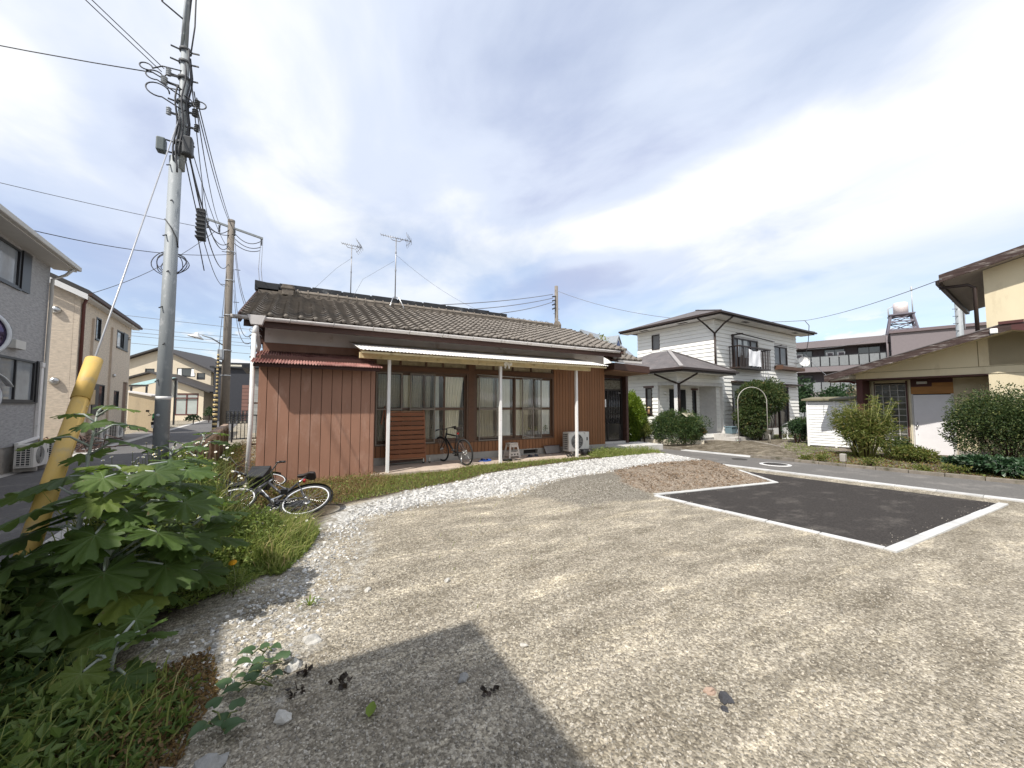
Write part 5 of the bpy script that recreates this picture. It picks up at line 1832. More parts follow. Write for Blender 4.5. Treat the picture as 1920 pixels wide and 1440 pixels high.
# striped guard sleeve at its foot
sg = thing('striped_guard', 'black and yellow striped guard beside the concrete pole', 'pole guard', (QX - .32, QY - .3, 0))
M_STY = mat('stripe yellow', (.55, .42, .20), rough=.6)
for k in range(16):
    z0 = .35 + k * .11
    MB().tube([(0, 0, z0), (0, 0, z0 + .11)], .095 if k < 14 else .085, 12).build('stripe', M_STY if k % 2 else M_BLKP, sg)
MB().tube([(0, 0, 0), (0, 0, .35)], .09, 12).build('sleeve', M_BLKP, sg)
for k in range(22):
    z0 = 2.12 + k * .085
    MB().tube([(.02, .02, z0), (.025, .02, z0 + .085)], .045, 8).build('thin_stripe', M_STY if k % 2 else M_BLKP, sg)
MB().tube([(.025, .02, 3.9), (.22, .25, 9.5)], .012, 5).build('stay_wire', M_WIREG, sg)
# thin steel pole near the fence
p3 = thing('service_pole', 'thin grey steel service pole behind the block wall', 'service pole', (-2.25, 24.6, 0))
MB().tube([(0, 0, 0), (0, 0, 5.0)], [.07, .06], 12).build('shaft', M_GALV, p3)
MB().lathe([(.075, 0), (.08, .1), (.05, .35), (.0, .38)], c=(0, 0, 4.6), n=10).build('head', M_IRON, p3)

# ------------------------------------------------------------------ overhead cables
A_ = lambda dx, z: Vector((PX + dx, PY, z))
B_ = lambda dx, z: Vector((QX + dx, QY - .1, z))
runs = [((.16, 7.35), (-.9, 10.3), .35, .010), ((.20, 7.2), (-.45, 10.2), .45, .010), ((.22, 7.05), (.1, 10.1), .4, .010), ((.15, 6.1), (-.12, 9.3), .8, .016),
        ((.18, 6.0), (-.1, 8.4), .9, .014), ((.13, 5.9), (-.1, 7.4), .8, .010), ((.16, 6.3), (.12, 9.0), .5, .008), ((.24, 7.1), (.14, 9.9), .25, .010)]
for i, (a, b, s_, r_) in enumerate(runs):
    cable('black cable slung between the steel pole and the concrete pole', sag_line(A_(*a), B_(*b), s_, 20), r_, M_WIRE, 'cables between the two poles')
mid = A_(.15, 6.1).lerp(B_(-.12, 9.3), .20)
cl = thing('cable_closure', 'black splice closure hanging on the cables beside the steel pole', 'cable closure', (-1.93, 10.2, 5.42))
MB().bar((0, 0, .34), (0.02, .02, -.34), .15, .13, up=(0, 1, 0)).build('case', M_PLASB, cl, bevel=.02)
for k in range(7):
    MB().bar((0, -.001, .28 - k * .09), (0, 0, .25 - k * .09), .16, .14, up=(0, 1, 0)).build('rib', M_IRON, cl)
MB().tube([(.02, 0, .34), (.0, -.1, .9)], .008, 5).build('lead', M_WIRE, cl)
MB().tube([(-.03, 0, -.34), (.04, .3, -.9)], .01, 5).build('lead', M_WIRE, cl)
cable('cable leaving the steel pole straight to the left', sag_line((PX - .35, PY, 7.32), (-16.0, 13.0, 9.6), .5, 16), .009)
cable('upper one of two cables rising steeply left from the steel pole top', sag_line((PX - .22, PY, 7.45), (-8.2, 2.6, 9.9), .1, 12), .0075)
cable('lower one of two cables rising steeply left from the steel pole top', sag_line((PX - .25, PY, 7.38), (-8.2, 2.3, 9.7), .1, 12), .0075)
cable('long sagging cable crossing from the grey house to the concrete pole', sag_line((-9.5, 10.6, 6.2), (QX + .05, QY, 8.95), .9, 20), .013)
cable('thin level cable from the concrete pole crossarm off to the left', sag_line((QX - 1.0, QY, 10.0), (-25, 22.0, 12.3), .5, 16), .012)
cable('cable from the concrete pole down to the beige house corner', sag_line((QX - .7, QY, 9.9), (-6.9, 19.6, 5.6), .35, 14), .011)
for i, (z0, z1) in enumerate(((6.2, 6.5), (5.2, 5.9), (5.0, 5.6), (4.7, 5.4), (4.35, 4.9))):
    cable('distant cable crossing the alley behind the concrete pole', sag_line((-30, 36, z0 + 3.2), (QX + 2.5, 30, z1), .3, 10), .014, M_WIREG, 'distant cables over the alley')
for i, (dx, z0, z1, sx) in enumerate(((.1, 9.8, 3.55, .9), (.14, 9.0, 3.4, .6), (.12, 8.2, 3.2, 1.1), (.15, 7.2, 3.0, .8))):
    cable('service cable dropping from the concrete pole to the bungalow corner', sag_line((QX + dx, QY, z0), (-.85 - .05 * i, 10.2 + .1 * i, z1), sx, 16), .010, M_WIRE, 'service cables to the bungalow')
for i, x in enumerate((1.18, 1.26)):
    cable('thin vertical cable dropping behind the bungalow roof from the crossarm', [(QX + x, QY - .1, 9.9), (QX + x + .45, QY - 6, 6.6), (QX + x + .8, QY - 9, 4.6)], .010, M_WIREG, 'thin cables from the crossarm')
sv = thing('service_bracket', 'white service bracket with insulators on the bungalow gable end', 'bracket', (-.78, 10.25, 3.0))
MB().box(-.05, -.02, -.05, .07, .02, .45).build('plate', M_DKBROWN, sv)
for k in range(3):
    MB().lathe([(.02, 0), (.04, .02), (.02, .05)], c=(-.10, 0, .05 + .15 * k), n=10).build('insulator', M_CER, sv)
    MB().tube([(-.1 + .12 * math.cos(t), -.05, .1 + .15 * k + .07 * math.sin(t)) for t in np.linspace(0, 5.5, 12)], .007, 5).build('loop', M_CER, sv)

# ------------------------------------------------------------------ traffic mirror at the left edge
tm = thing('traffic_mirror', 'round convex traffic mirror with grey rim at the left edge', 'traffic mirror', (-3.72, 7.14, 0), 0)
MB().tube([(0, .12, 0), (0, .12, 3.2)], .045, 12).build('post', mat('orange post', (.55, .17, .03), rough=.5), tm)
M_MIR = mat('purple mirror acrylic', (.12, .09, .16), rough=.06, metal=.75, var=.4, scale=2)
nrm = Vector((.55, -.8, -.06)).normalized()
for (z, nm) in ((2.44, 'upper'), (1.66, 'lower')):
    c = Vector((.26, -.06, z)) if nm == 'upper' else Vector((.19, .0, z))
    a = MB().lathe([(0, .05), (.15, .04), (.27, .0), (.30, -.02)][::-1], c=c, axis=tuple(nrm), n=32).build('mirror', M_MIR, tm)
    MB().lathe([(.295, -.03), (.295, .012), (.325, .02), (.34, -.03)], c=c, axis=tuple(nrm), n=32).build('mirror_rim', mat('grey mirror rim', (.62, .63, .66), rough=.4), tm)
    MB().lathe([(0, -.10), (.2, -.09), (.345, -.03)], c=c, axis=tuple(nrm), n=24).build('mirror_back', M_GALV, tm)
    MB().bar((0, .12, z), c - nrm * .06, .04, .04).build('arm', M_GALV, tm)
    sd_ = nrm.cross(Vector((0, 0, 1))).normalized()
    up_ = sd_.cross(nrm)

    def visor(u, v):
        an = R(22 + 136 * u)
        q = c + (sd_ * math.cos(an) + up_ * math.sin(an)) * .385 + nrm * (-.03 + .30 * v)
        return tuple(q)
    if nm == 'lower':
        vo = MB().sheet(visor, 14, 2).build('visor', mat('pale visor', (.55, .55, .54), rough=.5), tm)
        vo.modifiers.new('t', 'SOLIDIFY').thickness = .01
# ------------------------------------------------------------------ block wall along the alley
M_BLOCKW = mat('stained brown block', (0.20, 0.135, 0.085), rough=0.95, var=0.25, scale=5, rnd=0.22, bump=0.5, bscale=45, dirt=((0.07, 0.045, 0.03), 0.55, 3.2), stretch=(1, 1, .5))
M_CAPB = mat('weathered cap block', (0.30, 0.22, 0.165), rough=0.95, var=0.3, scale=8, rnd=0.15, bump=0.6, bscale=50, dirt=((0.10, 0.06, 0.045), 0.5, 5))
bw = thing('block_wall', 'low rust stained boundary wall running down the alley', 'wall', (-1.57, 7.75, 0), 4.6)
LN = 10.75
for i in range(27):
    y = i * 0.4
    for j in range(4):
        oy = 0
        MB().box(-.055, y + .003 + oy, -.02 + j * .20 + .002, .055 + random.uniform(-.006, .006), y + .397 + oy, .178 + j * .20).build('block', M_BLOCKW, bw)
    MB().box(-.085, y + .004, .782, .085, y + .396, .868 + random.uniform(-.006, .008)).build('cap_block', M_CAPB, bw, bevel=.01)
MB().box(-.045, 0, 0, .045, LN, .775).build('mortar_core', mat('dark mortar', (.09, .06, .045), rough=.95), bw)
for i in range(7):
    MB().box(.058, 1.2 + i * 1.5, 0, .12, 1.26 + i * 1.5, .72).build('buttress', M_BLOCKW, bw)
wb_ = thing('wire_crate', 'black mesh crate sitting on the far end of the block wall', 'crate', (-2.42, 18.9, .87))
mb = MB()
for k in range(6):
    mb.box(-.05 + k * .13, -.25, 0, -.035 + k * .13, .25, .5)
for k in range(6):
    mb.box(-.06, -.26, .0 + k * .095, .64, .26, .012 + k * .095)
mb.build('mesh_panel', M_BLKP, wb_)
# black railing fence beyond
rf = thing('railing_fence', 'black metal railing between the block wall and the bungalow', 'fence', (-2.5, 20.4, 0))
MB().box(0, -.02, 1.14, 1.9, .02, 1.19).build('top_rail', M_BLKP, rf)
MB().box(0, -.02, .12, 1.9, .02, .16).build('bottom_rail', M_BLKP, rf)
for k in range(14):
    MB().box(.05 + k * .138, -.011, .16, .075 + k * .138, .011, 1.14).build('baluster', M_BLKP, rf)
for x in (0, 1.86):
    MB().box(x, -.03, 0, x + .06, .03, 1.24).build('post', M_BLKP, rf)
# grey tiled building just behind the bungalow corner
gt = thing('grey_outbuilding', 'pale grey block outbuilding behind the black railing', 'building', (-2.5, 26.9, 0), 3)
mb = MB()
for j in range(15):
    for k in range(6):
        mb.box(k * .6 + .008, -.02, j * .25, k * .6 + .592, 0, j * .25 + .24)
mb.build('wall_blocks', mat('pale grey block', (.42, .42, .40), rough=.85, isl=.1), gt)
MB().box(0, 0, 0, 5, 4, 3.75).build('wall', mat('grey wall', (.30, .30, .29), rough=.85), gt)
MB().box(-.4, -.4, 3.76, 5.3, 4.4, 3.95).build('roof', M_BLACK, gt)


# ------------------------------------------------------------------ grey house across the alley
def siding_mat(name, col, pitch, rnd_=0.1):
    m = bpy.data.materials.new(name)
    m.use_nodes = True
    nt = m.node_tree
    N, L = nt.nodes.new, nt.links.new
    p = nt.nodes['Principled BSDF']
    p.inputs['Roughness'].default_value = .8
    tc = N('ShaderNodeTexCoord')
    mp = N('ShaderNodeMapping')
    mp.inputs['Scale'].default_value = (6, 6, 1 / pitch)
    L(tc.outputs['Object'], mp.inputs[0])
    n = N('ShaderNodeTexNoise')
    n.inputs['Scale'].default_value = 1.0
    n.inputs['Detail'].default_value = 5
    n.inputs['Roughness'].default_value = .7
    L(mp.outputs[0], n.inputs['Vector'])
    r = N('ShaderNodeValToRGB')
    r.color_ramp.elements[0].position = .3
    r.color_ramp.elements[0].color = (*[c * (1 - rnd_ * 2.2) for c in col], 1)
    r.color_ramp.elements[1].position = .7
    r.color_ramp.elements[1].color = (*[min(1, c * (1 + rnd_)) for c in col], 1)
    L(n.outputs['Fac'], r.inputs[0])
    L(r.outputs[0], p.inputs['Base Color'])
    b = N('ShaderNodeBump')
    b.inputs['Strength'].default_value = .6
    b.inputs['Distance'].default_value = .015
    L(n.outputs['Fac'], b.inputs['Height'])
    L(b.outputs[0], p.inputs['Normal'])
    return m


M_GSID = siding_mat('grey wood-grain siding', (.34, .335, .335), .035, .16)
M_BSID = siding_mat('beige stone siding', (.66, .555, .435), .045, .14)
M_BLKF = mat('black window frame', (.02, .02, .022), rough=.4)
M_GWIN = mat('pale window glass', (.22, .24, .26), rough=.08, var=.4, scale=1.2, spec=.9)
M_WHTR = mat('white trim', (.72, .71, .69), rough=.6, var=.06)
M_EAVG = mat('pale grey eave', (.50, .49, .46), rough=.6, var=.06)
gh = thing('grey_house', 'two storey grey sided house at the left edge', 'house', (-5.85, 14.4, 0), 4.6)
GY0 = -13.5
holes = [(-3.0, -1.18, 4.28, 5.18), (-1.9, -.1, 1.66, 2.68)]
mb = MB()
wall_holes(mb, 'x', -.14, .14, GY0, .35, .62, 5.42, holes)
mb.box(-7, .21, .62, -.145, .35, 5.42)
mb.box(-7, GY0, .62, -.145, GY0 + .14, 5.42)
mb.build('wall', M_GSID, gh)
MB().box(-7, GY0 + .03, 0, -.03, .32, .615).build('foundation', M_FOUND, gh)
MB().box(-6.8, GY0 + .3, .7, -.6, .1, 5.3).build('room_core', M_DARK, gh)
for (a0, a1, z0, z1) in holes:
    window(gh, 'x', -.03, 1, a0, a1 if z0 < 3 else a1 - .0, z0, z1, M_BLKF, n=2, glass=M_GWIN)
for (a0, a1, z0, z1) in ((-1.14, -.74, 4.26, 5.20), (-.06, .14, 1.64, 2.70), (-3.5, -3.05, 4.26, 5.2)):
    MB().box(.002, a0, z0, .035, a1, z1).build('shutter', M_BLKF, gh)
MB().box(.002, -1.5, 2.86, .14, -1.05, 3.06).build('vent_hood', M_EAVG, gh, bevel=.01)
mb = MB().prism([(.42, GY0 - .4, 5.30), (.42, GY0 - .4, 5.48), (-3.6, GY0 - .4, 7.0), (-3.6, GY0 - .4, 6.86)], (0, -GY0 + .95, 0))
mb.prism([(-3.6, GY0 - .4, 6.86), (-3.6, GY0 - .4, 7.0), (-7.4, GY0 - .4, 5.5), (-7.4, GY0 - .4, 5.34)], (0, -GY0 + .95, 0))
mb.build('roof', M_EAVG, gh)
MB().prism([(0.0, .22, 5.42), (-7, .22, 5.42), (-3.6, .22, 6.84)], (0, .12, 0)).build('gable_wall', M_GSID, gh)
MB().box(.0, GY0 - .4, 5.25, .43, .54, 5.29).build('soffit', M_EAVG, gh)
MB().box(.43, GY0 - .4, 5.28, .52, .56, 5.40).build('gutter', M_EAVG, gh, bevel=.02)
MB().tube([(.44, .30, 5.28), (.30, .30, 5.08), (.07, .29, 4.92), (.06, .29, .7), (.10, .25, .55)], .038, 10).build('downpipe', M_EAVG, gh)
MB().box(.0, .05, .72, .07, .18, 2.55).build('pipe_cover', M_WHITEP, gh, bevel=.01)
MB().box(.0, .04, 2.55, .085, .19, 2.68).build('pipe_cover_cap', M_WHITEP, gh, bevel=.01)
MB().bar((.05, -.9, .66), (.05, .15, .76), .07, .07).build('pipe_cover_run', M_WHITEP, gh, bevel=.01)
c_ = Matrix.Rotation(R(4.6), 4, 'Z')
for (y, lb) in ((-1.22, 'air conditioner unit by the grey house, the one nearer the road'), (-.10, 'air conditioner unit by the grey house, the one farther along the wall')):
    q = c_ @ Vector((.42, y, 0))
    air_con(lb, (-5.85 + q.x, 14.4 + q.y, .05), 94.6, w=.78, h=.52)

# ------------------------------------------------------------------ beige house beyond it
bh = thing('beige_house', 'two storey beige stone-sided house beyond the grey house', 'house', (-7.05, 19.7, 0), 4.6)
holes = [(1.74, 2.35, 4.25, 5.15), (4.53, 6.28, 4.3, 5.1), (1.75, 3.25, 1.25, 2.46), (4.6, 5.35, 1.5, 2.28), (5.95, 6.75, .3, 2.75)]
mb = MB()
wall_holes(mb, 'x', -.14, .14, 0.0, 6.9, .3, 5.62, holes)
mb.box(-6, 0, .3, -.145, .14, 5.62)
mb.box(-6, 6.76, .3, -.145, 6.9, 5.62)
mb.prism([(-.0, 0.005, 5.62), (-6, .005, 5.62), (-6, .005, 7.6), (-3, .005, 7.35)], (0, .13, 0))
mb.build('wall', M_BSID, bh)
MB().box(-6, .03, 0, -.03, 6.87, .295).build('foundation', M_FOUND, bh)
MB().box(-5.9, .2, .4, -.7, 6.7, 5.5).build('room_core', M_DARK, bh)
for i, (a0, a1, z0, z1) in enumerate(holes[:4]):
    window(bh, 'x', -.03, 1, a0, a1, z0, z1, M_BLKF, n=1 if a1 - a0 < .9 else 2, glass=M_GWIN if i in (1,) else None)
MB().box(.002, 5.55, 4.28, .03, 6.26, 5.12).build('shutter', M_BLKF, bh)
MB().box(.002, 1.74, 1.25, .03, 2.45, 2.46).build('shutter', M_BLKF, bh)
MB().box(-.10, 5.95, .3, -.06, 6.75, 2.75).build('entry_recess', mat('brown entry', (.20, .13, .09), rough=.7), bh)
mb = MB().prism([(.28, -.3, 5.62), (.28, -.3, 5.76), (-3.2, -.3, 7.46), (-3.2, -.3, 7.32)], (0, 7.5, 0))
mb.prism([(-3.2, -.3, 7.32), (-3.2, -.3, 7.46), (-6.4, -.3, 7.9), (-6.4, -.3, 7.7)], (0, 7.5, 0))
mb.build('roof', mat('dark slate sheet', (.045, .042, .04), rough=.6), bh)
MB().prism([(.26, -.33, 5.40), (.26, -.33, 5.60), (-3.2, -.33, 7.30), (-3.2, -.33, 7.08)], (0, .03, 0)).build('barge_board', M_WHTR, bh)
MB().box(.005, -.28, 5.50, .26, 7.1, 5.61).build('soffit', M_WHTR, bh)
MB().box(.26, -.3, 5.56, .36, 7.2, 5.66).build('gutter', M_DKBROWN, bh)
MB().tube([(.12, .12, 5.5), (.06, .14, 5.3), (.06, .14, .1)], .05, 10).build('downpipe', mat('maroon pipe', (.12, .04, .03), rough=.5), bh)
for (y, x, zt, zb_) in ((1.35, .06, 5.0, .6), (3.72, .06, 5.05, .6)):
    MB().box(.0, y - .05, zb_, .07, y + .06, zt).build('pipe_cover', mat('beige pipe cover', (.52, .43, .34), rough=.6), bh)
MB().box(.01, 1.0, 1.62, .17, 1.5, 2.2).build('meter_box', mat('tan meter box', (.50, .36, .19), rough=.6), bh, bevel=.02)
for (x, z) in ((-.58, 4.98), (-.50, 2.45)):
    MB().lathe([(.02, 0), (.14, .01), (.13, .06), (.07, .12), (0, .13)], c=(x, .0, z), axis=(0, -1, -.2), n=16).build('round_vent', M_STEEL, bh)
for (y, z) in ((6.45, 4.95), (4.3, 2.95)):
    MB().lathe([(.02, 0), (.09, .01), (.06, .08), (0, .09)], c=(.0, y, z), axis=(1, 0, -.2), n=12).build('round_vent', M_STEEL, bh)
q = c_ @ Vector((.45, 1.3, 0))
air_con('white air conditioner unit below the maroon downpipe of the beige house', (-7.05 + q.x, 19.7 + q.y, .1), 94.6)
q = c_ @ Vector((.45, 3.4, 0))
air_con('white air conditioner unit between the two lower windows of the beige house', (-7.05 + q.x, 19.7 + q.y, .1), 94.6)
# white car nose half hidden between grey and beige houses
wc = thing('parked_car', 'pale parked car half hidden between the grey and beige houses', 'car', (-9.6, 17.6, 0), 4.6)
M_CARW = mat('pearl car paint', (.62, .65, .68), rough=.2, var=.05, spec=.6)
body = [(-1.9, .35), (1.9, .35), (2.05, .6), (1.95, .85), (1.0, .98), (.55, 1.42), (-1.1, 1.48), (-1.75, 1.0), (-2.0, .8)]
MB().prism([(x, -.8, z) for x, z in body], (0, 1.6, 0)).build('body', M_CARW, wc, bevel=.08)
MB().prism([(.93, -.72, 1.0), (.52, -.66, 1.40), (.52, .66, 1.40), (.93, .72, 1.0)], (.035, 0, .02)).build('windscreen', dark_glass(), wc)
MB().box(-1.0, -.83, 1.02, .5, -.805, 1.36).build('side_window', dark_glass(), wc)
for x in (-1.25, 1.25):
    for y in (-.84, .68):
        MB().lathe([(0, 0), (.2, .01), (.31, .02), (.31, .16), (0, .16)], c=(x, y, .31), axis=(0, 1, 0), n=20).build('wheel', M_TYRE, wc)
for y in (-.6, .6):
    MB().box(1.93, y - .18, .66, 2.06, y + .18, .80).build('headlight', M_CER, wc, bevel=.03)
# junk pile at the corner of the beige house
jp = thing('scrap_pile', 'tangle of dark scrap branches at the foot of the beige house corner', 'scrap pile', (-6.55, 18.9, 0))
for k in range(26):
    a, b = random.uniform(0, 6.28), random.uniform(0, .9)
    p_ = Vector((random.uniform(-.5, .5), random.uniform(-.6, .6), .03))
    MB().tube([p_, p_ + Vector((math.cos(a) * .35, math.sin(a) * .35, b * .8)), p_ + Vector((math.cos(a + .6) * .7, math.sin(a + .6) * .6, b * .5))], .018, 5).build('branch', M_DKBROWN, jp)
bx = thing('cardboard_box', 'brown cardboard box behind the air conditioners of the grey house', 'box', (-6.9, 17.0, 0), 10)
MB().box(-.3, -.25, 0, .3, .25, .55).build('carton', mat('brown carton', (.28, .17, .09), rough=.9), bx)
MB().box(-.32, -.27, .551, .32, -.02, .56).box(-.32, .02, .551, .32, .27, .56).build('flap', _m['brown carton'], bx)

# ------------------------------------------------------------------ shed and carport farther along
sh = thing('metal_shed', 'long tan ribbed metal shed wall behind the motorbike', 'shed', (-7.3, 29.6, 0), 112.9)
shz = lambda x: 2.13 + .052 * x
MB().prism([(0, -.03, 0), (9, -.03, 0), (9, -.03, shz(9)), (0, -.03, shz(0))], (0, -.12, 0)).build('core', M_DKBROWN, sh)
M_TANM = mat('tan shed metal', (.33, .255, .155), rough=.6, rnd=.06)
for k in range(56):
    x = k * .16
    MB().prism([(x + .006, 0, .10), (x + .148, 0, .10), (x + .148, 0, shz(x + .148) - .02), (x + .006, 0, shz(x + .006) - .02)], (0, -.028, 0)).build('wall_rib', M_TANM, sh)
MB().prism([(-.25, .2, shz(-.25)), (9.3, .2, shz(9.3)), (9.3, .2, shz(9.3) + .07), (-.25, .2, shz(-.25) + .07)], (0, -.5, 0)).build('roof', mat('pale shed roof', (.48, .45, .42), rough=.6), sh)
cp = thing('carport', 'carport with pale green translucent roof beyond the beige house', 'carport', (-11.5, 40.7, 0), -29)
for k in range(3):
    MB().prism([(k * .42, 0, 3.25), (k * .42 + .38, 0, 3.25), (k * .42 + .38, 2.6, 3.98), (k * .42, 2.6, 3.98)], (0, 0, .03)).build('roof_panel', mat('green polycarbonate', (.30, .46, .42), rough=.25), cp)
MB().box(-.1, -.06, 3.1, 1.35, .04, 3.23).box(-.1, 2.5, 3.8, 1.35, 2.6, 3.93).build('roof_beam', M_BLKP, cp)
for x in (.0, 1.2):
    MB().box(x, -.05, 0, x + .1, .04, 3.09).box(x, 2.5, 0, x + .1, 2.59, 3.79).build('post', M_BLKP, cp)
MB().box(-.1, 2.61, 2.3, 1.35, 2.66, 3.7).build('back_panel', M_EAVG, cp)
# motorbike
mk = thing('motorbike', 'black and green motorbike parked with its back to the alley', 'motorbike', (-6.45, 26.6, 0), 100)
for x in (-.62, .62):
    MB().tube([(x + .26 * math.cos(a), 0, .30 + .26 * math.sin(a)) for a in np.linspace(0, 6.283, 24, endpoint=False)], .065, 8, closed=True).build('wheel', M_TYRE, mk)
MB().prism([(-.85, -.14, .78), (-.2, -.16, .72), (.1, -.18, .80), (.5, -.16, 1.0), (.35, -.16, .55), (-.3, -.16, .42)], (0, .32, 0)).build('body', M_BLKP, mk, bevel=.05)
MB().prism([(.38, -.2, .95), (.75, -.12, .75), (.62, -.12, 1.12), (.5, -.18, 1.2)], (0, .36, 0)).build('fairing', mat('green fairing', (.05, .35, .08), rough=.3), mk, bevel=.04)
MB().prism([(-.9, -.1, .86), (-.1, -.13, .80), (-.15, -.13, .90), (-.92, -.1, .95)], (0, .22, 0)).build('seat', M_SADDLE, mk, bevel=.02)
MB().prism([(-.93, -.1, .96), (-.55, -.12, .93), (-.6, -.12, 1.02), (-.92, -.1, 1.04)], (0, .22, 0)).build('tail_cowl', _m['green fairing'], mk, bevel=.02)
MB().box(-.96, -.12, .46, -.93, .12, .62).build('number_plate', M_WHTR, mk)
MB().tube([(.42, -.36, 1.08), (.5, -.1, 1.12), (.5, .1, 1.12), (.42, .36, 1.08)], .02, 8).build('handlebar', M_BLKP, mk)
for s_ in (-1, 1):
    MB().tube([(.5, s_ * .25, 1.1), (.52, s_ * .40, 1.28)], .01, 5).build('mirror_stem', M_BLKP, mk)
    MB().box(.50, s_ * .40 - .07, 1.26, .53, s_ * .40 + .07, 1.36).build('mirror', M_BLKP, mk, bevel=.01)

# ------------------------------------------------------------------ cream two storey house at the end of the alley
M_CREAM = mat('cream stucco', (.60, .52, .40), rough=.9, var=.08, scale=1.5, bump=.1)
ch_ = thing('cream_house', 'cream two storey house with a dark gabled roof at the end of the alley', 'house', (-17.2, 61.4, 0), -20)
mb = MB()
holes = [(1.2, 2.2, 5.45, 6.05), (4.58, 6.58, 5.10, 6.17), (6.74, 7.66, 4.78, 5.87)]
wall_holes(mb, 'y', 0, .2, -3, 8.3, 0, 5.6, holes)
wall_holes(mb, 'y', 0, .2, .8, 6.4, 5.6, 6.3, holes)
mb.prism([(-3, 0, 5.6), (.8, 0, 5.6), (.8, 0, 7.6), (-3, 0, 6.1)], (0, .2, 0)).prism([(6.4, 0, 5.6), (8.3, 0, 5.6), (8.3, 0, 5.9), (6.4, 0, 6.82)], (0, .2, 0))
mb.prism([(.8, 0, 6.3), (6.4, 0, 6.3), (6.4, 0, 6.82), (3.0, 0, 8.42), (.8, 0, 7.6)], (0, .2, 0))
mb.box(8.1, .21, 0, 8.3, 9, 5.7)
mb.build('wall', M_CREAM, ch_)
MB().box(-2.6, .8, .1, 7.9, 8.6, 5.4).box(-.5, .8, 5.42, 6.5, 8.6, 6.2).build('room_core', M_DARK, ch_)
for i, h in enumerate(holes):
    window(ch_, 'y', .06, -1, *h, M_BLKF, n=1, fw=.09, sill=False)
for x0, x1 in ((4.66, 5.10), (6.08, 6.5)):
    MB().prism([(x0, .02, 5.18), (x1, .02, 5.18), (x1 - .05, .02, 6.1), (x0 + .05, .02, 6.1)], (0, .015, 0)).build('window_curtain', M_CURTW, ch_)
for (y0, y1, z0, z1) in ((.5, 1.9, 4.2, 5.4), (3.4, 5.2, 3.4, 5.2)):
    window(ch_, 'x', 8.3, 1, y0, y1, z0, z1, M_BLKF, n=1, fw=.09, sill=False)
mb = MB().prism([(-3.5, -.6, 5.96), (3.0, -.6, 8.44), (3.0, -.6, 8.64), (-3.5, -.6, 6.16)], (0, 10, 0))
mb.prism([(3.0, -.6, 8.44), (9.2, -.6, 5.46), (9.2, -.6, 5.66), (3.0, -.6, 8.64)], (0, 10, 0))
mb.build('roof', mat('dark charcoal roof', (.05, .045, .043), rough=.7), ch_)
# ground floor bay with its own gable
mb = MB()
wall_holes(mb, 'y', -4.2, .2, -1.5, 10.0, 0, 3.2, [(7.1, 9.5, .55, 3.0)])
mb.prism([(-1.5, -4.2, 3.2), (10.0, -4.2, 3.2), (4.9, -4.2, 5.2)], (0, .2, 0))
mb.box(9.8, -3.99, 0, 10.0, -.01, 3.2)
mb.build('bay_wall', M_CREAM, ch_)
MB().box(-1.3, -3.4, .1, 9.4, -.1, 3.1).build('bay_core', M_DARK, ch_)
mb = MB().prism([(-2.0, -4.8, 3.02), (4.9, -4.8, 5.20), (4.9, -4.8, 5.36), (-2.0, -4.8, 3.18)], (0, 4.75, 0))
mb.prism([(4.9, -4.8, 5.20), (10.9, -4.8, 3.04), (10.9, -4.8, 3.20), (4.9, -4.8, 5.36)], (0, 4.75, 0))
mb.build('bay_roof', _m['dark charcoal roof'], ch_)
f = window(ch_, 'y', -4.12, -1, 7.1, 9.5, .55, 3.0, mat('maroon frame', (.11, .04, .035), rough=.5), n=2, fw=.16, sill=False, glass=mat('frosted pale glass', (.36, .39, .37), rough=.3, var=.15, scale=1))
MB().box(7.2, -4.26, 2.4, 9.4, -4.205, 2.53).build('lintel', _m['maroon frame'], ch_)
MB().box(10.6, -2.5, 0, 11.6, -1.7, 3.0).build('porch_block', M_CREAM, ch_)
for k in range(3):
    p_ = thing('potted_shrub', ['small dark shrub by the cream house corner', 'taller dark shrub by the cream house side', 'low grey shrub on the cream house forecourt'][k], 'shrub', [(-7.4, 46.0, 0), (-7.0, 50.5, 0), (-8.0, 43.0, 0)][k])
    V, Fc = [], []
    hh = (1.5, 2.2, .8)[k]
    for _ in range(260):
        a, b = random.uniform(0, 6.28), random.uniform(-.2, 1.5)
        rr = random.uniform(.4, 1) * (.45, .5, .7)[k]
        c = Vector((math.cos(a) * math.cos(b) * rr, math.sin(a) * math.cos(b) * rr, hh * (.5 + .5 * math.sin(b) * random.uniform(.6, 1))))
        d = Vector((random.uniform(-1, 1), random.uniform(-1, 1), random.uniform(-.5, 1))).normalized() * .16
        w = Vector((random.uniform(-1, 1), random.uniform(-1, 1), random.uniform(-1, 1))).cross(d).normalized() * .06
        n = len(V)
        V += [c, c + d * .5 + w, c + d, c + d * .5 - w]
        Fc.append((n, n + 1, n + 2, n + 3))
    MB().add(V, Fc).build('foliage', leaf_mat('dark shrub leaf', (.025, .05, .02), (.07, .10, .04)), p_)
    MB().tube([(0, 0, 0), (.03, 0, hh * .6)], .04, 6).build('stem', M_DKBROWN, p_)

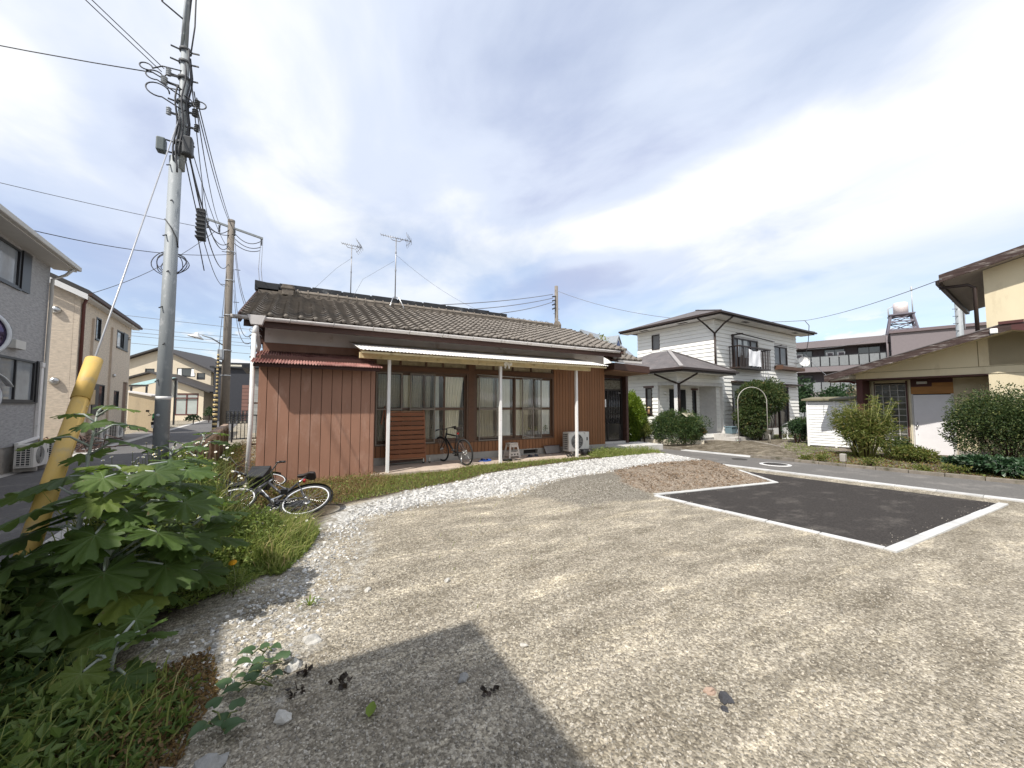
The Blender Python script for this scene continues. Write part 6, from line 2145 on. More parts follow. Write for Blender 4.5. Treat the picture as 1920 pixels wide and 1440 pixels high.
# ------------------------------------------------------------------ dark modern house and pale block far down the alley
mh_ = thing('dark_modern_house', 'dark modern house with brown brick panel behind the concrete pole', 'house', (-7.7, 49.5, 0), -14)
MB().box(0, 0, 0, 7, 8, 5.5).build('wall', mat('navy black cladding', (.03, .032, .04), rough=.6), mh_)
M_BRP = mat('brown brick panel', (.19, .105, .085), rough=.85, rnd=.08)
for j in range(10):
    MB().box(2.6, -.06, j * .38 + .02, 6.2, -.01, j * .38 + .36).build('brick_course', M_BRP, mh_)
window(mh_, 'y', -.08, -1, 3.4, 4.9, 4.1, 4.9, M_BLKF, n=2, fw=.08, glass=M_GWIN)
window(mh_, 'y', -.10, -1, 3.4, 4.6, 1.9, 2.6, M_BLKF, n=1, fw=.08)
MB().box(-.3, -.3, 5.51, 7.3, 8.3, 5.7).build('roof', M_BLACK, mh_)
pb_ = thing('pale_block', 'pale flat roofed building rising behind the dark modern house', 'building', (-9.3, 61.3, 0), -14)
MB().box(0, 0, 0, 9, 8, 7.0).build('wall', mat('pale cream cladding', (.62, .58, .48), rough=.8), pb_)
for k in range(6):
    MB().box(.1, -.05, 3.7 + k * .55, 8.9, -.005, 4.2 + k * .55).build('cladding_panel', _m['pale cream cladding'], pb_)
MB().box(-.1, -.1, 7.01, 9.1, 8.1, 7.2).build('roof', M_BLACK, pb_)

# ------------------------------------------------------------------ the house behind the camera whose shadow falls on the lot
nb = thing('neighbour_house', 'two storey house behind the viewer casting the angular shadow', 'house', (-2.89, .53, 0))
M_NB = mat('neighbour wall', (.48, .44, .38), rough=.85, var=.1)
mb = MB()
wall_holes(mb, 'x', -.6, .15, -9.5, -.5, 0, 5.45, [(-3.5, -1.8, .9, 2.1), (-3.5, -1.8, 3.6, 4.7)])
mb.box(-8, -.65, 0, -.605, -.5, 5.45)
mb.box(-8, -9.5, 0, -.605, -9.35, 5.45)
mb.build('wall', M_NB, nb)
MB().box(-7.9, -9.3, .1, -1.0, -.7, 5.4).build('room_core', M_DARK, nb)
for z0, z1 in ((.9, 2.1), (3.6, 4.7)):
    window(nb, 'x', -.5, 1, -3.5, -1.8, z0, z1, M_BLKF)
MB().box(-8.6, -10, 5.46, 0, 0, 5.62).build('roof', M_BLACK, nb)
# ------------------------------------------------------------------ foliage tools


def leaf_cloud(pts, dirs, size, width=0.45, bend=0.25):
    """folded leaves: one diamond of two faces each, pts (n,3), dirs (n,3)"""
    n = len(pts)
    d = dirs / (np.linalg.norm(dirs, axis=1, keepdims=True) + 1e-9)
    rr = rng.normal(size=(n, 3))
    w = np.cross(d, rr)
    w /= (np.linalg.norm(w, axis=1, keepdims=True) + 1e-9)
    up = np.cross(w, d)
    s = np.asarray(size).reshape(-1, 1) if hasattr(size, '__len__') else np.full((n, 1), size)
    a = pts
    t = pts + d * s - up * s * bend * .4
    l = pts + d * s * .45 + w * s * width * .5 + up * s * bend * .3
    r = pts + d * s * .45 - w * s * width * .5 + up * s * bend * .3
    V = np.stack([a, l, t, r], 1).reshape(-1, 3)
    i = np.arange(n)[:, None] * 4
    Fc = np.concatenate([i + np.array([[0, 2, 1]]), i + np.array([[0, 3, 2]])], 0)
    return V, Fc


def lumpy(n, c, rad, seed, lumps=9, shell=.55, core=0.0):
    """points and outward directions filling a lumpy ellipsoid crown made of several clumps"""
    r = np.random.default_rng(seed)
    P, D = [], []
    cl = []
    for k in range(lumps):
        v = r.normal(size=3)
        v /= np.linalg.norm(v)
        if v[2] < -.35:
            v[2] *= -.6
        cl.append((v * r.uniform(.35, .78), r.uniform(.30, .52)))
    cl.append((np.zeros(3), .62))
    per = n // len(cl)
    for (cc, rr) in cl:
        v = r.normal(size=(per, 3))
        v /= np.linalg.norm(v, axis=1, keepdims=True)
        q = cc + v * rr * (shell + (1 - shell) * r.uniform(0, 1, (per, 1)) ** .5) * (1 + .18 * np.sin(v[:, :1] * 5 + v[:, 1:2] * 7))
        P.append(q)
        D.append(v + r.normal(scale=.55, size=(per, 3)))
    if core:
        m = int(n * core)
        v = r.normal(size=(m, 3))
        v /= np.linalg.norm(v, axis=1, keepdims=True)
        w = .90 + .10 * np.sin(v[:, :1] * 9 + seed) * np.sin(v[:, 1:2] * 8) * np.cos(v[:, 2:] * 7)
        P.append(v * w * r.uniform(.82, 1.04, (m, 1)))
        D.append(v + r.normal(scale=.5, size=(m, 3)))
    P = np.concatenate(P)
    D = np.concatenate(D)
    P = P * np.asarray(rad) + np.asarray(c)
    return P, D


def bush(name, label, loc, rad, n, size, m, stems=5, cat='bush', zc=None, lumps=10, seed=1, group=None, width=.5, shell=.55, stem_m=None, part='foliage', zmin=.02, core=0.0):
    t = thing(name, label, cat, loc, 0, group)
    zc = rad[2] * .95 if zc is None else zc
    P, D = lumpy(n, (0, 0, zc), rad, seed, lumps, shell, core)
    ok = P[:, 2] > zmin
    P, D = P[ok], D[ok]
    V, Fc = leaf_cloud(P, D, rng.uniform(size * .65, size * 1.25, len(P)), width)
    o = np_mesh(part, V, Fc, m, t)
    s = MB()
    r = random.Random(seed)
    for k in range(stems):
        a = r.uniform(0, 6.28)
        q = Vector((math.cos(a) * rad[0] * .55 * r.uniform(.3, 1), math.sin(a) * rad[1] * .55 * r.uniform(.3, 1), zc + rad[2] * .35 * r.uniform(-.3, 1)))
        b = Vector((math.cos(a) * rad[0] * .08, math.sin(a) * rad[1] * .08, 0))
        s.tube([b, b.lerp(q, .5) + Vector((0, 0, .05)), q], [.03, .022, .008], 6)
    s.build('stem', stem_m or M_DKBROWN, t)
    return t


L_CYP = leaf_mat('golden cypress leaf', (.07, .13, .015), (.20, .26, .03), .3)
L_AZA = leaf_mat('azalea leaf', (.022, .050, .018), (.075, .115, .035), .25, (.14, .15, .045))
L_DK = leaf_mat('dark evergreen leaf', (.014, .034, .016), (.045, .085, .028), .22)
L_WIS = leaf_mat('wisteria leaf', (.030, .058, .020), (.088, .118, .038), .3, (.15, .12, .045))
L_BAM = leaf_mat('bamboo leaf', (.075, .105, .025), (.19, .21, .055), .4, (.30, .24, .09))
L_COV = leaf_mat('ground cover leaf', (.016, .044, .020), (.055, .105, .045), .2, (.30, .36, .28))
L_TREE = leaf_mat('street tree leaf', (.045, .085, .022), (.11, .15, .04), .35)
L_YEL = leaf_mat('yellowing tree leaf', (.12, .15, .03), (.30, .28, .05), .35)

# ------------------------------------------------------------------ the white house
WO, WA = (17.58, 11.4), 3.0
M_LAP = mat('white lap siding', (.80, .79, .745), rough=.65, var=.04, scale=1.2, dirt=((.62, .61, .56), .25, 2))
M_SLATE = mat('grey slate roof', (.115, .105, .105), rough=.85, var=.25, scale=2.2, bump=.5, bscale=40, dirt=((.17, .14, .135), .45, 6))
M_BRTR = mat('dark brown house trim', (.035, .022, .018), rough=.45, var=.1)
M_SOFW = mat('white soffit', (.74, .73, .70), rough=.7)
M_LAPSHADE = mat('grey siding gap shade', (.60, .59, .57), rough=.9)  # wall grey seen through the board gaps; paints the shade lines under the laps
wh = thing('white_house', 'white two storey lap sided house with brown trim and slate roofs', 'house', (*WO, 0), WA)
LX, LY = 8.7, 4.6
h_front = [(1.37, 7.5, .35, 2.72), (1.52, 4.17, 3.45, 5.08), (5.96, 7.55, 3.93, 5.0)]
h_left = [(3.08, 3.62, 4.70, 5.56)]
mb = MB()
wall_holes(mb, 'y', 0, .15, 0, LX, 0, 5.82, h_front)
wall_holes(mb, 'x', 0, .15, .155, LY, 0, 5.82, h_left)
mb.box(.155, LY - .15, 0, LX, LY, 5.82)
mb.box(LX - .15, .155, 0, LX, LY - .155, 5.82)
mb.build('wall', M_LAPSHADE, wh)
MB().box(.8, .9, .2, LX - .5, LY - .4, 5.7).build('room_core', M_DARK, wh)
mb = MB()
lap(mb, 'y', 0, -1, -.02, LX + .02, .35, 5.80, .20, h_front, .034)
lap(mb, 'x', 0, -1, -.02, LY, 2.6, 5.80, .20, h_left, .034)
mb.build('siding_boards', M_LAP, wh)
window(wh, 'x', .04, -1, 3.08, 3.62, 4.70, 5.56, M_BRTR, n=1, sill=False, glass=mat('grey shutter', (.20, .20, .20), rough=.6))
fo = window(wh, 'y', .05, -1, 1.37, 7.5, .35, 2.72, M_BRTR, n=4, fw=.10, sill=False)
fo = window(wh, 'y', .05, -1, 1.52, 4.17, 3.45, 5.08, M_BRTR, n=4, fw=.07, sill=False, glass=mat('grey screen', (.17, .175, .18), rough=.3, var=.3, scale=2))
for x0, x1, zc_ in ((2.18, 2.60, 4.10), (2.72, 3.20, 4.10)):
    MB().prism([(x0, .015, zc_), (x1, .015, zc_), (x1 - .12, .015, 5.0), (x0, .015, 5.0)], (0, .008, 0)).build('net_curtain', mat('pale net curtain', (.62, .66, .66), rough=.9), fo)
window(wh, 'y', .05, -1, 5.96, 7.55, 3.93, 5.0, M_BRTR, n=2, fw=.06, sill=False, glass=_m['grey screen'])
mb = MB().box(1.30, -.32, 2.765, 8.72, -.022, 2.83)
mb.prism([(4.8, -.62, 2.60), (6.9, -.62, 2.60), (6.9, -.022, 2.76), (4.8, -.022, 2.76)], (0, 0, .03))
mb.build('window_awning', M_BRTR, wh)
# eaves and hip roof
EZ, OH = 5.82, .72
mb = MB()
e = [(-OH, -OH), (LX + OH, -OH), (LX + OH, LY + OH), (-OH, LY + OH)]
rz_, rx0, rx1, ry_ = 7.02, 2.3, 6.4, 2.3
V = [(x, y, EZ + .16) for x, y in e] + [(rx0, ry_, rz_), (rx1, ry_, rz_)] + [(x, y, EZ + .08) for x, y in e]
mb.add(V, [(0, 1, 5, 4), (1, 2, 5), (2, 3, 4, 5), (3, 0, 4), (9, 8, 7, 6), (0, 6, 7, 1), (1, 7, 8, 2), (2, 8, 9, 3), (3, 9, 6, 0)])
rf_ = mb.build('roof', M_SLATE, wh)
for k, (a, b) in enumerate(((0, 4), (1, 5), (4, 5))):
    MB().bar(Vector(V[a]) + Vector((0, 0, .02)), Vector(V[b]) + Vector((0, 0, .02)), .16, .05).build('hip_cap', M_SLATE, rf_)
for k in range(3):
    t0 = .2 + .26 * k
    for q in range(16):
        u = q / 16
        a = Vector(V[3]).lerp(Vector(V[0]), u)
    # snow guards along the left slope
mb = MB()
MB().box(-OH - .002, -OH - .002, EZ, LX + OH, -OH + .03, EZ + .15).box(-OH - .002, -OH + .031, EZ, -OH + .03, LY + OH, EZ + .15).build('fascia', M_BRTR, wh)
g_ = MB()
g_.box(-OH - .11, -OH - .11, EZ + .06, LX + OH + .11, -OH - .004, EZ + .155)
g_.box(-OH - .11, -OH - .003, EZ + .06, -OH - .004, LY + OH, EZ + .155)
g_.build('gutter', M_BRTR, wh, bevel=.012)
MB().box(-OH + .031, -OH + .031, EZ + .01, LX + OH - .01, -.021, EZ + .03).box(-OH + .031, -.02, EZ + .01, -.021, LY + OH, EZ + .03).build('soffit', M_SOFW, wh)
for (x, y) in ((1.9, -.4), (7.4, -.4)):
    MB().box(x, y - .1, EZ - .0, x + .5, y + .1, EZ + .009).build('soffit_vent', M_BRTR, wh)
MB().box(-.45, 1.2, EZ, -.25, 1.7, EZ + .009).box(-.45, 3.6, EZ, -.25, 4.1, EZ + .009).build('soffit_vent', M_BRTR, wh)
d = MB().tube([(-.065, -.065, 3.0), (-.065, -.065, 5.1)], .05, 10)
d.build('downpipe', M_BRTR, wh)
MB().tube([(-.065, -.065, 5.08), (.25, -.35, 5.55), (.42, -.76, EZ + .05)], .04, 8).tube([(-.065, -.065, 5.08), (-.35, .25, 5.55), (-.76, .42, EZ + .05)], .04, 8).build('downpipe_branch', M_BRTR, wh)
# balcony railing with washing
br_ = MB().box(1.22, -.56, 3.44, 4.26, -.022, 3.50)
bo = br_.build('balcony', M_BRTR, wh)
MB().box(1.20, -.58, 4.50, 4.28, -.50, 4.56).box(1.20, -.499, 4.50, 1.26, -.022, 4.56).box(4.22, -.499, 4.50, 4.28, -.022, 4.56).build('top_rail', M_BRTR, bo)
me_bar = MB().box(-.012, -.012, 3.50, .012, .012, 4.50).mesh('baluster', M_BRTR)
for k in range(23):
    link('baluster', me_bar, bo, (1.25 + k * .135, -.54, 0))
for k in range(4):
    link('baluster', me_bar, bo, (1.23, -.42 + k * .12, 0))
    link('baluster', me_bar, bo, (4.25, -.42 + k * .12, 0))
MB().box(1.50, -.10, 3.50, 1.62, -.022, 5.2).box(2.35, -.05, 3.50, 2.47, -.022, 4.2).build('balcony_post', M_BRTR, bo)
MB().tube([(1.4, -.45, 5.18), (4.9, -.50, 5.05)], .018, 6).tube([(1.4, -.3, 5.22), (5.0, -.35, 5.08)], .018, 6).build('drying_rod', M_BRTR, bo)
MB().box(1.46, -.58, 5.12, 1.54, -.022, 5.18).build('rod_bracket', M_BRTR, bo)
cos_ = lambda p_: Matrix.Rotation(R(WA), 4, 'Z') @ Vector(p_) + Vector((*WO, 0))


def cloth(u, v):
    return cos_((2.0 + u * 1.15, -.58 - .012 * math.sin(u * 14) - .01 * math.sin(v * 5 + u * 9), 4.44 - .10 * math.sin(u * 3.14) - v * (.86 - .10 * math.sin(u * 3.14)) - .01 * math.sin(u * 20)))


tag(MB().sheet(cloth, 24, 10).build('washing', mat('white washing', (.82, .82, .84), rough=.9, var=.06, dirt=((.5, .5, .56), .3, 6))), 'white sheet hung on the balcony railing of the white house', 'washing')
# second window flower box, dish
fb = MB().box(5.86, -.46, 3.62, 8.62, -.022, 3.68).box(5.86, -.46, 3.681, 5.92, -.022, 3.86).box(5.92, -.46, 3.681, 8.62, -.40, 3.80)
fb.build('flower_box', mat('brown flower box', (.10, .052, .032), rough=.6), wh)
MB().tube([(5.95, -.30, 4.96), (8.5, -.45, 4.92)], .015, 6).tube([(5.95, -.02, 4.95), (5.95, -.42, 4.98)], .015, 6).build('drying_rod', M_BRTR, wh)
ds = thing('satellite_dish', 'white satellite dish on the right corner of the white house', 'satellite dish', tuple(cos_((8.78, -.35, 4.22))), WA)
MB().lathe([(0, -.05), (.15, -.035), (.27, .01), (.31, .05)], c=(0, 0, 0), axis=(-.6, -.75, .3), n=24).build('reflector', M_WHTR, ds)
MB().tube([(0, .05, 0), (0, .3, -.05), (-.12, .34, -.1)], .02, 6).build('arm', M_CER, ds)
MB().tube([(-.1, -.1, -.25), (-.22, -.34, .05)], .012, 6).build('feed_arm', M_CER, ds)
# porch block
bx0, by0, by1, pz = -3.25, -.15, 3.3, 3.02
h_l = [(1.12, 1.5, 1.18, 2.40), (-.16, .82, .28, 2.5)]
h_r = [(bx0 - .01, .28, .28, 2.5)]
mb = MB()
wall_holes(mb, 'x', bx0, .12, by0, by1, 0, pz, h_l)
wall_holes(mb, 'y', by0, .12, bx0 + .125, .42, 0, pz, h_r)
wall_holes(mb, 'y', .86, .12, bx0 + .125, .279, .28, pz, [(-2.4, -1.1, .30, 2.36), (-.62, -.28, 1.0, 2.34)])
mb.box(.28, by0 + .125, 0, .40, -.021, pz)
mb.build('porch_wall', M_LAPSHADE, wh)
mb = MB()
lap(mb, 'x', bx0, -1, by0 - .02, by1, 0.1, pz, .17, h_l, .03)
lap(mb, 'y', by0, -1, bx0 - .02, .42, 0.1, pz, .17, h_r, .03)
lap(mb, 'y', .86, -1, bx0 + .125, .25, .30, 2.6, .15, [(-2.4, -1.1, .30, 2.36), (-.62, -.28, 1.0, 2.34)])
lap(mb, 'x', .28, -1, by0 + .12, .86, .30, 2.6, .15, [])
mb.build('porch_siding_boards', M_LAP, wh)
MB().box(bx0 + .125, by0 + .125, 0, .27, .858, .27).build('porch_floor', M_CONC, wh)
MB().box(bx0 + .125, by0 + .125, 2.52, .27, .858, 2.56).build('porch_ceiling', M_SOFW, wh)
window(wh, 'x', bx0 + .02, -1, 1.12, 1.5, 1.18, 2.40, M_BRTR, n=1, fw=.05)
MB().box(bx0 - .06, 1.04, 2.41, bx0 + .02, 1.58, 2.50).build('window_head', mat('mauve window head', (.16, .11, .10), rough=.6), wh)
window(wh, 'y', .88, -1, -.62, -.28, 1.0, 2.34, M_BRTR, n=1, fw=.05)
MB().box(-.70, .80, 2.35, -.20, .87, 2.44).build('window_head', _m['mauve window head'], wh)
dd = MB().box(-2.39, .87, .30, -1.11, .92, 2.35)
do = dd.build('front_door', mat('black door', (.014, .013, .015), rough=.35), wh)
MB().box(-2.28, .855, .45, -1.88, .868, 2.2).box(-1.62, .855, .45, -1.22, .868, 2.2).build('door_panel', M_BLKP, do)
MB().box(-1.42, .84, 1.2, -1.39, .868, 1.5).build('handle', M_STEEL, do)
MB().lathe([(0, 0), (.08, .01), (.07, .09), (0, .11)], c=(-2.7, .86, 2.15), axis=(0, -1, 0), n=14).build('wall_lamp', _m['opal lamp'], wh)
MB().box(bx0 + .0, by0 + .0, .0, bx0 + .15, by0 + .15, 2.5).build('porch_column', M_WHTR, wh)
MB().tube([(bx0 + .06, by0 - .06, 1.15), (bx0 + .06, by0 - .06, 2.55)], .055, 10).build('porch_downpipe', M_BRTR, wh)
MB().tube([(bx0 + .06, by0 - .06, 2.52), (bx0 + .6, by0 - .6, 2.98)], .04, 8).tube([(bx0 + .06, by0 - .06, 2.52), (bx0 - .6, by0 + .7, 2.98)], .04, 8).build('porch_downpipe_branch', M_BRTR, wh)
ez = pz
P0 = [(bx0 - .75, by0 - .75), (.12, by0 - .75), (.12, 4.2), (bx0 - .75, 4.2)]
apx = [(-1.95, 1.15, 4.24), (-1.95, 2.1, 4.24)]
V = [(x, y, ez + .16) for x, y in P0] + apx + [(x, y, ez + .06) for x, y in P0]
mb = MB().add(V, [(0, 1, 4), (1, 2, 5, 4), (2, 3, 5), (3, 0, 4, 5), (9, 8, 7, 6), (0, 6, 7, 1), (1, 7, 8, 2), (2, 8, 9, 3), (3, 9, 6, 0)])
pr = mb.build('porch_roof', M_SLATE, wh)
MB().bar(Vector(V[0]) + Vector((0, 0, .02)), Vector(V[4]) + Vector((0, 0, .02)), .15, .05).build('hip_cap', mat('lead hip cap', (.30, .28, .27), rough=.6), pr)
MB().bar(Vector(V[1]) + Vector((0, 0, .02)), Vector(V[4]) + Vector((0, 0, .02)), .12, .04).build('hip_cap', M_SLATE, pr)
g_ = MB()
g_.box(bx0 - .86, by0 - .86, ez + .05, .23, by0 - .752, ez + .15)
g_.box(bx0 - .86, by0 - .751, ez + .05, bx0 - .752, 4.2, ez + .15)
g_.build('porch_gutter', M_BRTR, wh, bevel=.012)
MB().box(bx0 - .75, by0 - .75, ez - .03, .12, by0 - .70, ez + .055).box(bx0 - .75, by0 - .699, ez - .03, bx0 - .70, 4.2, ez + .055).box(.07, by0 - .699, ez - .03, .12, -.022, ez + .055).build('porch_fascia', M_BRTR, wh)
MB().box(bx0 - .699, by0 - .699, ez - .01, .069, by0 - .02, ez + .01).box(bx0 - .699, by0 - .019, ez - .01, bx0 - .02, 4.2, ez + .01).build('porch_soffit', M_SOFW, wh)
MB().box(-.6, -1.15, .0, 1.1, by0 - .02, .15).box(-.6, -.75, .151, 1.0, by0 - .02, .28).build('porch_step', M_CONC, wh)
# white garden planter walls
M_PLW = mat('cream planter wall', (.62, .56, .45), rough=.9, var=.15, scale=3, dirt=((.40, .33, .24), .35, 4))
pw = thing('planter_wall', 'low cream planter wall under the white house window', 'planter', tuple(cos_((1.0, -1.3, 0))), WA)
MB().box(-.05, 0, 0, 1.6, .12, .42).box(1.5, .121, 0, 1.6, 1.2, .42).build('wall', M_PLW, pw)
MB().box(.0, .121, .0, 1.49, 1.2, .36).build('soil', mat('dark soil', (.05, .038, .028), rough=1), pw)
pw2 = thing('planter_wall', 'whitish kerb planter along the road below the big clipped bush', 'planter', (13.15, 12.05, -.1), -46)
for k in range(7):
    MB().box(k * .36, 0, 0, k * .36 + .35, .14, .23 + random.uniform(-.01, .01)).build('block', M_PLW, pw2, bevel=.01)
bush('flowering_plant', 'pink flowering plant in the cream planter by the white house', tuple(cos_((1.75, -.8, .34))), (.62, .4, .22), 900, .07, L_AZA, 3, 'flowers', seed=44)
V, Fc = leaf_cloud(*[np.asarray(a) for a in lumpy(160, cos_((1.75, -.8, .62)), (.62, .42, .16), 5)], .05, .9)
o = np_mesh('blossoms', V, Fc, leaf_mat('pink petal', (.30, .07, .12), (.42, .14, .20), .3))
o.parent = [x for x in bpy.data.objects if x.name.startswith('flowering_plant')][0]
o.location = -Vector(o.parent.location)
# storage bins on the step
for k, (x, lb, cl_) in enumerate(((.05, 'teal plastic bin with lid on the white house step', (.13, .19, .22)), (.55, 'pale blue plastic bin with lid right of the teal one', (.26, .31, .36)))):
    t = thing('storage_bin', lb, 'storage bin', tuple(cos_((x, -.62, .28))), WA)
    mbb = mat('bin plastic %d' % k, cl_, rough=.4)
    MB().prism([(-.19, -.15, 0), (.19, -.15, 0), (.22, -.15, .28), (-.22, -.15, .28)], (0, .32, 0)).build('tub', mbb, t, bevel=.03)
    MB().box(-.235, -.18, .285, .235, .2, .34).build('lid', mbb, t, bevel=.03)
lt = thing('letter_box_stand', 'dark brown letter box stand with a pale roof by the white house steps', 'letter box', tuple(cos_((-3.1, -.5, .0))), WA)
MB().box(-.28, -.12, .75, .28, .12, 1.12).build('box', M_BRTR, lt)
MB().prism([(-.36, -.2, 1.12), (.36, -.2, 1.12), (.36, 0, 1.26), (-.36, 0, 1.26)], (0, .02, .01)).prism([(-.36, .2, 1.12), (.36, .2, 1.12), (.36, 0, 1.26), (-.36, 0, 1.26)], (0, .0, .02)).build('roof', mat('pale lid', (.36, .33, .25), rough=.8), lt)
for x in (-.24, .2):
    MB().box(x, -.05, 0, x + .06, .05, .75).build('post', M_BRTR, lt)
fg = thing('doll', 'small straw hatted figure on the sill of the narrow white house window', 'ornament', tuple(cos_((bx0 - .05, 1.3, 1.185))))
MB().lathe([(0, 0), (.07, .0), (.05, .15), (.04, .22), (0, .24)], n=12).build('dress', mat('tan cloth', (.30, .18, .10), rough=.9), fg)
MB().lathe([(0, .22), (.05, .27), (.0, .32)], n=12).lathe([(.09, .30), (.05, .33), (0, .36)], n=12).build('head', mat('straw', (.55, .42, .26), rough=.9), fg)

# clipped conifer, round azaleas
M_TRUNK = mat('bark', (.075, .055, .04), rough=.95, var=.3, scale=8, bump=.8, bscale=30)
bush('golden_conifer', 'bright golden green egg shaped conifer beside the bungalow entrance', (12.75, 12.35, -.05), (.72, .72, 1.22), 9000, .075, L_CYP, 3, 'conifer', zc=1.12, lumps=14, seed=3, shell=.8, core=1.6, stem_m=M_TRUNK)
bush('golden_conifer', 'smaller golden green conifer tucked behind the egg shaped one', (14.0, 13.0, 0), (.45, .45, .85), 3000, .07, L_CYP, 2, 'conifer', zc=.85, seed=4, shell=.8, core=1.6, stem_m=M_TRUNK)
bush('azalea_bush', 'broad clipped azalea in front of the white house porch', (14.35, 11.15, -.02), (1.25, 1.1, .78), 14000, .065, L_AZA, 6, 'bush', zc=.62, lumps=18, seed=6, core=.6)
bush('azalea_bush', 'lower yellowish azalea at the left end of the kerb planter', (13.25, 11.95, -.02), (.55, .5, .48), 2600, .07, leaf_mat('pale azalea leaf', (.06, .10, .02), (.20, .20, .05), .3), 3, 'bush', seed=8)
bush('azalea_bush', 'small azalea with reddish leaves at the right end of the kerb planter', (14.85, 10.55, -.05), (.55, .5, .40), 2600, .065, leaf_mat('red tip azalea leaf', (.03, .06, .018), (.10, .11, .03), .3, (.22, .07, .03)), 3, 'bush', seed=9)
bush('clipped_shrub', 'dark clipped shrub between the arbor and the white shed', (19.6, 8.7, 0), (.75, .75, .62), 5200, .07, L_AZA, 4, 'bush', seed=12, lumps=8)
bush('clipped_shrub', 'lower dark shrub tight against the left side of the white shed', (18.3, 8.35, 0), (.45, .5, .55), 3000, .065, L_DK, 3, 'bush', seed=13)
# wisteria arbor
ab = thing('wisteria_arbor', 'bushy wisteria grown over a dark post arbor before the white house', 'wisteria', (19.0, 10.25, 0), WA)
P1, D1 = lumpy(15000, (.1, -.1, 1.95), (1.5, 1.0, .86), 21, 18, .45, .3)
P2, D2 = lumpy(7000, (-.75, -.1, 1.0), (.75, .65, .95), 22, 9, .4, .4)
P, D = np.concatenate([P1, P2]), np.concatenate([D1, D2])
D[:, 2] -= .35
V, Fc = leaf_cloud(P, D, rng.uniform(.07, .14, len(P)), .42)
np_mesh('foliage', V, Fc, L_WIS, ab)
for (x, y) in ((-.55, -.35), (1.05, -.45), (1.55, .55), (-.3, .7)):
    MB().box(x - .05, y - .05, 0, x + .05, y + .05, 2.0).build('post', M_BRTR, ab)
MB().tube([(-.55, -.3, 0), (-.48, -.2, .8), (-.6, -.1, 1.4), (-.2, 0, 2.0)], [.07, .05, .05, .03], 8).tube([(.7, .2, 0), (.8, .1, .9), (.5, .1, 1.9)], [.05, .04, .02], 8).build('trunk', M_TRUNK, ab)
for k in range(7):
    a = k * .9
    MB().tube([(.2 * math.cos(a) + .4, .3 * math.sin(a), .05), (.5 * math.cos(a) + .5, .4 * math.sin(a), .8), (.3 * math.cos(a) + .4, .2 * math.sin(a), 1.6)], .014, 5).build('vine_stem', M_TRUNK, ab)
ar = thing('garden_arch', 'thin white hoop garden arch in front of the wisteria', 'garden arch', (16.9, 9.35, 0), -29)
pts = [(.62, 0, 0), (.62, 0, 1.75)] + [(.62 * math.cos(a), 0, 1.75 + .62 * math.sin(a)) for a in np.linspace(.15, 3.0, 14)] + [(-.62, 0, 1.75), (-.62, 0, 0)]
MB().tube(pts, .015, 8).build('hoop', mat('dull white tube', (.42, .40, .36), rough=.5), ar)
MB().tube([(.70, 0, 0), (.70, 0, .35)], .018, 6).tube([(.62, 0, .35), (.70, 0, .35)], .015, 6).build('brace', _m['dull white tube'], ar)
# bits under the arbor
wf = thing('window_ornament', 'small white arched window frame standing under the arbor', 'ornament', (20.4, 9.7, 0), -40)
w_ = MB().box(-.28, 0, 0, .28, .04, .05).box(-.28, 0, .05, -.22, .04, .5).box(.22, 0, .05, .28, .04, .5).box(-.03, .005, .05, .03, .035, .7).box(-.22, .006, .30, .22, .034, .35)
w_.tube([(.25 * math.cos(a), .02, .48 + .25 * math.sin(a)) for a in np.linspace(0, 3.14, 12)], .03, 6)
w_.build('frame', M_WHTR, wf)
pf = thing('picket_fence', 'short white picket fence between the white house and the shed', 'fence', (23.4, 9.95, 0), -68)
for k in range(9):
    MB().prism([(k * .2, 0, .05), (k * .2 + .17, 0, .05), (k * .2 + .17, 0, 1.15), (k * .2 + .085, 0, 1.25), (k * .2, 0, 1.15)], (0, .02, 0)).build('picket', M_WHTR, pf)
MB().box(-.05, .021, .3, 1.85, .05, .38).box(-.05, .021, .9, 1.85, .05, .98).build('rail', M_WHTR, pf)

# ------------------------------------------------------------------ the yellow house
YO, YA = (17.10, 4.50), 6.0
cy_ = lambda p_: Matrix.Rotation(R(YA), 4, 'Z') @ Vector(p_) + Vector((*YO, 0))
M_YST = mat('yellow stucco', (.63, .55, .385), rough=.95, var=.06, scale=1.6, bump=.35, bscale=160, stretch=(1, 1, .35), dirt=((.53, .45, .305), .38, 2.2))
M_WEATH = mat('weathered fascia board', (.060, .042, .038), rough=.9, var=.4, scale=5, stretch=(1, .5, 6), bump=.4, bscale=30, spec=.08, dirt=((.34, .31, .285), .42, 4.5))
M_MAR = mat('maroon boards', (.075, .024, .021), rough=.5, var=.15, scale=3)
M_ORW = mat('orange stained board', (.42, .20, .06), rough=.6, var=.2, scale=3, stretch=(1, .6, 8))
yh = thing('yellow_house', 'yellow stucco house with weathered gable boards and a white door', 'house', (*YO, 0), YA)
ra = (-2.04, 3.78)                       # ridge y, z at the top of the boards
sl_ = .292
roofz = lambda y: ra[1] - abs(y - ra[0]) * sl_
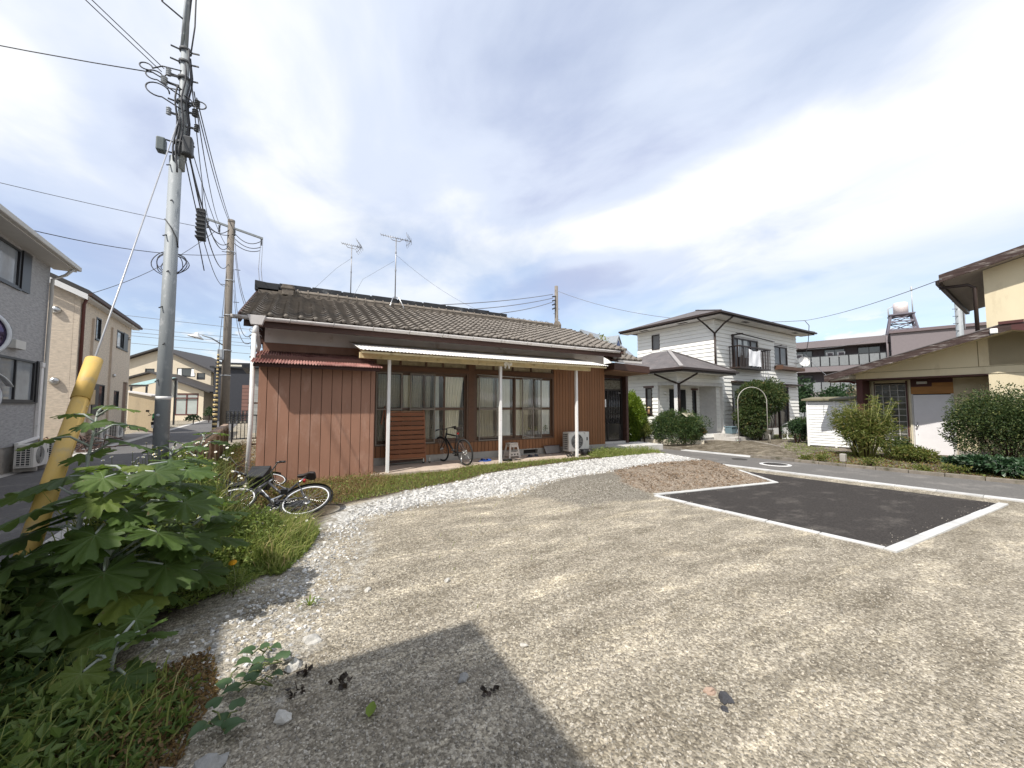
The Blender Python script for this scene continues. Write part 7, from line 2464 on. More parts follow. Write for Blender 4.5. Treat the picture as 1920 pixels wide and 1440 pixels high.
# roof slabs
yl, yr = 2.02, -6.2
for (ya, yb) in ((ra[0], yl), (yr, ra[0])):
    MB().prism([(-.78, ya, roofz(ya) - .10), (-.78, yb, roofz(yb) - .10), (-.78, yb, roofz(yb) - .0), (-.78, ya, roofz(ya) - .0)], (9, 0, 0)).build('roof', M_SLATE, yh)
    MB().prism([(-.82, ya, roofz(ya) - .19), (-.82, yb, roofz(yb) - .19), (-.82, yb, roofz(yb) + .01), (-.82, ya, roofz(ya) + .01)], (.038, 0, 0)).build('barge_board', M_WEATH if ya == ra[0] else M_MAR, yh)
    MB().prism([(-.83, ya, roofz(ya) + .012), (-.83, yb, roofz(yb) + .012), (-.83, yb, roofz(yb) + .035), (-.83, ya, roofz(ya) + .035)], (.2, 0, 0)).build('roof_edge', M_SLATE, yh)
    MB().prism([(-.77, ya, roofz(ya) - .145), (-.77, yb, roofz(yb) - .145), (-.77, yb, roofz(yb) - .105), (-.77, ya, roofz(ya) - .105)], (.78, 0, 0)).build('soffit', M_YST, yh)
MB().box(-.85, -2.25, 3.755, -.80, -1.83, 3.83).build('ridge_plate', M_MAR, yh)
MB().box(-.90, -1.82, 3.52, -.835, -1.68, 3.66).build('flood_lamp', M_WHTR, yh, bevel=.02)
# gable wall above the recess, band, walls
gpts = [(0, 1.36, 2.70), (0, 1.36, roofz(1.36) - .12), (0, ra[0], ra[1] - .12), (0, -5.9, roofz(-5.9) - .12), (0, -5.9, 2.70)]
MB().prism(gpts, (.15, 0, 0)).build('gable_wall', M_YST, yh)
MB().box(-.02, -5.9, 2.49, .15, 1.36, 2.697).build('wall_band', M_YST, yh)
MB().box(-.024, -5.9, 2.692, -.018, 1.36, 2.704).build('band_joint', mat('joint line', (.20, .16, .09), rough=.9), yh)
MB().box(-.004, -1.39, 2.71, .0, -1.375, 3.55).build('wall_crack', _m['joint line'], yh)
MB().box(0, -5.9, .0, .15, -1.55, 2.487).build('front_wall', M_YST, yh)
MB().box(.151, -1.70, .0, .9, -1.55, 2.487).build('recess_right_wall', M_YST, yh)
RX_ = .9
mb = MB()
wall_holes(mb, 'x', RX_, .15, -1.55, 1.36, -.1, 2.49, [(.28, 1.07, .20, 2.36), (-.74, .17, -.1, 2.45)])
mb.build('recess_wall', M_YST, yh)
MB().box(RX_ + .6, -1.4, -.1, RX_ + .65, 1.3, 2.6).build('room_core', M_DARK, yh)
MB().box(.0, 1.20, -.1, RX_ - .003, 1.36, 2.487).build('maroon_post', M_MAR, yh)
MB().box(.0, -1.55, 2.45, RX_ - .003, 1.199, 2.487).build('recess_ceiling', M_MAR, yh)
MB().box(.02, -5.85, -.1, .14, -1.56, .2).build('foundation', M_FOUND, yh)
MB().box(1.06, .17, .1, RX_ - .06, .21, 2.44).build('jamb', mat('cream jamb', (.62, .56, .42), rough=.7), yh)
MB().box(RX_ - .05, 1.085, .16, RX_ - .003, 1.14, 2.44).build('jamb', _m['cream jamb'], yh)
# glass block window 4 x 10
gb = MB().box(RX_ - .03, .25, .13, RX_ + .0, .29, 2.42).box(RX_ - .03, 1.065, .13, RX_ + .0, 1.085, 2.42).box(RX_ - .03, .29, .13, RX_, 1.065, .19).build('glass_block_window', M_MAR, yh)
M_GB = mat('glass block', (.085, .088, .075), rough=.10, var=.5, scale=4, bump=.9, bscale=12, rnd=.35, spec=.9)
M_JO = mat('white mortar joint', (.62, .60, .56), rough=.8)
gy0, gy1, gbz0, gbz1 = .30, 1.06, .195, 2.30
for i in range(4):
    for j in range(10):
        w_, h_ = (gy1 - gy0) / 4, (gbz1 - gbz0) / 10
        MB().box(RX_ + .012, gy0 + i * w_ + .008, gbz0 + j * h_ + .008, RX_ + .08, gy0 + (i + 1) * w_ - .008, gbz0 + (j + 1) * h_ - .008).build('glass_block', M_GB, gb, bevel=.012)
mb = MB()
for i in range(5):
    y = gy0 + i * (gy1 - gy0) / 4
    mb.box(RX_ + .004, y - .0075, gbz0, RX_ + .07, y + .0075, gbz1)
for j in range(11):
    z = gbz0 + j * (gbz1 - gbz0) / 10
    for i in range(4):
        y = gy0 + i * (gy1 - gy0) / 4
        mb.box(RX_ + .0045, y + .0078, z - .0075, RX_ + .069, y + (gy1 - gy0) / 4 - .0078, z + .0075)
mb.build('mortar_joint', M_JO, gb)
MB().box(RX_ + .02, .29, 2.302, RX_ + .06, 1.065, 2.42).build('head_panel', M_DARK, gb)
# white door
yd = MB().box(RX_ + .0, -.71, -.06, RX_ + .05, .13, 1.93).build('front_door', mat('pale lilac white door', (.76, .74, .75), rough=.55, var=.04), yh)
MB().lathe([(0, 0), (.035, .0), (.035, .01), (.014, .015), (.014, .05), (.028, .055), (.028, .08), (0, .085)], c=(RX_, .06, .90), axis=(-1, 0, 0), n=14).lathe([(0, 0), (.02, 0), (.02, .015), (0, .02)], c=(RX_, .06, 1.0), axis=(-1, 0, 0), n=12).build('handle', M_STEEL, yd)
MB().lathe([(0, 0), (.012, 0), (.012, .01), (0, .01)], c=(RX_, .055, .62), axis=(-1, 0, 0), n=10).build('lock', M_STEEL, yd)
MB().box(RX_ - .04, .135, -.1, RX_ + .06, .168, 1.96).box(RX_ - .04, -.775, -.1, RX_ + .06, -.715, 1.96).build('door_frame', mat('grey white frame', (.55, .53, .50), rough=.6), yh)
MB().box(RX_ - .035, -.775, 1.962, RX_ + .05, .168, 2.20).build('lintel_board', M_ORW, yh)
MB().box(RX_ - .030, -.775, 2.202, RX_ + .05, -.32, 2.32).build('lintel_board', M_ORW, yh)
MB().box(RX_ - .030, -.317, 2.202, RX_ + .05, .168, 2.32).box(RX_ - .030, -.775, 2.322, RX_ + .05, .168, 2.447).build('lintel_board', M_MAR, yh)
MB().box(RX_ - .10, -.22, 2.29, RX_ - .031, .02, 2.37).build('door_lamp', M_WHTR, yh, bevel=.01)
MB().box(RX_ - .03, -1.02, 1.08, RX_ - .001, -.92, 1.20).build('intercom', mat('grey intercom', (.35, .34, .33), rough=.4), yh)
MB().box(RX_ - .05, -1.10, 1.09, RX_ - .001, -1.03, 1.20).build('intercom', M_WHTR, yh)
MB().box(-.25, -1.5, -.2, RX_ - .005, .5, -.095).build('door_step', M_FOUND, yh)
MB().box(RX_ - .02, -1.5, -.1, RX_ - .003, -.79, .18).build('plinth', M_FOUND, yh)
MB().box(RX_ - .12, .2, -.1, RX_ - .003, 1.19, .125).build('plinth', M_CONC, yh)
# eave bracket at the low left corner
MB().tube([(-.75, 1.92, 2.44), (-.1, 1.5, 2.42), (.02, 1.4, 2.36)], .04, 8).build('downpipe_elbow', M_MAR, yh)
MB().prism([(-.75, 1.36, 2.50), (-.75, 2.0, 2.40), (-.75, 2.0, 2.46), (-.75, 1.36, 2.62)], (.9, 0, 0)).build('eave_soffit', mat('peeling soffit', (.42, .38, .32), rough=.9, dirt=((.2, .16, .13), .4, 5)), yh)
# upper storey
uz = lambda y: 5.47 + (-.80 - y) * .25
MB().prism([(.0, -1.58, 2.72), (.0, -1.58, uz(-1.58) - .18), (0, -6.2, uz(-6.2) - .18), (0, -6.2, 2.72)], (.15, 0, 0)).build('upper_wall', M_YST, yh)
MB().box(.151, -1.74, 2.72, 6, -1.58, uz(-1.58) - .2).build('upper_side_wall', M_YST, yh)
MB().prism([(-.5, -.80, uz(-.8) - .06), (-.5, -6.4, uz(-6.4) - .06), (-.5, -6.4, uz(-6.4)), (-.5, -.80, uz(-.8))], (7, 0, 0)).build('upper_roof', M_SLATE, yh)
MB().prism([(-.54, -.78, uz(-.78) - .22), (-.54, -6.4, uz(-6.4) - .22), (-.54, -6.4, uz(-6.4) + .01), (-.54, -.78, uz(-.78) + .01)], (.038, 0, 0)).build('upper_barge_board', M_WEATH, yh)
MB().prism([(-.495, -.80, uz(-.8) - .16), (-.495, -6.3, uz(-6.3) - .16), (-.495, -6.3, uz(-6.3) - .07), (-.495, -.80, uz(-.8) - .07)], (6.5, 0, 0)).build('upper_soffit', mat('grey soffit board', (.34, .30, .26), rough=.9), yh)
MB().box(-.49, -.80, uz(-.8) - .27, 6, -.70, uz(-.8) - .15).build('upper_gutter', M_BRTR, yh)
MB().tube([(-.2, -.74, 5.14), (-.2, -1.30, 5.10), (-.15, -1.42, 5.0), (-.15, -1.42, 3.6)], .045, 8).build('upper_downpipe', M_BRTR, yh)
MB().box(-.006, -2.0, uz(-2) - .55, .0, -1.6, uz(-1.7) - .4).build('wall_patch', M_YST, yh)
# blue step stool with a wire rack on the door step
bs = thing('step_stool', 'small blue plastic step stool in front of the white door', 'step stool', tuple(cos_((.55, -.58, -.095))), YA)
M_BLS = mat('bright blue plastic', (.035, .13, .60), rough=.45)
MB().prism([(-.12, -.24, 0), (-.12, .24, 0), (-.10, .19, .22), (-.10, -.19, .22)], (.22, 0, 0)).build('body', M_BLS, bs, bevel=.02)
MB().prism([(-.125, -.10, -.001), (-.125, .10, -.001), (-.118, .08, .10), (-.118, -.08, .10)], (.01, 0, 0)).build('arch_gap', M_DARK, bs)
MB().box(-.10, -.06, .215, .10, .06, .228).build('label', M_WHTR, bs)
wr = thing('wire_rack', 'tangled grey wire plant rack standing on the blue stool', 'wire rack', tuple(cos_((.56, -.55, .135))), YA)
for k in range(5):
    MB().tube([(.05 * math.cos(k), -.24 + .1 * k * .3, .02 + .05 * k), (0, -.05 + .06 * k, .12 + .06 * k), (.03, .2, .1 + .04 * ((k * 3) % 5)), (0, .05, .34 - .03 * k), (-.03, -.2, .22 + .03 * ((k * 2) % 4))], .006, 5).build('wire', M_CER, wr)
MB().tube([(0, -.18, 0), (0, -.2, .2), (0, 0, .38), (0, .2, .28), (0, .18, 0)], .007, 5).build('wire', M_CER, wr)
# plants before it
bush('bamboo_shrub', 'feathery yellow green bamboo clump left of the glass block window', (15.25, 5.15, -.06), (.85, .80, .95), 3200, .13, L_BAM, 9, 'bamboo', zc=.82, lumps=14, seed=31, width=.16, shell=.35)
bs_ = [x for x in bpy.data.objects if x.name.startswith('bamboo_shrub')][0]
s = MB()
r_ = random.Random(5)
Pl, Dl = [], []
for k in range(60):
    a = r_.uniform(0, 6.28)
    l_ = r_.uniform(.9, 1.35)
    q0 = Vector((math.cos(a) * .2, math.sin(a) * .2, 0))
    q1 = Vector((math.cos(a) * .7 * r_.uniform(.4, 1.2), math.sin(a) * .75 * r_.uniform(.4, 1.2), l_ * r_.uniform(1.1, 1.5)))
    pts = [q0, q0.lerp(q1, .5) + Vector((0, 0, .15)), q1]
    s.tube(pts, [.012, .008, .003], 5)
    for w in range(60):
        t_ = r_.uniform(.35, 1)
        c = q0.lerp(q1, t_) + Vector((0, 0, .3 * t_ * (1 - t_)))
        Pl.append(c)
        Dl.append((r_.gauss(0, 1), r_.gauss(0, 1), r_.gauss(-.1, .5)))
s.build('culm', mat('bamboo culm', (.22, .23, .07), rough=.6), bs_)
V, Fc = leaf_cloud(np.array(Pl), np.array(Dl), rng.uniform(.08, .16, len(Pl)), .16)
np_mesh('leaves', V, Fc, L_BAM, bs_)
bush('azalea_bush', 'large tiered azalea bush right of the white door', (15.95, 2.55, -.05), (1.0, 1.15, 1.0), 26000, .058, leaf_mat('large azalea leaf', (.022, .045, .016), (.085, .115, .038), .25, (.17, .18, .06)), 8, 'bush', zc=.98, lumps=34, seed=33, shell=.75, core=.25)
bush('azalea_bush', 'upper right lobe of azalea at the right edge of the picture', (16.35, 1.35, -.05), (1.0, .9, 1.15), 15000, .058, _m['large azalea leaf'], 6, 'bush', zc=1.1, lumps=18, seed=34, shell=.75)
bush('ground_cover', 'variegated ground cover along the kerb below the large azalea', (14.85, 2.35, -.1), (.55, 1.25, .26), 5200, .10, L_COV, 4, 'ground cover', zc=.2, lumps=14, seed=35, width=.62)
bush('ground_cover', 'dark ground cover continuing right along the kerb at the picture edge', (15.15, .6, -.1), (.5, 1.1, .28), 4200, .10, L_COV, 4, 'ground cover', zc=.22, lumps=12, seed=36, width=.62)
bush('low_shrub', 'low leafy shrub on the gravel between the bamboo and the white door', (15.35, 4.15, -.06), (.5, .55, .34), 2400, .07, L_BAM, 4, 'bush', zc=.22, lumps=9, seed=37)
bush('low_shrub', 'low shrub with small dark leaves under the glass block window', (16.3, 4.75, -.04), (.35, .5, .42), 1800, .065, L_AZA, 3, 'bush', zc=.3, lumps=8, seed=38)
for k, (x, y, s_) in enumerate(((13.95, 5.75, .10), (14.1, 4.6, .12), (13.95, 3.6, .10), (14.05, 3.0, .12), (14.2, 1.9, .12), (13.85, 6.1, .09))):
    tt = bush('kerb_weed', ('kerb weed tuft below the white shed, right one of two', 'kerb weed tuft in front of the low leafy shrub', 'kerb weed tuft below the blue stool', 'kerb weed tuft at the left end of the ground cover', 'kerb weed tuft half inside the ground cover at the right', 'kerb weed tuft below the white shed, left one of two')[k], (x, y, gz1(x, y)), (s_ * 1.4, s_ * 2.2, s_ * 1.2), 240, .06, L_BAM, 2, 'weed', seed=50 + k, group='weed tufts along the far kerb', lumps=5)
cpst = thing('boundary_post', 'short grey concrete boundary post at the foot of the bamboo', 'post', (14.35, 5.35, gz1(14.35, 5.35)))
MB().box(-.07, -.07, 0, .07, .07, .24).build('post', M_FOUND, cpst, bevel=.02)
for (x, y, s_, lb, m_) in ((16.25, 3.22, .17, 'dark red square planter beside the door step', mat('dark red planter', (.09, .025, .02), rough=.6)), (16.2, 2.9, .10, 'white flower pot beside the dark red planter', M_WHTR), (16.3, 2.6, .14, 'terracotta flower pot under the large azalea', mat('terracotta', (.28, .10, .06), rough=.85))):
    t = thing('flower_pot', lb, 'flower pot', (x, y, -.08))
    if 'square' in lb:
        MB().prism([(-s_, -s_ * 1.3, 0), (s_, -s_ * 1.3, 0), (s_, s_ * 1.3, 0), (-s_, s_ * 1.3, 0)], (0, 0, .26)).build('pot', m_, t, bevel=.02)
    else:
        MB().lathe([(0, 0), (s_ * .7, 0), (s_, s_ * 1.7), (s_ * .9, s_ * 1.7), (0, s_ * 1.5)], n=16).build('pot', m_, t)

# white garden shed
sd_t = thing('garden_shed', 'white louvred garden shed with an olive roof left of the bamboo', 'shed', (17.35, 7.55, -.03), YA)
M_SHW = mat('white shed panel', (.78, .78, .76), rough=.5, var=.04)
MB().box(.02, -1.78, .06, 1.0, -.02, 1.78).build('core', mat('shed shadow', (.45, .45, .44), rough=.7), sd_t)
for j in range(17):
    for (a, b) in ((-.84, -.06), (-1.74, -.90)):
        z = .10 + j * .098
        MB().prism([(.018, a, z), (-.012, a, z), (.006, a, z + .090), (.018, a, z + .090)], (0, b - a, 0)).build('louvre', M_SHW, sd_t)
MB().box(-.02, -.058, .05, .018, -.002, 1.78).box(-.02, -.898, .05, .018, -.842, 1.78).box(-.02, -1.80, .05, .018, -1.742, 1.78).build('stile', M_SHW, sd_t)
MB().box(0.019, -.0, .05, 1.0, .02, 1.78).build('side_panel', M_SHW, sd_t)
MB().prism([(-.14, .12, 1.80), (-.14, -1.92, 1.80), (1.1, -1.92, 1.90), (1.1, .12, 1.90)], (0, 0, .06)).build('roof', mat('olive shed roof', (.18, .16, .10), rough=.7), sd_t)
MB().box(.05, -1.7, -.1, .95, -.1, .058).build('base', M_FOUND, sd_t)

# ------------------------------------------------------------------ farther buildings and trees on the right
ap = thing('apartment_block', 'mauve three storey apartment block with glass balconies', 'apartment block', (47.46, 21.26, 0), 20.2)
M_MAU = mat('mauve cladding', (.185, .160, .165), rough=.8, var=.06)
M_MAUD = mat('dark mauve wall', (.12, .10, .106), rough=.8, var=.1)
M_BALG = mat('balcony glass', (.19, .20, .205), rough=.25, rnd=.18)
# local: -y runs to the right of the picture; facade at x=0
FL = 7.2
MB().box(1.3, -FL, 0, 9, 8, 8.0).build('wall', M_MAUD, ap)
MB().box(-.35, -FL, 7.75, 9.2, 8.5, 8.45).build('roof', M_MAU, ap)
for z in (.35, 3.05, 5.75):
    MB().box(-.1, -FL, z - .55, 1.295, 8, z - .02).build('balcony_slab', M_MAU, ap)
    for k in range(20):
        y = 8 - .76 * (k + 1)
        MB().box(-.04, y + .04, z + .02, -.01, y + .70, z + 1.05).build('balcony_panel', M_BALG, ap)
        MB().box(-.06, y - .0, z - .01, .0, y + .035, z + 1.12).build('balcony_post', M_BLKP, ap)
    MB().box(-.07, -FL, z + 1.06, .01, 8, z + 1.12).build('balcony_rail', M_BLKP, ap)
    for k in range(5):
        window(ap, 'x', 1.28, -1, -6.6 + k * 2.7, -4.9 + k * 2.7, z + .1, z + 1.9, M_BLKF, n=2, sill=False)
for k, y in enumerate((-3.9, -3.0, -.4, .4)):
    for s_ in (0, 1):
        MB().box(.35, y, 6.72 + .0, .65, y + .62, 7.22).build('hung_unit', M_WHTR, ap) if s_ == 0 else MB().box(.33, y + .08, 6.8, .349, y + .5, 7.15).build('unit_grille', M_MAUD, ap)
MB().tube([(-.2, 4.55, 0), (-.2, 4.55, 7.7)], .05, 6).build('drain_pipe', M_MAUD, ap)
MB().tube([(-.42, -FL + .2, 5.2), (-.42, -FL + .2, 8.3)], .08, 8).build('drain_pipe', M_MAU, ap)
tw_ = MB().box(-1.0, -FL - 6.3, 0, 8, -FL - .02, 8.45)
tw_.build('stair_tower', M_MAU, ap)
MB().box(-1.2, -FL - 6.5, 8.46, 8.3, -FL + .1, 8.72).build('tower_roof', mat('tower roof edge', (.15, .115, .12), rough=.7), ap)
MB().box(0.5, -FL - 9.5, 0, 8, -FL - 6.31, 8.3).build('end_wing', M_MAUD, ap)
MB().box(.2, -FL - 9.8, 8.31, 8.3, -FL - 6.52, 8.75).build('end_roof', _m['tower roof edge'], ap)
wt = thing('water_tower', 'white rooftop water tank on a steel lattice tower', 'water tower', (53.6, 14.6, 7.7), 20)
mb = MB()
H_ = 3.1
for sx in (-1, 1):
    for sy in (-1, 1):
        mb.bar((sx * 1.3, sy * 1.3, 0), (sx * .78, sy * .78, H_), .14, .14)
for (z0, z1) in ((0, .8), (.8, 1.6), (1.6, 2.4), (2.4, H_)):
    w0, w1 = 1.28 - .5 * z0 / H_, 1.28 - .5 * z1 / H_
    for s_ in (-1, 1):
        for ax in (0, 1):
            def P_(a, w, z):
                return (a * w, s_ * w, z) if ax == 0 else (s_ * w, a * w, z)
            mb.bar(P_(-1, w1, z1), P_(1, w1, z1), .10, .10)
            mb.bar(P_(-1, w0, z0), P_(1, w1, z1), .06, .06)
            mb.bar(P_(1, w0, z0), P_(-1, w1, z1), .06, .06)
mb.build('lattice', mat('grey lattice steel', (.16, .145, .17), rough=.6), wt)
MB().box(-.95, -.95, H_, .95, .95, H_ + .1).build('platform', _m['grey lattice steel'], wt)
MB().lathe([(0, 0), (.56, 0), (.56, 1.12), (.5, 1.2), (0, 1.24)], c=(0, 0, H_ + .11), n=24).build('tank', mat('pinkish white tank', (.70, .62, .60), rough=.5), wt)
MB().tube([(0, -.85, H_), (0, -.85, H_ + 2.5)], .05, 8).lathe([(.09, 0), (.09, .4), (0, .45)], c=(0, -.85, H_ + 2.45), n=10).build('antenna_mast', M_CER, wt)
MB().tube([(-.3, .9, H_ - .5), (-.3, .95, H_ + .8), (-.25, .6, H_ + 1.0)], .07, 6).build('pipe', M_CER, wt)
# poles on the right
for (x, y, h, r_, lb) in ((39.35, 7.85, 9.7, .17, 'tall grey utility pole behind the roof of the yellow house'), (54.0, 10.6, 12.0, .16, 'shorter distant utility pole right of the tall one by the yellow house')):
    t = thing('utility_pole', lb, 'utility pole', (x, y, 0))
    MB().tube([(0, 0, 0), (0, 0, h)], [r_ * 1.25, r_], 12).build('shaft', M_CPOLE if r_ < .17 else M_GALV, t)
    for k in range(10):
        z = h - 5 + k * .5
        MB().tube([(-r_, 0, z), (-r_ - .22, .2, z)], .02, 5).build('step_bolt', M_IRON, t)
    for k in range(4):
        MB().lathe([(.03, 0), (.10, .04), (.03, .1)], c=(.35, -.35, h - 1.1 - .22 * k), n=8).build('insulator', M_IRON, t)
    MB().bar((0, 0, h - 1.2), (.5, -.5, h - 1.25), .07, .07).build('bracket', M_IRON, t)
for k in range(3):
    cable('cable hanging between the two poles behind the yellow house', sag_line((39.5, 7.7, 8.6 - .3 * k), (54, 10.4, 11.5 - .4 * k), 1.6, 12), .03, M_WIREG, 'cables behind the yellow house')
cable('cable from the tall pole off behind the yellow upper wall', sag_line((39.4, 7.8, 9.0), (60, -4, 10), .5, 10), .025, M_WIREG)
pc = thing('utility_pole', 'brown utility pole standing behind the bungalow ridge', 'utility pole', (20.44, 28.41, 0))
MB().tube([(0, 0, 0), (0, 0, 12.6)], [.20, .155], 14).build('shaft', M_CPOLE, pc)
for k in range(8):
    MB().tube([((-1) ** k * .16, 0, 7.5 + .5 * k), ((-1) ** k * .34, 0, 7.5 + .5 * k)], .018, 5).build('step_bolt', M_IRON, pc)
for k in range(4):
    MB().bar((-.15, -.1, 11.6 - .35 * k), (-.65, -.3, 11.45 - .38 * k), .08, .12).build('clamp', M_IRON, pc)
for k in range(3):
    cable('cable running from the pole behind the ridge down to the left', sag_line((19.9, 28.2, 11.7 - .35 * k), (6.0 + 2.5 * k, 24.0, 7.9), .2, 10), .028, M_WIREG, 'cables left of the ridge pole')
cable('long cable sagging from the ridge pole to the white house corner aerial', sag_line((20.6, 28.3, 12.1), tuple(cos_((8.1, -.75, 6.55))), 1.0, 18), .018, M_WIREG)
cable('cable rising from the white house to the upper eave of the yellow house', sag_line(tuple(cos_((8.1, -.75, 6.55))), tuple(cy_((-.7, -.85, 5.3))), .15, 14), .012, M_WIREG)
cable('thin service wire draped down the right end of the white house', [cos_((8.1, -.75, 6.55)), cos_((8.5, -.8, 6.3)), cos_((9.0, -.55, 5.5)), cos_((9.2, -.3, 4.6))], .02, M_WIREG)
cable('thin wire from the white house across to the apartment block', sag_line(cos_((8.9, -.5, 4.95)), (47.0, 13.0, 8.6), .4, 12), .014, M_WIREG)
cable('sloping wire from the white house down towards the shed corner', sag_line(cos_((9.1, -.3, 4.7)), tuple(cy_((-.75, 1.95, 2.62))), .05, 8), .010, M_WIREG)
# blue-dormer house and tree behind the bungalow
bd = thing('grey_roofed_house', 'grey roofed house with a blue dormer window behind the bungalow', 'house', (26.63, 27.48, 0), 20)
MB().box(0, 0, 0, 7, 7, 5.6).build('wall', M_LAP, bd)
M_GRF = mat('blue grey sheet roof', (.24, .26, .28), rough=.5, var=.1)
MB().prism([(-.4, -.5, 5.5), (-.4, 3.5, 9.3), (-.4, 3.5, 9.45), (-.4, -.5, 5.65)], (7.8, 0, 0)).build('roof', M_GRF, bd)
MB().prism([(-.4, 7.5, 5.5), (-.4, 3.5, 9.3), (-.4, 3.5, 9.45), (-.4, 7.5, 5.65)], (7.8, 0, 0)).build('roof', M_GRF, bd)
MB().prism([(-.05, .1, 5.6), (-.05, 7, 5.6), (-.05, 3.5, 9.1)], (.1, 0, 0)).build('gable_wall', M_LAP, bd)
dm = MB().prism([(1.2, .4, 6.2), (2.2, .4, 6.2), (2.2, .4, 7.9), (1.7, .4, 8.55), (1.2, .4, 7.9)], (0, 2.6, 0)).build('dormer', M_WHTR, bd)
MB().prism([(1.38, .36, 6.8), (2.02, .36, 6.8), (2.02, .36, 7.8), (1.7, .36, 8.22), (1.38, .36, 7.8)], (0, .03, 0)).build('pane', mat('deep blue glass', (.03, .06, .20), rough=.2), dm)
MB().prism([(1.1, .3, 7.86), (1.7, .3, 8.64), (1.7, .3, 8.74), (1.1, .3, 7.96)], (0, 2.8, 0)).prism([(2.3, .3, 7.86), (1.7, .3, 8.64), (1.7, .3, 8.74), (2.3, .3, 7.96)], (0, 2.8, 0)).build('dormer_roof', M_GRF, bd)


def tree(label, loc, h, rad, n, size, m, seed, group=None, zc=None):
    t = thing('tree', label, 'tree', loc, 0, group)
    zc = h - rad[2] if zc is None else zc
    P, D = lumpy(n, (0, 0, zc), rad, seed, 16, .4)
    V, Fc = leaf_cloud(P, D, rng.uniform(size * .6, size * 1.3, len(P)), .5)
    np_mesh('crown', V, Fc, m, t)
    s = MB().tube([(0, 0, 0), (.05, 0, zc * .5), (.1, .05, zc)], [rad[0] * .10, rad[0] * .07, rad[0] * .04], 8)
    r = random.Random(seed)
    for k in range(6):
        a = k * 1.05
        q = Vector((math.cos(a) * rad[0] * .6, math.sin(a) * rad[1] * .6, zc + rad[2] * r.uniform(-.2, .5)))
        s.tube([(.05, 0, zc * .55), q.lerp(Vector((0, 0, zc)), .5), q], [rad[0] * .05, rad[0] * .03, rad[0] * .01], 6)
    s.build('trunk', M_TRUNK, t)
    return t


tree('yellow green treetop showing over the right end of the bungalow roof', (27.2, 30.6, 0), 8.8, (1.7, 1.7, 2.0), 1500, .30, L_YEL, 61)
tree('dense green tree in front of the apartment block by the white house', (33.5, 15.8, 0), 3.6, (2.0, 1.9, 1.75), 7000, .20, L_DK, 62, zc=2.1)
tree('lower green tree right of the dense one above the garden shed', (34.5, 12.6, 0), 3.0, (1.9, 1.9, 1.4), 5200, .20, L_DK, 63, zc=1.7)
tree('grey green tree between the shed and the yellow house corner', (31.0, 9.6, 0), 3.4, (1.5, 1.4, 1.5), 2600, .17, leaf_mat('dry tree leaf', (.14, .12, .08), (.28, .25, .16), .3), 64, zc=2.0)
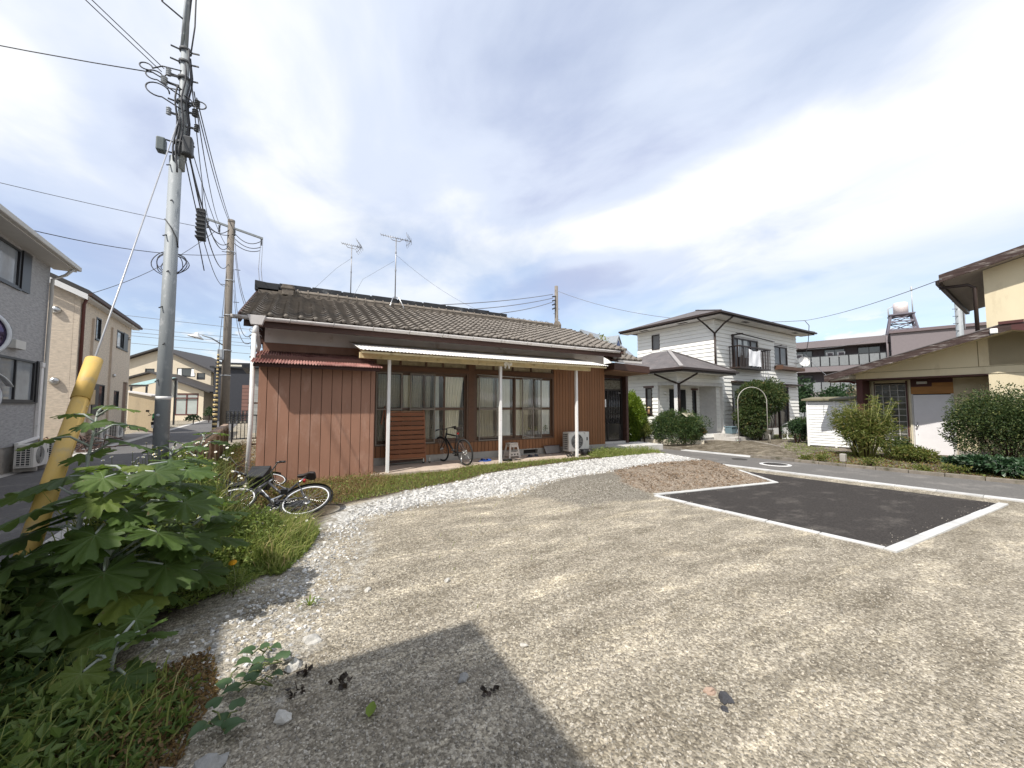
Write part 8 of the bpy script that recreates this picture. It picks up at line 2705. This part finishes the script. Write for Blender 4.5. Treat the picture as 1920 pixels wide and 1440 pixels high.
# ------------------------------------------------------------------ plume poppies and weeds at the left
def plume_leaf_mat():
    m = bpy.data.materials.new('plume poppy leaf')
    m.use_nodes = True
    nt = m.node_tree
    N, L = nt.nodes.new, nt.links.new
    p = nt.nodes['Principled BSDF']
    out = nt.nodes['Material Output']
    at = N('ShaderNodeAttribute')
    at.attribute_name = 'vein'
    r = N('ShaderNodeValToRGB')
    el = r.color_ramp.elements
    el[0].position = .0
    el[0].color = (.050, .084, .019, 1)
    el[1].position = .93
    el[1].color = (.060, .098, .024, 1)
    e = el.new(.985)
    e.color = (.14, .19, .09, 1)
    L(at.outputs['Fac'], r.inputs[0])
    tc = N('ShaderNodeTexCoord')
    n = N('ShaderNodeTexNoise')
    n.inputs['Scale'].default_value = 14
    n.inputs['Detail'].default_value = 6
    L(tc.outputs['Object'], n.inputs['Vector'])
    oi = N('ShaderNodeObjectInfo')
    mr = N('ShaderNodeMapRange')
    mr.inputs['To Min'].default_value = .75
    mr.inputs['To Max'].default_value = 1.3
    L(n.outputs['Fac'], mr.inputs['Value'])
    m2 = N('ShaderNodeMapRange')
    m2.inputs['To Min'].default_value = .8
    m2.inputs['To Max'].default_value = 1.35
    L(oi.outputs['Random'], m2.inputs['Value'])
    mu = N('ShaderNodeMath')
    mu.operation = 'MULTIPLY'
    L(mr.outputs[0], mu.inputs[0])
    L(m2.outputs[0], mu.inputs[1])
    h = N('ShaderNodeHueSaturation')
    L(mu.outputs[0], h.inputs['Value'])
    # some leaves yellowing, with brown scorched spots
    yl = N('ShaderNodeMapRange')
    yl.inputs['From Min'].default_value = .72
    yl.inputs['From Max'].default_value = 1.0
    yl.inputs['To Max'].default_value = .55
    L(oi.outputs['Random'], yl.inputs['Value'])
    y1 = N('ShaderNodeMix')
    y1.data_type = 'RGBA'
    L(yl.outputs[0], y1.inputs['Factor'])
    L(r.outputs[0], y1.inputs[6])
    y1.inputs[7].default_value = (.16, .17, .025, 1)
    n3 = N('ShaderNodeTexNoise')
    n3.inputs['Scale'].default_value = 7
    n3.inputs['Detail'].default_value = 8
    L(tc.outputs['Object'], n3.inputs['Vector'])
    sp = N('ShaderNodeMapRange')
    sp.inputs['From Min'].default_value = .67
    sp.inputs['From Max'].default_value = .72
    L(n3.outputs['Fac'], sp.inputs['Value'])
    y2 = N('ShaderNodeMix')
    y2.data_type = 'RGBA'
    L(sp.outputs[0], y2.inputs['Factor'])
    L(y1.outputs[2], y2.inputs[6])
    y2.inputs[7].default_value = (.10, .07, .03, 1)
    L(y2.outputs[2], h.inputs['Color'])
    # pale bloom on the underside
    g = N('ShaderNodeNewGeometry')
    mx = N('ShaderNodeMix')
    mx.data_type = 'RGBA'
    L(g.outputs['Backfacing'], mx.inputs['Factor'])
    L(h.outputs[0], mx.inputs[6])
    mx.inputs[7].default_value = (.11, .15, .09, 1)
    L(mx.outputs[2], p.inputs['Base Color'])
    p.inputs['Roughness'].default_value = .55
    p.inputs['Specular IOR Level'].default_value = .25
    b = N('ShaderNodeBump')
    b.inputs['Strength'].default_value = .35
    b.inputs['Distance'].default_value = .01
    L(n.outputs['Fac'], b.inputs['Height'])
    L(b.outputs[0], p.inputs['Normal'])
    t = N('ShaderNodeBsdfTranslucent')
    t.inputs['Color'].default_value = (.20, .30, .05, 1)
    s = N('ShaderNodeMixShader')
    s.inputs[0].default_value = .28
    L(p.outputs[0], s.inputs[1])
    L(t.outputs[0], s.inputs[2])
    L(s.outputs[0], out.inputs['Surface'])
    return m


M_PLUME = plume_leaf_mat()
M_PSTEM = mat('bloomy plant stem', (.30, .33, .29), rough=.6, var=.2, scale=6, stretch=(1, 1, .3), dirt=((.17, .22, .10), .35, 5))
M_WEEDST = mat('weed stem', (.13, .15, .05), rough=.7)


def plume_leaf(seed):
    """one lobed leaf, stalk end at the origin, blade along +x, about 1 across"""
    r = random.Random(seed)
    lobes = 7
    N_ = 84
    a0, a1 = R(-158), R(158)
    rings = []
    cx = .12
    ph = r.uniform(-.1, .1)
    vein = []
    V, Fc, A = [(cx, 0, 0)], [], [1.0]
    lob_a = [a0 + (a1 - a0) * (k + .5) / lobes for k in range(lobes)]
    lob_r = [(.56, .60, .64, .68, .64, .60, .56)[k] * r.uniform(.9, 1.08) for k in range(lobes)]
    for ring in (.35, .68, 1.0):
        for i in range(N_):
            a = a0 + (a1 - a0) * i / (N_ - 1)
            k = min(range(lobes), key=lambda q: abs(a - lob_a[q]))
            w = (a1 - a0) / lobes
            d = (a - lob_a[k]) / (w / 2)          # -1..1 inside the lobe
            depth = 1 - (.46 if k not in (0, 6) else .36) * abs(d) ** 5
            sc = 1 + .07 * math.cos(d * 9.2) * (1 - abs(d) ** 6) + .02 * math.sin(a * 31 + seed)
            rad = lob_r[k] * depth * (sc if ring == 1 else 1) * ring
            x, y = cx + rad * math.cos(a), rad * math.sin(a)
            z = .03 * math.sin(a * 14 + seed) * ring ** 2 + .12 * (rad ** 1.4) * math.cos(a * 1.3 + ph) - .22 * rad ** 2 + .035 * (1 - abs(d)) * ring + .02 * math.sin(a * 9 + seed * 3) * ring
            V.append((x, y, z))
            A.append(max(0, 1 - abs(d) * (1.0 if ring > .5 else .8)))
    for i in range(N_ - 1):
        Fc.append((0, 1 + i, 2 + i))
        for q in range(2):
            b0, b1 = 1 + q * N_, 1 + (q + 1) * N_
            Fc.append((b0 + i, b1 + i, b1 + i + 1, b0 + i + 1))
    me = bpy.data.meshes.new('leaf')
    me.from_pydata(V, [], Fc)
    me.polygons.foreach_set('use_smooth', [True] * len(Fc))
    at = me.attributes.new('vein', 'FLOAT', 'POINT')
    at.data.foreach_set('value', A)
    me.materials.append(M_PLUME)
    me.update()
    return me


LEAVES = [plume_leaf(k) for k in range(5)]


def plume(label, base, pts, leaves, r0):
    """stem through pts (relative), leaves = [(height fraction, turn deg, stalk length, blade size, droop)]"""
    t = thing('plume_poppy', label, 'plant', base, 0, 'plume poppies at the alley corner')
    P = [Vector(p_) for p_ in pts]
    MB().tube(P, [r0 * (1 - .72 * i / (len(P) - 1)) for i in range(len(P))], 10).build('stem', M_PSTEM, t)
    n = len(P) - 1
    for i, (f, az, sl, bs, dr) in enumerate(leaves):
        bs *= .80
        dr = dr * 1.25 + .22
        k = min(int(f * n), n - 1)
        q = P[k].lerp(P[k + 1], f * n - k)
        d = Vector((math.cos(R(az)), math.sin(R(az)), 0))
        e1 = q + d * sl * .55 + Vector((0, 0, sl * .42))
        e2 = q + d * sl + Vector((0, 0, sl * (.52 - dr * .3)))
        MB().tube([q, e1, e2], [.010, .008, .006], 6).build('leaf_stalk', M_PSTEM, t)
        o = bpy.data.objects.new('leaf', LEAVES[i % 5])
        COL.objects.link(o)
        o.parent = t
        x = (d + Vector((0, 0, -dr))).normalized()
        y = Vector((-d.y, d.x, random.uniform(-.35, .35))).normalized()
        y = (y - x * y.dot(x)).normalized()
        z = x.cross(y)
        m_ = Matrix((x, y, z)).transposed() * bs
        m_ = m_.to_4x4()
        m_.translation = e2 - x * bs * .06
        o.matrix_local = m_
    return t


random.seed(21)
base = Vector((-1.14, 3.62, .0))
lv = []
# picture-right is about world (+.87,-.49); towards the viewer about (-.05,-1)
for i, (f, az, sl, bs, dr) in enumerate([
    (.20, -40, .28, .46, .35), (.20, 150, .30, .44, .4), (.24, -100, .26, .44, .45), (.27, 30, .30, .40, .3), (.30, 200, .34, .48, .35), (.33, -60, .32, .44, .35),
    (.36, 100, .30, .42, .25), (.38, -15, .40, .46, .25), (.42, -135, .36, .52, .38), (.46, 55, .32, .40, .2), (.48, 175, .36, .50, .25), (.52, -75, .28, .40, .3),
    (.56, -25, .44, .44, .15), (.60, 120, .30, .42, .15), (.64, -150, .32, .46, .3), (.68, 20, .30, .38, .1), (.72, -95, .18, .30, .35), (.76, 165, .30, .44, .1),
    (.80, -40, .32, .36, .05), (.84, 75, .22, .30, .05), (.88, -120, .16, .28, .2), (.92, 10, .20, .26, .0), (.95, 150, .16, .24, .0), (.98, -60, .12, .20, .0),
    (.40, 75, .30, .36, .2), (.44, -50, .42, .40, .2), (.50, -110, .22, .34, .4), (.54, 15, .36, .36, .15), (.58, 165, .26, .36, .2), (.62, -70, .2, .30, .3), (.66, -35, .40, .34, .1), (.70, 95, .24, .3, .1), (.74, 0, .34, .32, .05), (.26, -20, .36, .42, .35), (.34, 5, .36, .40, .3), (.10, -70, .30, .44, .5), (.12, 20, .30, .42, .5), (.10, -140, .36, .48, .5), (.15, 95, .3, .42, .4)]):
    lv.append((f, az + random.uniform(-12, 12), sl, bs * random.uniform(.9, 1.08), dr))
plume('tallest plume poppy with a thick grey stem in front of the yellow guard', base, [(0, 0, 0), (.02, .0, .35), (.05, .02, .65), (.09, .02, .95), (.14, .03, 1.10)], lv, .036)
plume('plume poppy with a slender upright stem reaching above the weeds at the left', (-1.55, 4.55, 0), [(0, 0, 0), (.0, 0, .6), (.02, .02, 1.1), (.06, .02, 1.5)],
      [(.55, -60, .22, .34, .3), (.62, 110, .26, .36, .2), (.70, -10, .26, .34, .2), (.76, -150, .22, .30, .2), (.83, 40, .22, .30, .1), (.88, -80, .14, .26, .15), (.93, 160, .16, .24, .05), (.97, -20, .16, .24, .0), (1.0, 80, .08, .16, -.3), (.45, 170, .3, .4, .3), (.4, -30, .3, .4, .3)], .024)
plume('plume poppy among the white fleabane in the middle of the weeds', (-1.12, 4.75, 0), [(0, 0, 0), (.02, 0, .5), (.05, .02, .95), (.10, .03, 1.18)],
      [(.45, -30, .3, .36, .3), (.58, -110, .22, .28, .3), (.66, 20, .22, .26, .15), (.80, 100, .16, .22, .1), (.86, -10, .18, .22, .05), (.92, -140, .12, .2, .1), (1., -70, .08, .14, -.1), (.38, -70, .3, .36, .35)], .02)
plume('plume poppy leaning right over the bright weeds beside the tallest one', (-.88, 4.0, 0), [(0, 0, 0), (.03, 0, .25), (.08, -.01, .5), (.16, -.02, .72)],
      [(.25, -30, .24, .40, .2), (.32, 60, .2, .36, .2), (.4, -80, .22, .38, .25), (.48, -10, .30, .40, .1), (.55, 130, .2, .34, .2), (.62, -50, .28, .38, .05), (.7, 30, .24, .34, .05), (.78, -20, .28, .34, -.05), (.86, -110, .14, .3, .1), (.93, 0, .18, .28, -.1), (1., 80, .1, .2, -.2)], .022)
plume('young plume poppy with a pale upright stem before the block wall', (-1.15, 6.3, 0), [(0, 0, 0), (.02, 0, .5), (.04, .0, .95), (.10, .02, 1.18)],
      [(.55, -40, .18, .24, .3), (.62, 150, .2, .24, .2), (.74, 10, .2, .22, .1), (.82, -130, .12, .2, .15), (.9, -20, .2, .2, 0), (.96, 120, .1, .16, 0), (1., -60, .05, .12, -.3)], .014)
plume('low plume poppy shoot spreading over the weeds at the lower left', (-.86, 2.95, 0), [(0, 0, 0), (.02, -.02, .16), (.05, -.03, .30)],
      [(.3, -50, .14, .26, .3), (.4, 130, .14, .24, .3), (.55, -120, .14, .24, .35), (.7, 20, .12, .24, .1), (.85, -20, .10, .22, -.5), (.95, 60, .08, .20, -.7), (1., -90, .06, .2, -.2)], .016)
plume('plume poppy shoot half under the yellow guard at the left edge', (-1.75, 3.6, 0), [(0, 0, 0), (.02, 0, .35), (.03, .02, .62)],
      [(.3, -60, .26, .42, .4), (.4, 40, .26, .4, .4), (.55, -130, .24, .42, .35), (.7, -20, .26, .38, .2), (.8, 150, .2, .36, .2), (.92, -80, .14, .3, .2), (1., 30, .1, .24, 0)], .02)

# ------------------------------------------------------------------ weed masses
L_W1 = leaf_mat('bright weed leaf', (.115, .165, .035), (.25, .30, .085), .35, (.24, .24, .07))
L_W2 = leaf_mat('dark weed leaf', (.035, .066, .019), (.10, .145, .042), .3, (.13, .14, .04))
L_DRY = leaf_mat('dry brown weed leaf', (.11, .065, .030), (.25, .165, .07), .25, (.13, .14, .04))
L_GR = leaf_mat('grass blade', (.12, .165, .035), (.30, .32, .10), .35, (.44, .36, .18))
L_FL = leaf_mat('white petals', (.72, .71, .66), (.82, .82, .8), .2)


def weed_mass(name, label, poly, n, size, hmax, m, width=.45, seedp=None, tilt=.5, zfun=None, grow=1.0):
    p_ = scatter_in(poly, n)
    e_ = np.clip(sdf(poly, p_[:, 0], p_[:, 1]) / .35, .12, 1)
    u = rng.uniform(0, 1, n) ** grow
    lump = .62 + .38 * (fbm2(p_[:, 0], p_[:, 1], 5.5, 17, 3) * .9)
    h = hmax * e_ * u * np.clip(lump, .25, 1.1)
    P = np.column_stack([p_, gz(p_[:, 0], p_[:, 1]) + h])
    D = rng.normal(size=(n, 3))
    D[:, 2] = np.abs(D[:, 2]) * .5 + tilt * rng.uniform(-.3, 1, n)
    V, Fc = leaf_cloud(P, D, rng.uniform(size * .6, size * 1.35, n), width)
    o = np_mesh(name, V, Fc, m)
    return tag(o, label, None, None, 'stuff')


def blades(name, label, poly, n, hmin, hmax, m, lean=.5, wid=.006, curve=.35):
    p_ = scatter_in(poly, n)
    h = rng.uniform(hmin, hmax, n) * np.clip(.45 + sdf(poly, p_[:, 0], p_[:, 1]) / .3, .45, 1)
    a = rng.uniform(0, 6.28, n)
    l_ = rng.uniform(0, lean, n)
    dx, dy = np.cos(a) * l_, np.sin(a) * l_
    b = np.column_stack([p_, gz(p_[:, 0], p_[:, 1]) - .005])
    mid = b + np.column_stack([dx * h * .45, dy * h * .45, h * .62])
    tip = b + np.column_stack([dx * h * (1 + curve), dy * h * (1 + curve), h * (1 - .25 * l_)])
    s = np.column_stack([-np.sin(a + 1.2), np.cos(a + 1.2), np.zeros(n)]) * (wid * (.6 + h[:, None]))
    V = np.stack([b - s, b + s, mid + s * .8, mid - s * .8, tip], 1).reshape(-1, 3)
    i = np.arange(n)[:, None] * 5
    Fq = np.concatenate([i + np.array([[0, 1, 2]]), i + np.array([[0, 2, 3]]), i + np.array([[3, 2, 4]])], 0)
    return tag(np_mesh(name, V, Fq, m), label, None, None, 'stuff')


A_MID = [(-1.15, 4.0), (-.75, 3.85), (-.35, 4.15), (.12, 4.75), (.15, 5.3), (-.3, 5.75), (-.9, 6.1), (-1.2, 6.0)]
A_MAIN = [(-1.75, 2.2), (-1.1, 2.6), (-1.0, 3.2), (-.85, 3.7), (-.95, 4.2), (-1.0, 5.5), (-1.0, 7.0), (-1.35, 7.6), (-1.75, 6.0), (-1.95, 4.6), (-2.05, 3.2)]
A_TALL = [(-1.75, 4.2), (-.62, 4.4), (-.42, 5.2), (-.80, 5.9), (-1.05, 6.9), (-1.45, 6.9), (-1.8, 6.0)]
A_GRASS = [(-.65, 4.5), (-.1, 4.2), (.15, 4.8), (.25, 5.3), (.2, 5.65), (-.3, 5.75), (-.75, 5.85)]
A_LOW = [(-1.9, 1.7), (-.7, 1.95), (-.42, 2.45), (-.48, 2.85), (-.85, 3.1), (-1.2, 3.4), (-1.9, 3.0)]
A_CLOSET = [(-1.3, 7.0), (-.6, 6.9), (.45, 6.8), (.75, 6.95), (1.5, 7.6), (1.9, 8.35), (1.6, 8.85), (-.72, 8.85), (-1.0, 10.5), (-1.55, 10.5)]
A_STRIP = [(.55, 6.75), (1.6, 7.15), (2.9, 7.6), (4.7, 8.1), (6.8, 8.45), (7.7, 8.6), (7.6, 8.84), (1.6, 8.84), (1.3, 8.2)]
A_END = [(7.6, 8.5), (9.0, 8.45), (10.9, 8.8), (11.5, 9.5), (11.4, 9.75), (9.3, 9.65), (9.2, 10.0), (7.75, 10.0)]
weed_mass('weeds', 'mass of dark leafy weeds along the alley side', A_MAIN, 11000, .085, .85, L_W2, .5)
weed_mass('weeds', 'tall bright weeds behind the plume poppies', A_TALL, 16000, .062, 1.45, L_W1, .42, grow=.75)
weed_mass('weeds', 'bright mixed weeds between the plume poppies and the fallen bicycle', A_MID, 12000, .052, .62, L_W1, .42)
weed_mass('weeds', 'clover and grass leaves in front of the fallen bicycle', A_GRASS, 8000, .045, .30, L_W1, .62)
weed_mass('weeds', 'shaded low weeds at the lower left corner', A_LOW, 10000, .060, .26, leaf_mat('lower weed leaf', (.07, .12, .03), (.16, .21, .055), .35, (.22, .22, .07)), .42)
weed_mass('weeds', 'brownish spurge creeping at the lower left', [(-.95, 2.05), (-.42, 2.2), (-.33, 2.7), (-.45, 3.15), (-.8, 3.0), (-1.0, 2.5)], 6500, .022, .19, L_DRY, .6)
weed_mass('weeds', 'red brown dry weeds along the closet base', A_CLOSET, 9000, .036, .30, L_DRY, .55, grow=1.6)
weed_mass('weeds', 'green leaves among the dry weeds by the closet', A_CLOSET, 3000, .045, .26, L_W1, .5, grow=1.6)
weed_mass('weeds', 'green strip of weeds along the porch slab edge', A_STRIP, 5600, .038, .11, L_W1, .5)
weed_mass('weeds', 'dry brown weeds in the strip along the porch slab', A_STRIP, 4200, .03, .17, L_DRY, .5, grow=1.8)
weed_mass('weeds', 'weeds around the entrance step', A_END, 4200, .05, .30, L_W1, .45, grow=1.5)
blades('grass', 'long grass leaning beside the gravel edge', A_GRASS, 3000, .14, .40, L_GR, .9)
blades('grass', 'grass growing in the strip before the porch', A_STRIP, 4200, .05, .17, L_GR, .8, .004)
blades('grass', 'grass around the entrance step and bank top', A_END, 2600, .06, .26, L_GR, .7, .005)
blades('grass', 'dry grass around the fallen bicycles', A_CLOSET, 4200, .06, .26, leaf_mat('straw blade', (.20, .15, .06), (.36, .28, .13), .3, (.12, .15, .04)), .8, .004)
blades('grass', 'grass stalks rising through the tall weeds', A_TALL, 1800, .3, 1.05, L_GR, .5, .004)
blades('grass', 'sparse grass blades in the shaded corner', A_LOW, 900, .08, .3, L_GR, .8, .005)
# alley side verge weeds
weed_mass('weeds', 'weeds growing along the foot of the block wall', [(-1.5, 7.7), (-1.0, 7.6), (-1.4, 13), (-1.7, 18), (-2.25, 18), (-1.85, 12)], 4200, .06, .55, L_W1, .4, grow=1.3)
weed_mass('weeds', 'reddish weeds between the block wall and the bungalow', [(-1.4, 9), (-.95, 9), (-.95, 18), (-2.1, 18), (-1.8, 13)], 3800, .05, .6, L_DRY, .4, grow=1.3)
weed_mass('weeds', 'thin weeds on the ground before the apartment block', [(20, 9), (23, 9.5), (22, 12), (19.5, 10.9)], 1200, .06, .12, L_W1, .4)


# fleabane flowers: little white daisies on stalks
def daisies(label, poly, n, h0, h1, grp=None):
    t = thing('fleabane', label, 'wildflowers')
    p_ = scatter_in(poly, n)
    s, f, c = MB(), MB(), MB()
    for (x, y) in p_:
        h = random.uniform(h0, h1)
        q = Vector((x + random.uniform(-.06, .06), y + random.uniform(-.06, .06), h))
        s.tube([(x, y, gz1(x, y)), Vector((x, y, h * .6)).lerp(q, .3), q], [.004, .003, .002], 4, cap=False)
        nrm_ = Vector((random.uniform(-.7, .5), random.uniform(-.9, .2), 1)).normalized()
        f.lathe([(.003, 0), (random.uniform(.012, .017), .003)], c=q, axis=tuple(nrm_), n=9)
        c.lathe([(.0055, .001), (.004, .005), (0, .006)], c=q, axis=tuple(nrm_), n=7)
    for o in (s.build('stem', M_WEEDST, t), f.build('petals', L_FL, t), c.build('flower_centre', mat('yellow flower centre', (.6, .42, .04), rough=.8), t)):
        o['kind'] = 'stuff'
    return t


daisies('white fleabane daisies above the weeds in front of the steel pole', [(-1.7, 5.0), (-.7, 5.0), (-.75, 6.4), (-1.6, 6.7)], 80, .85, 1.12)
daisies('scattered white daisies lower down among the weeds by the bicycles', [(-1.1, 4.6), (-.5, 4.6), (-.5, 6.2), (-1.1, 6.2)], 34, .45, .85)
daisies('few white daisies in the grass at the gravel edge', [(-.5, 4.6), (.1, 4.7), (.25, 5.7), (-.4, 5.9)], 10, .16, .34)

# marigold, vine patches, sprig, fallen leaf, dark droppings of leaves
mg = thing('marigold', 'single orange marigold flower standing on a thin stem at the gravel edge', 'flower', (-.42, 3.92, gz1(-.42, 3.92)))
s = MB().tube([(0, 0, 0), (.01, 0, .14), (-.01, -.01, .27)], .004, 5)
for k in range(9):
    a = k * .7
    s.tube([(0, 0, .02), (.06 * math.cos(a), .06 * math.sin(a), .12), (.10 * math.cos(a), .10 * math.sin(a), .15 + .04 * (k % 3))], .0025, 4)
s.build('stem', M_WEEDST, mg)
P, D = lumpy(420, (.02, 0, .10), (.15, .13, .12), 71, 6, .3)
V, Fc = leaf_cloud(P, D, rng.uniform(.025, .05, len(P)), .16)
np_mesh('leaves', V, Fc, L_W1, mg)
MB().lathe([(0, 0), (.022, .002), (.03, .012), (.022, .022), (.01, .028), (0, .03)], c=(-.01, -.01, .27), axis=(-.1, -.4, 1), n=14).build('flower', mat('marigold orange', (.75, .36, .01), rough=.7, bump=1, bscale=160), mg)


def heart_leaf(size):
    pts = [(0, 0), (-.18, .22), (-.12, .42), (.12, .46), (.5, .28), (.85, 0), (.5, -.28), (.12, -.46), (-.12, -.42), (-.18, -.22)]
    return [(x * size, y * size) for x, y in pts]


def vine(label, base, spots, size):
    t = thing('vine_plant', label, 'vine', (base[0], base[1], gz1(*base)))
    s = MB()
    prev = Vector((0, 0, .01))
    for i, (x, y) in enumerate(spots):
        q = Vector((x, y, .05 + .03 * (i % 3)))
        s.tube([prev, prev.lerp(q, .5) + Vector((0, 0, .02)), q - Vector((0, 0, .02))], .004, 5)
        if i % 2 == 0:
            prev = Vector((x, y, .02))
        hl = heart_leaf(size * random.uniform(.75, 1.2))
        a = random.uniform(0, 6.28)
        c_, s_ = math.cos(a), math.sin(a)
        V = [q + Vector((0, 0, .008))] + [q + Vector((u * c_ - v * s_, u * s_ + v * c_, .015 * math.sin(u * 40) - abs(v) * -.25 - u * .15)) for u, v in hl]
        n = len(hl)
        MB().add(V, [(0, 1 + k, 1 + (k + 1) % n) for k in range(n)], True).build('leaf', leaf_mat('heart leaf', (.035, .075, .03), (.085, .135, .06), .3), t)
    s.build('stem', M_WEEDST, t)
    return t


vine('heart leaved vine creeping from the weeds onto the gravel', (-.16, 2.72), [(.02, .2), (.06, .12), (-.04, .08), (.1, .05), (0, 0), (.06, -.06), (-.06, -.04), (.12, -.02), (.02, -.12), (-.08, -.14), (.08, -.16), (-.02, -.2), (-.14, -.08), (-.1, .04)], .075)
vine('second heart leaved plant nearer the viewer at the gravel edge', (-.27, 2.35), [(0, 0), (.05, .03), (-.05, .04), (.02, -.06), (-.06, -.04)], .09)
vine('dark heart leaved vine at the lower left under the spurge', (-.85, 2.1), [(0, 0), (.1, .05), (-.1, .06), (.06, -.1), (-.14, -.06), (.2, 0), (.16, -.12), (-.02, -.16)], .10)
sp_ = thing('grass_sprig', 'lone green grass sprig growing in the open gravel', 'grass sprig', (.12, 3.46, gz1(.12, 3.46)))
s = MB()
for k in range(9):
    a = k * .75
    l_ = .07 + .03 * (k % 3)
    d_ = Vector((math.cos(a), math.sin(a), 0))
    w_ = Vector((-d_.y, d_.x, 0)) * .006
    s.add([w_ * .6, -w_ * .6, d_ * l_ * .5 + Vector((0, 0, .05)) - w_, d_ * l_ * .5 + Vector((0, 0, .05)) + w_, d_ * l_ + Vector((0, 0, .035))], [(0, 1, 2, 3), (3, 2, 4)])
s.build('blade', leaf_mat('sprig blade', (.09, .13, .02), (.14, .19, .03), .35), sp_)
lf = thing('fallen_leaf', 'yellow green fallen leaf lying in the building shadow', 'leaf', (.36, 2.11, gz1(.36, 2.11) + .012), 70)
hl = [(-.04, 0), (-.02, .02), (.015, .026), (.05, .012), (.068, 0), (.05, -.012), (.015, -.026), (-.02, -.02)]
MB().add([(0, 0, .004)] + [(x, y, .012 + abs(y) * .3) for x, y in hl], [(0, 1 + k, 1 + (k + 1) % 8) for k in range(8)], True).build('blade', leaf_mat('fallen leaf green', (.13, .20, .02), (.16, .22, .03), .3), lf)
for k, (x, y, s_, lb) in enumerate(((.26, 2.40, .05, 'clump of black dead leaves at the edge of the building shadow'), (.03, 2.46, .045, 'black dead leaf clump on the shadow line near the vine'), (.07, 2.62, .04, 'small black leaf clump just outside the shadow'), (.95, 1.95, .04, 'dark leaf scrap in the middle of the building shadow'))):
    t = thing('dead_leaves', lb, 'dead leaves', (x, y, gz1(x, y) + .01))
    P = rng.normal(scale=s_ * .5, size=(16, 3))
    P[:, 2] = np.abs(P[:, 2]) * .3
    D = rng.normal(size=(16, 3))
    V, Fc = leaf_cloud(P, D, np.full(16, s_ * .8), .8)
    np_mesh('scrap', V, Fc, leaf_mat('black dead leaf', (.018, .013, .010), (.05, .035, .025), .05), t)
# old stone kerb pieces under the weeds at the left edge
for k, (x, y, w_, lb) in enumerate(((-1.02, 2.05, .34, 'grey weathered stone block at the lower left corner'), (-1.45, 2.75, .36, 'grey stone block half under the leaves at the left edge'), (-1.75, 3.4, .36, 'upper grey stone block by the foot of the yellow guard'))):
    t = thing('stone_block', lb, 'stone', (x, y, 0), -35 + 12 * k)
    o = MB().prism([(-w_ * .5, -.12, 0), (w_ * .5, -.14, 0), (w_ * .46, .12, 0), (-w_ * .48, .13, 0)], (.01, .0, .17)).build('block', mat('weathered kerb stone', (.27, .265, .255), rough=.95, var=.3, scale=9, bump=1, bscale=25, stretch=(.4, 1, 2), dirt=((.11, .105, .09), .4, 6)), t, bevel=.02)

# litter and low growth on the ground beyond the far kerb
A_FAR = [(13.9, 6.4), (14.0, 1.0), (16.2, 1.0), (16.3, 5.6), (15.6, 6.4)]
weed_mass('leaf_litter', 'dry leaf litter on the soil along the far kerb', A_FAR, 5200, .05, .02, L_DRY, .6)
weed_mass('weeds', 'sparse low weeds on the soil along the far kerb', A_FAR, 2600, .05, .09, L_W1, .45)
weed_mass('leaf_litter', 'scattered dry leaves and moss along the mossy kerb', [(13.45, 7.3), (13.95, 1.0), (14.15, 1.0), (13.75, 7.3)], 2600, .03, .01, L_DRY, .6)
weed_mass('weeds', 'thin weeds on the gravel forecourt of the white house', [(14.2, 6.4), (16.5, 8.2), (19.0, 9.1), (19.5, 7.8), (17, 6.4)], 1300, .05, .06, L_W1, .4)
blades('grass', 'few grass blades sprouting from the open gravel', [(.2, 2.6), (2.5, 3.0), (4.5, 4.5), (3, 5.8), (.8, 5.6)], 60, .03, .08, L_GR, .9, .004)
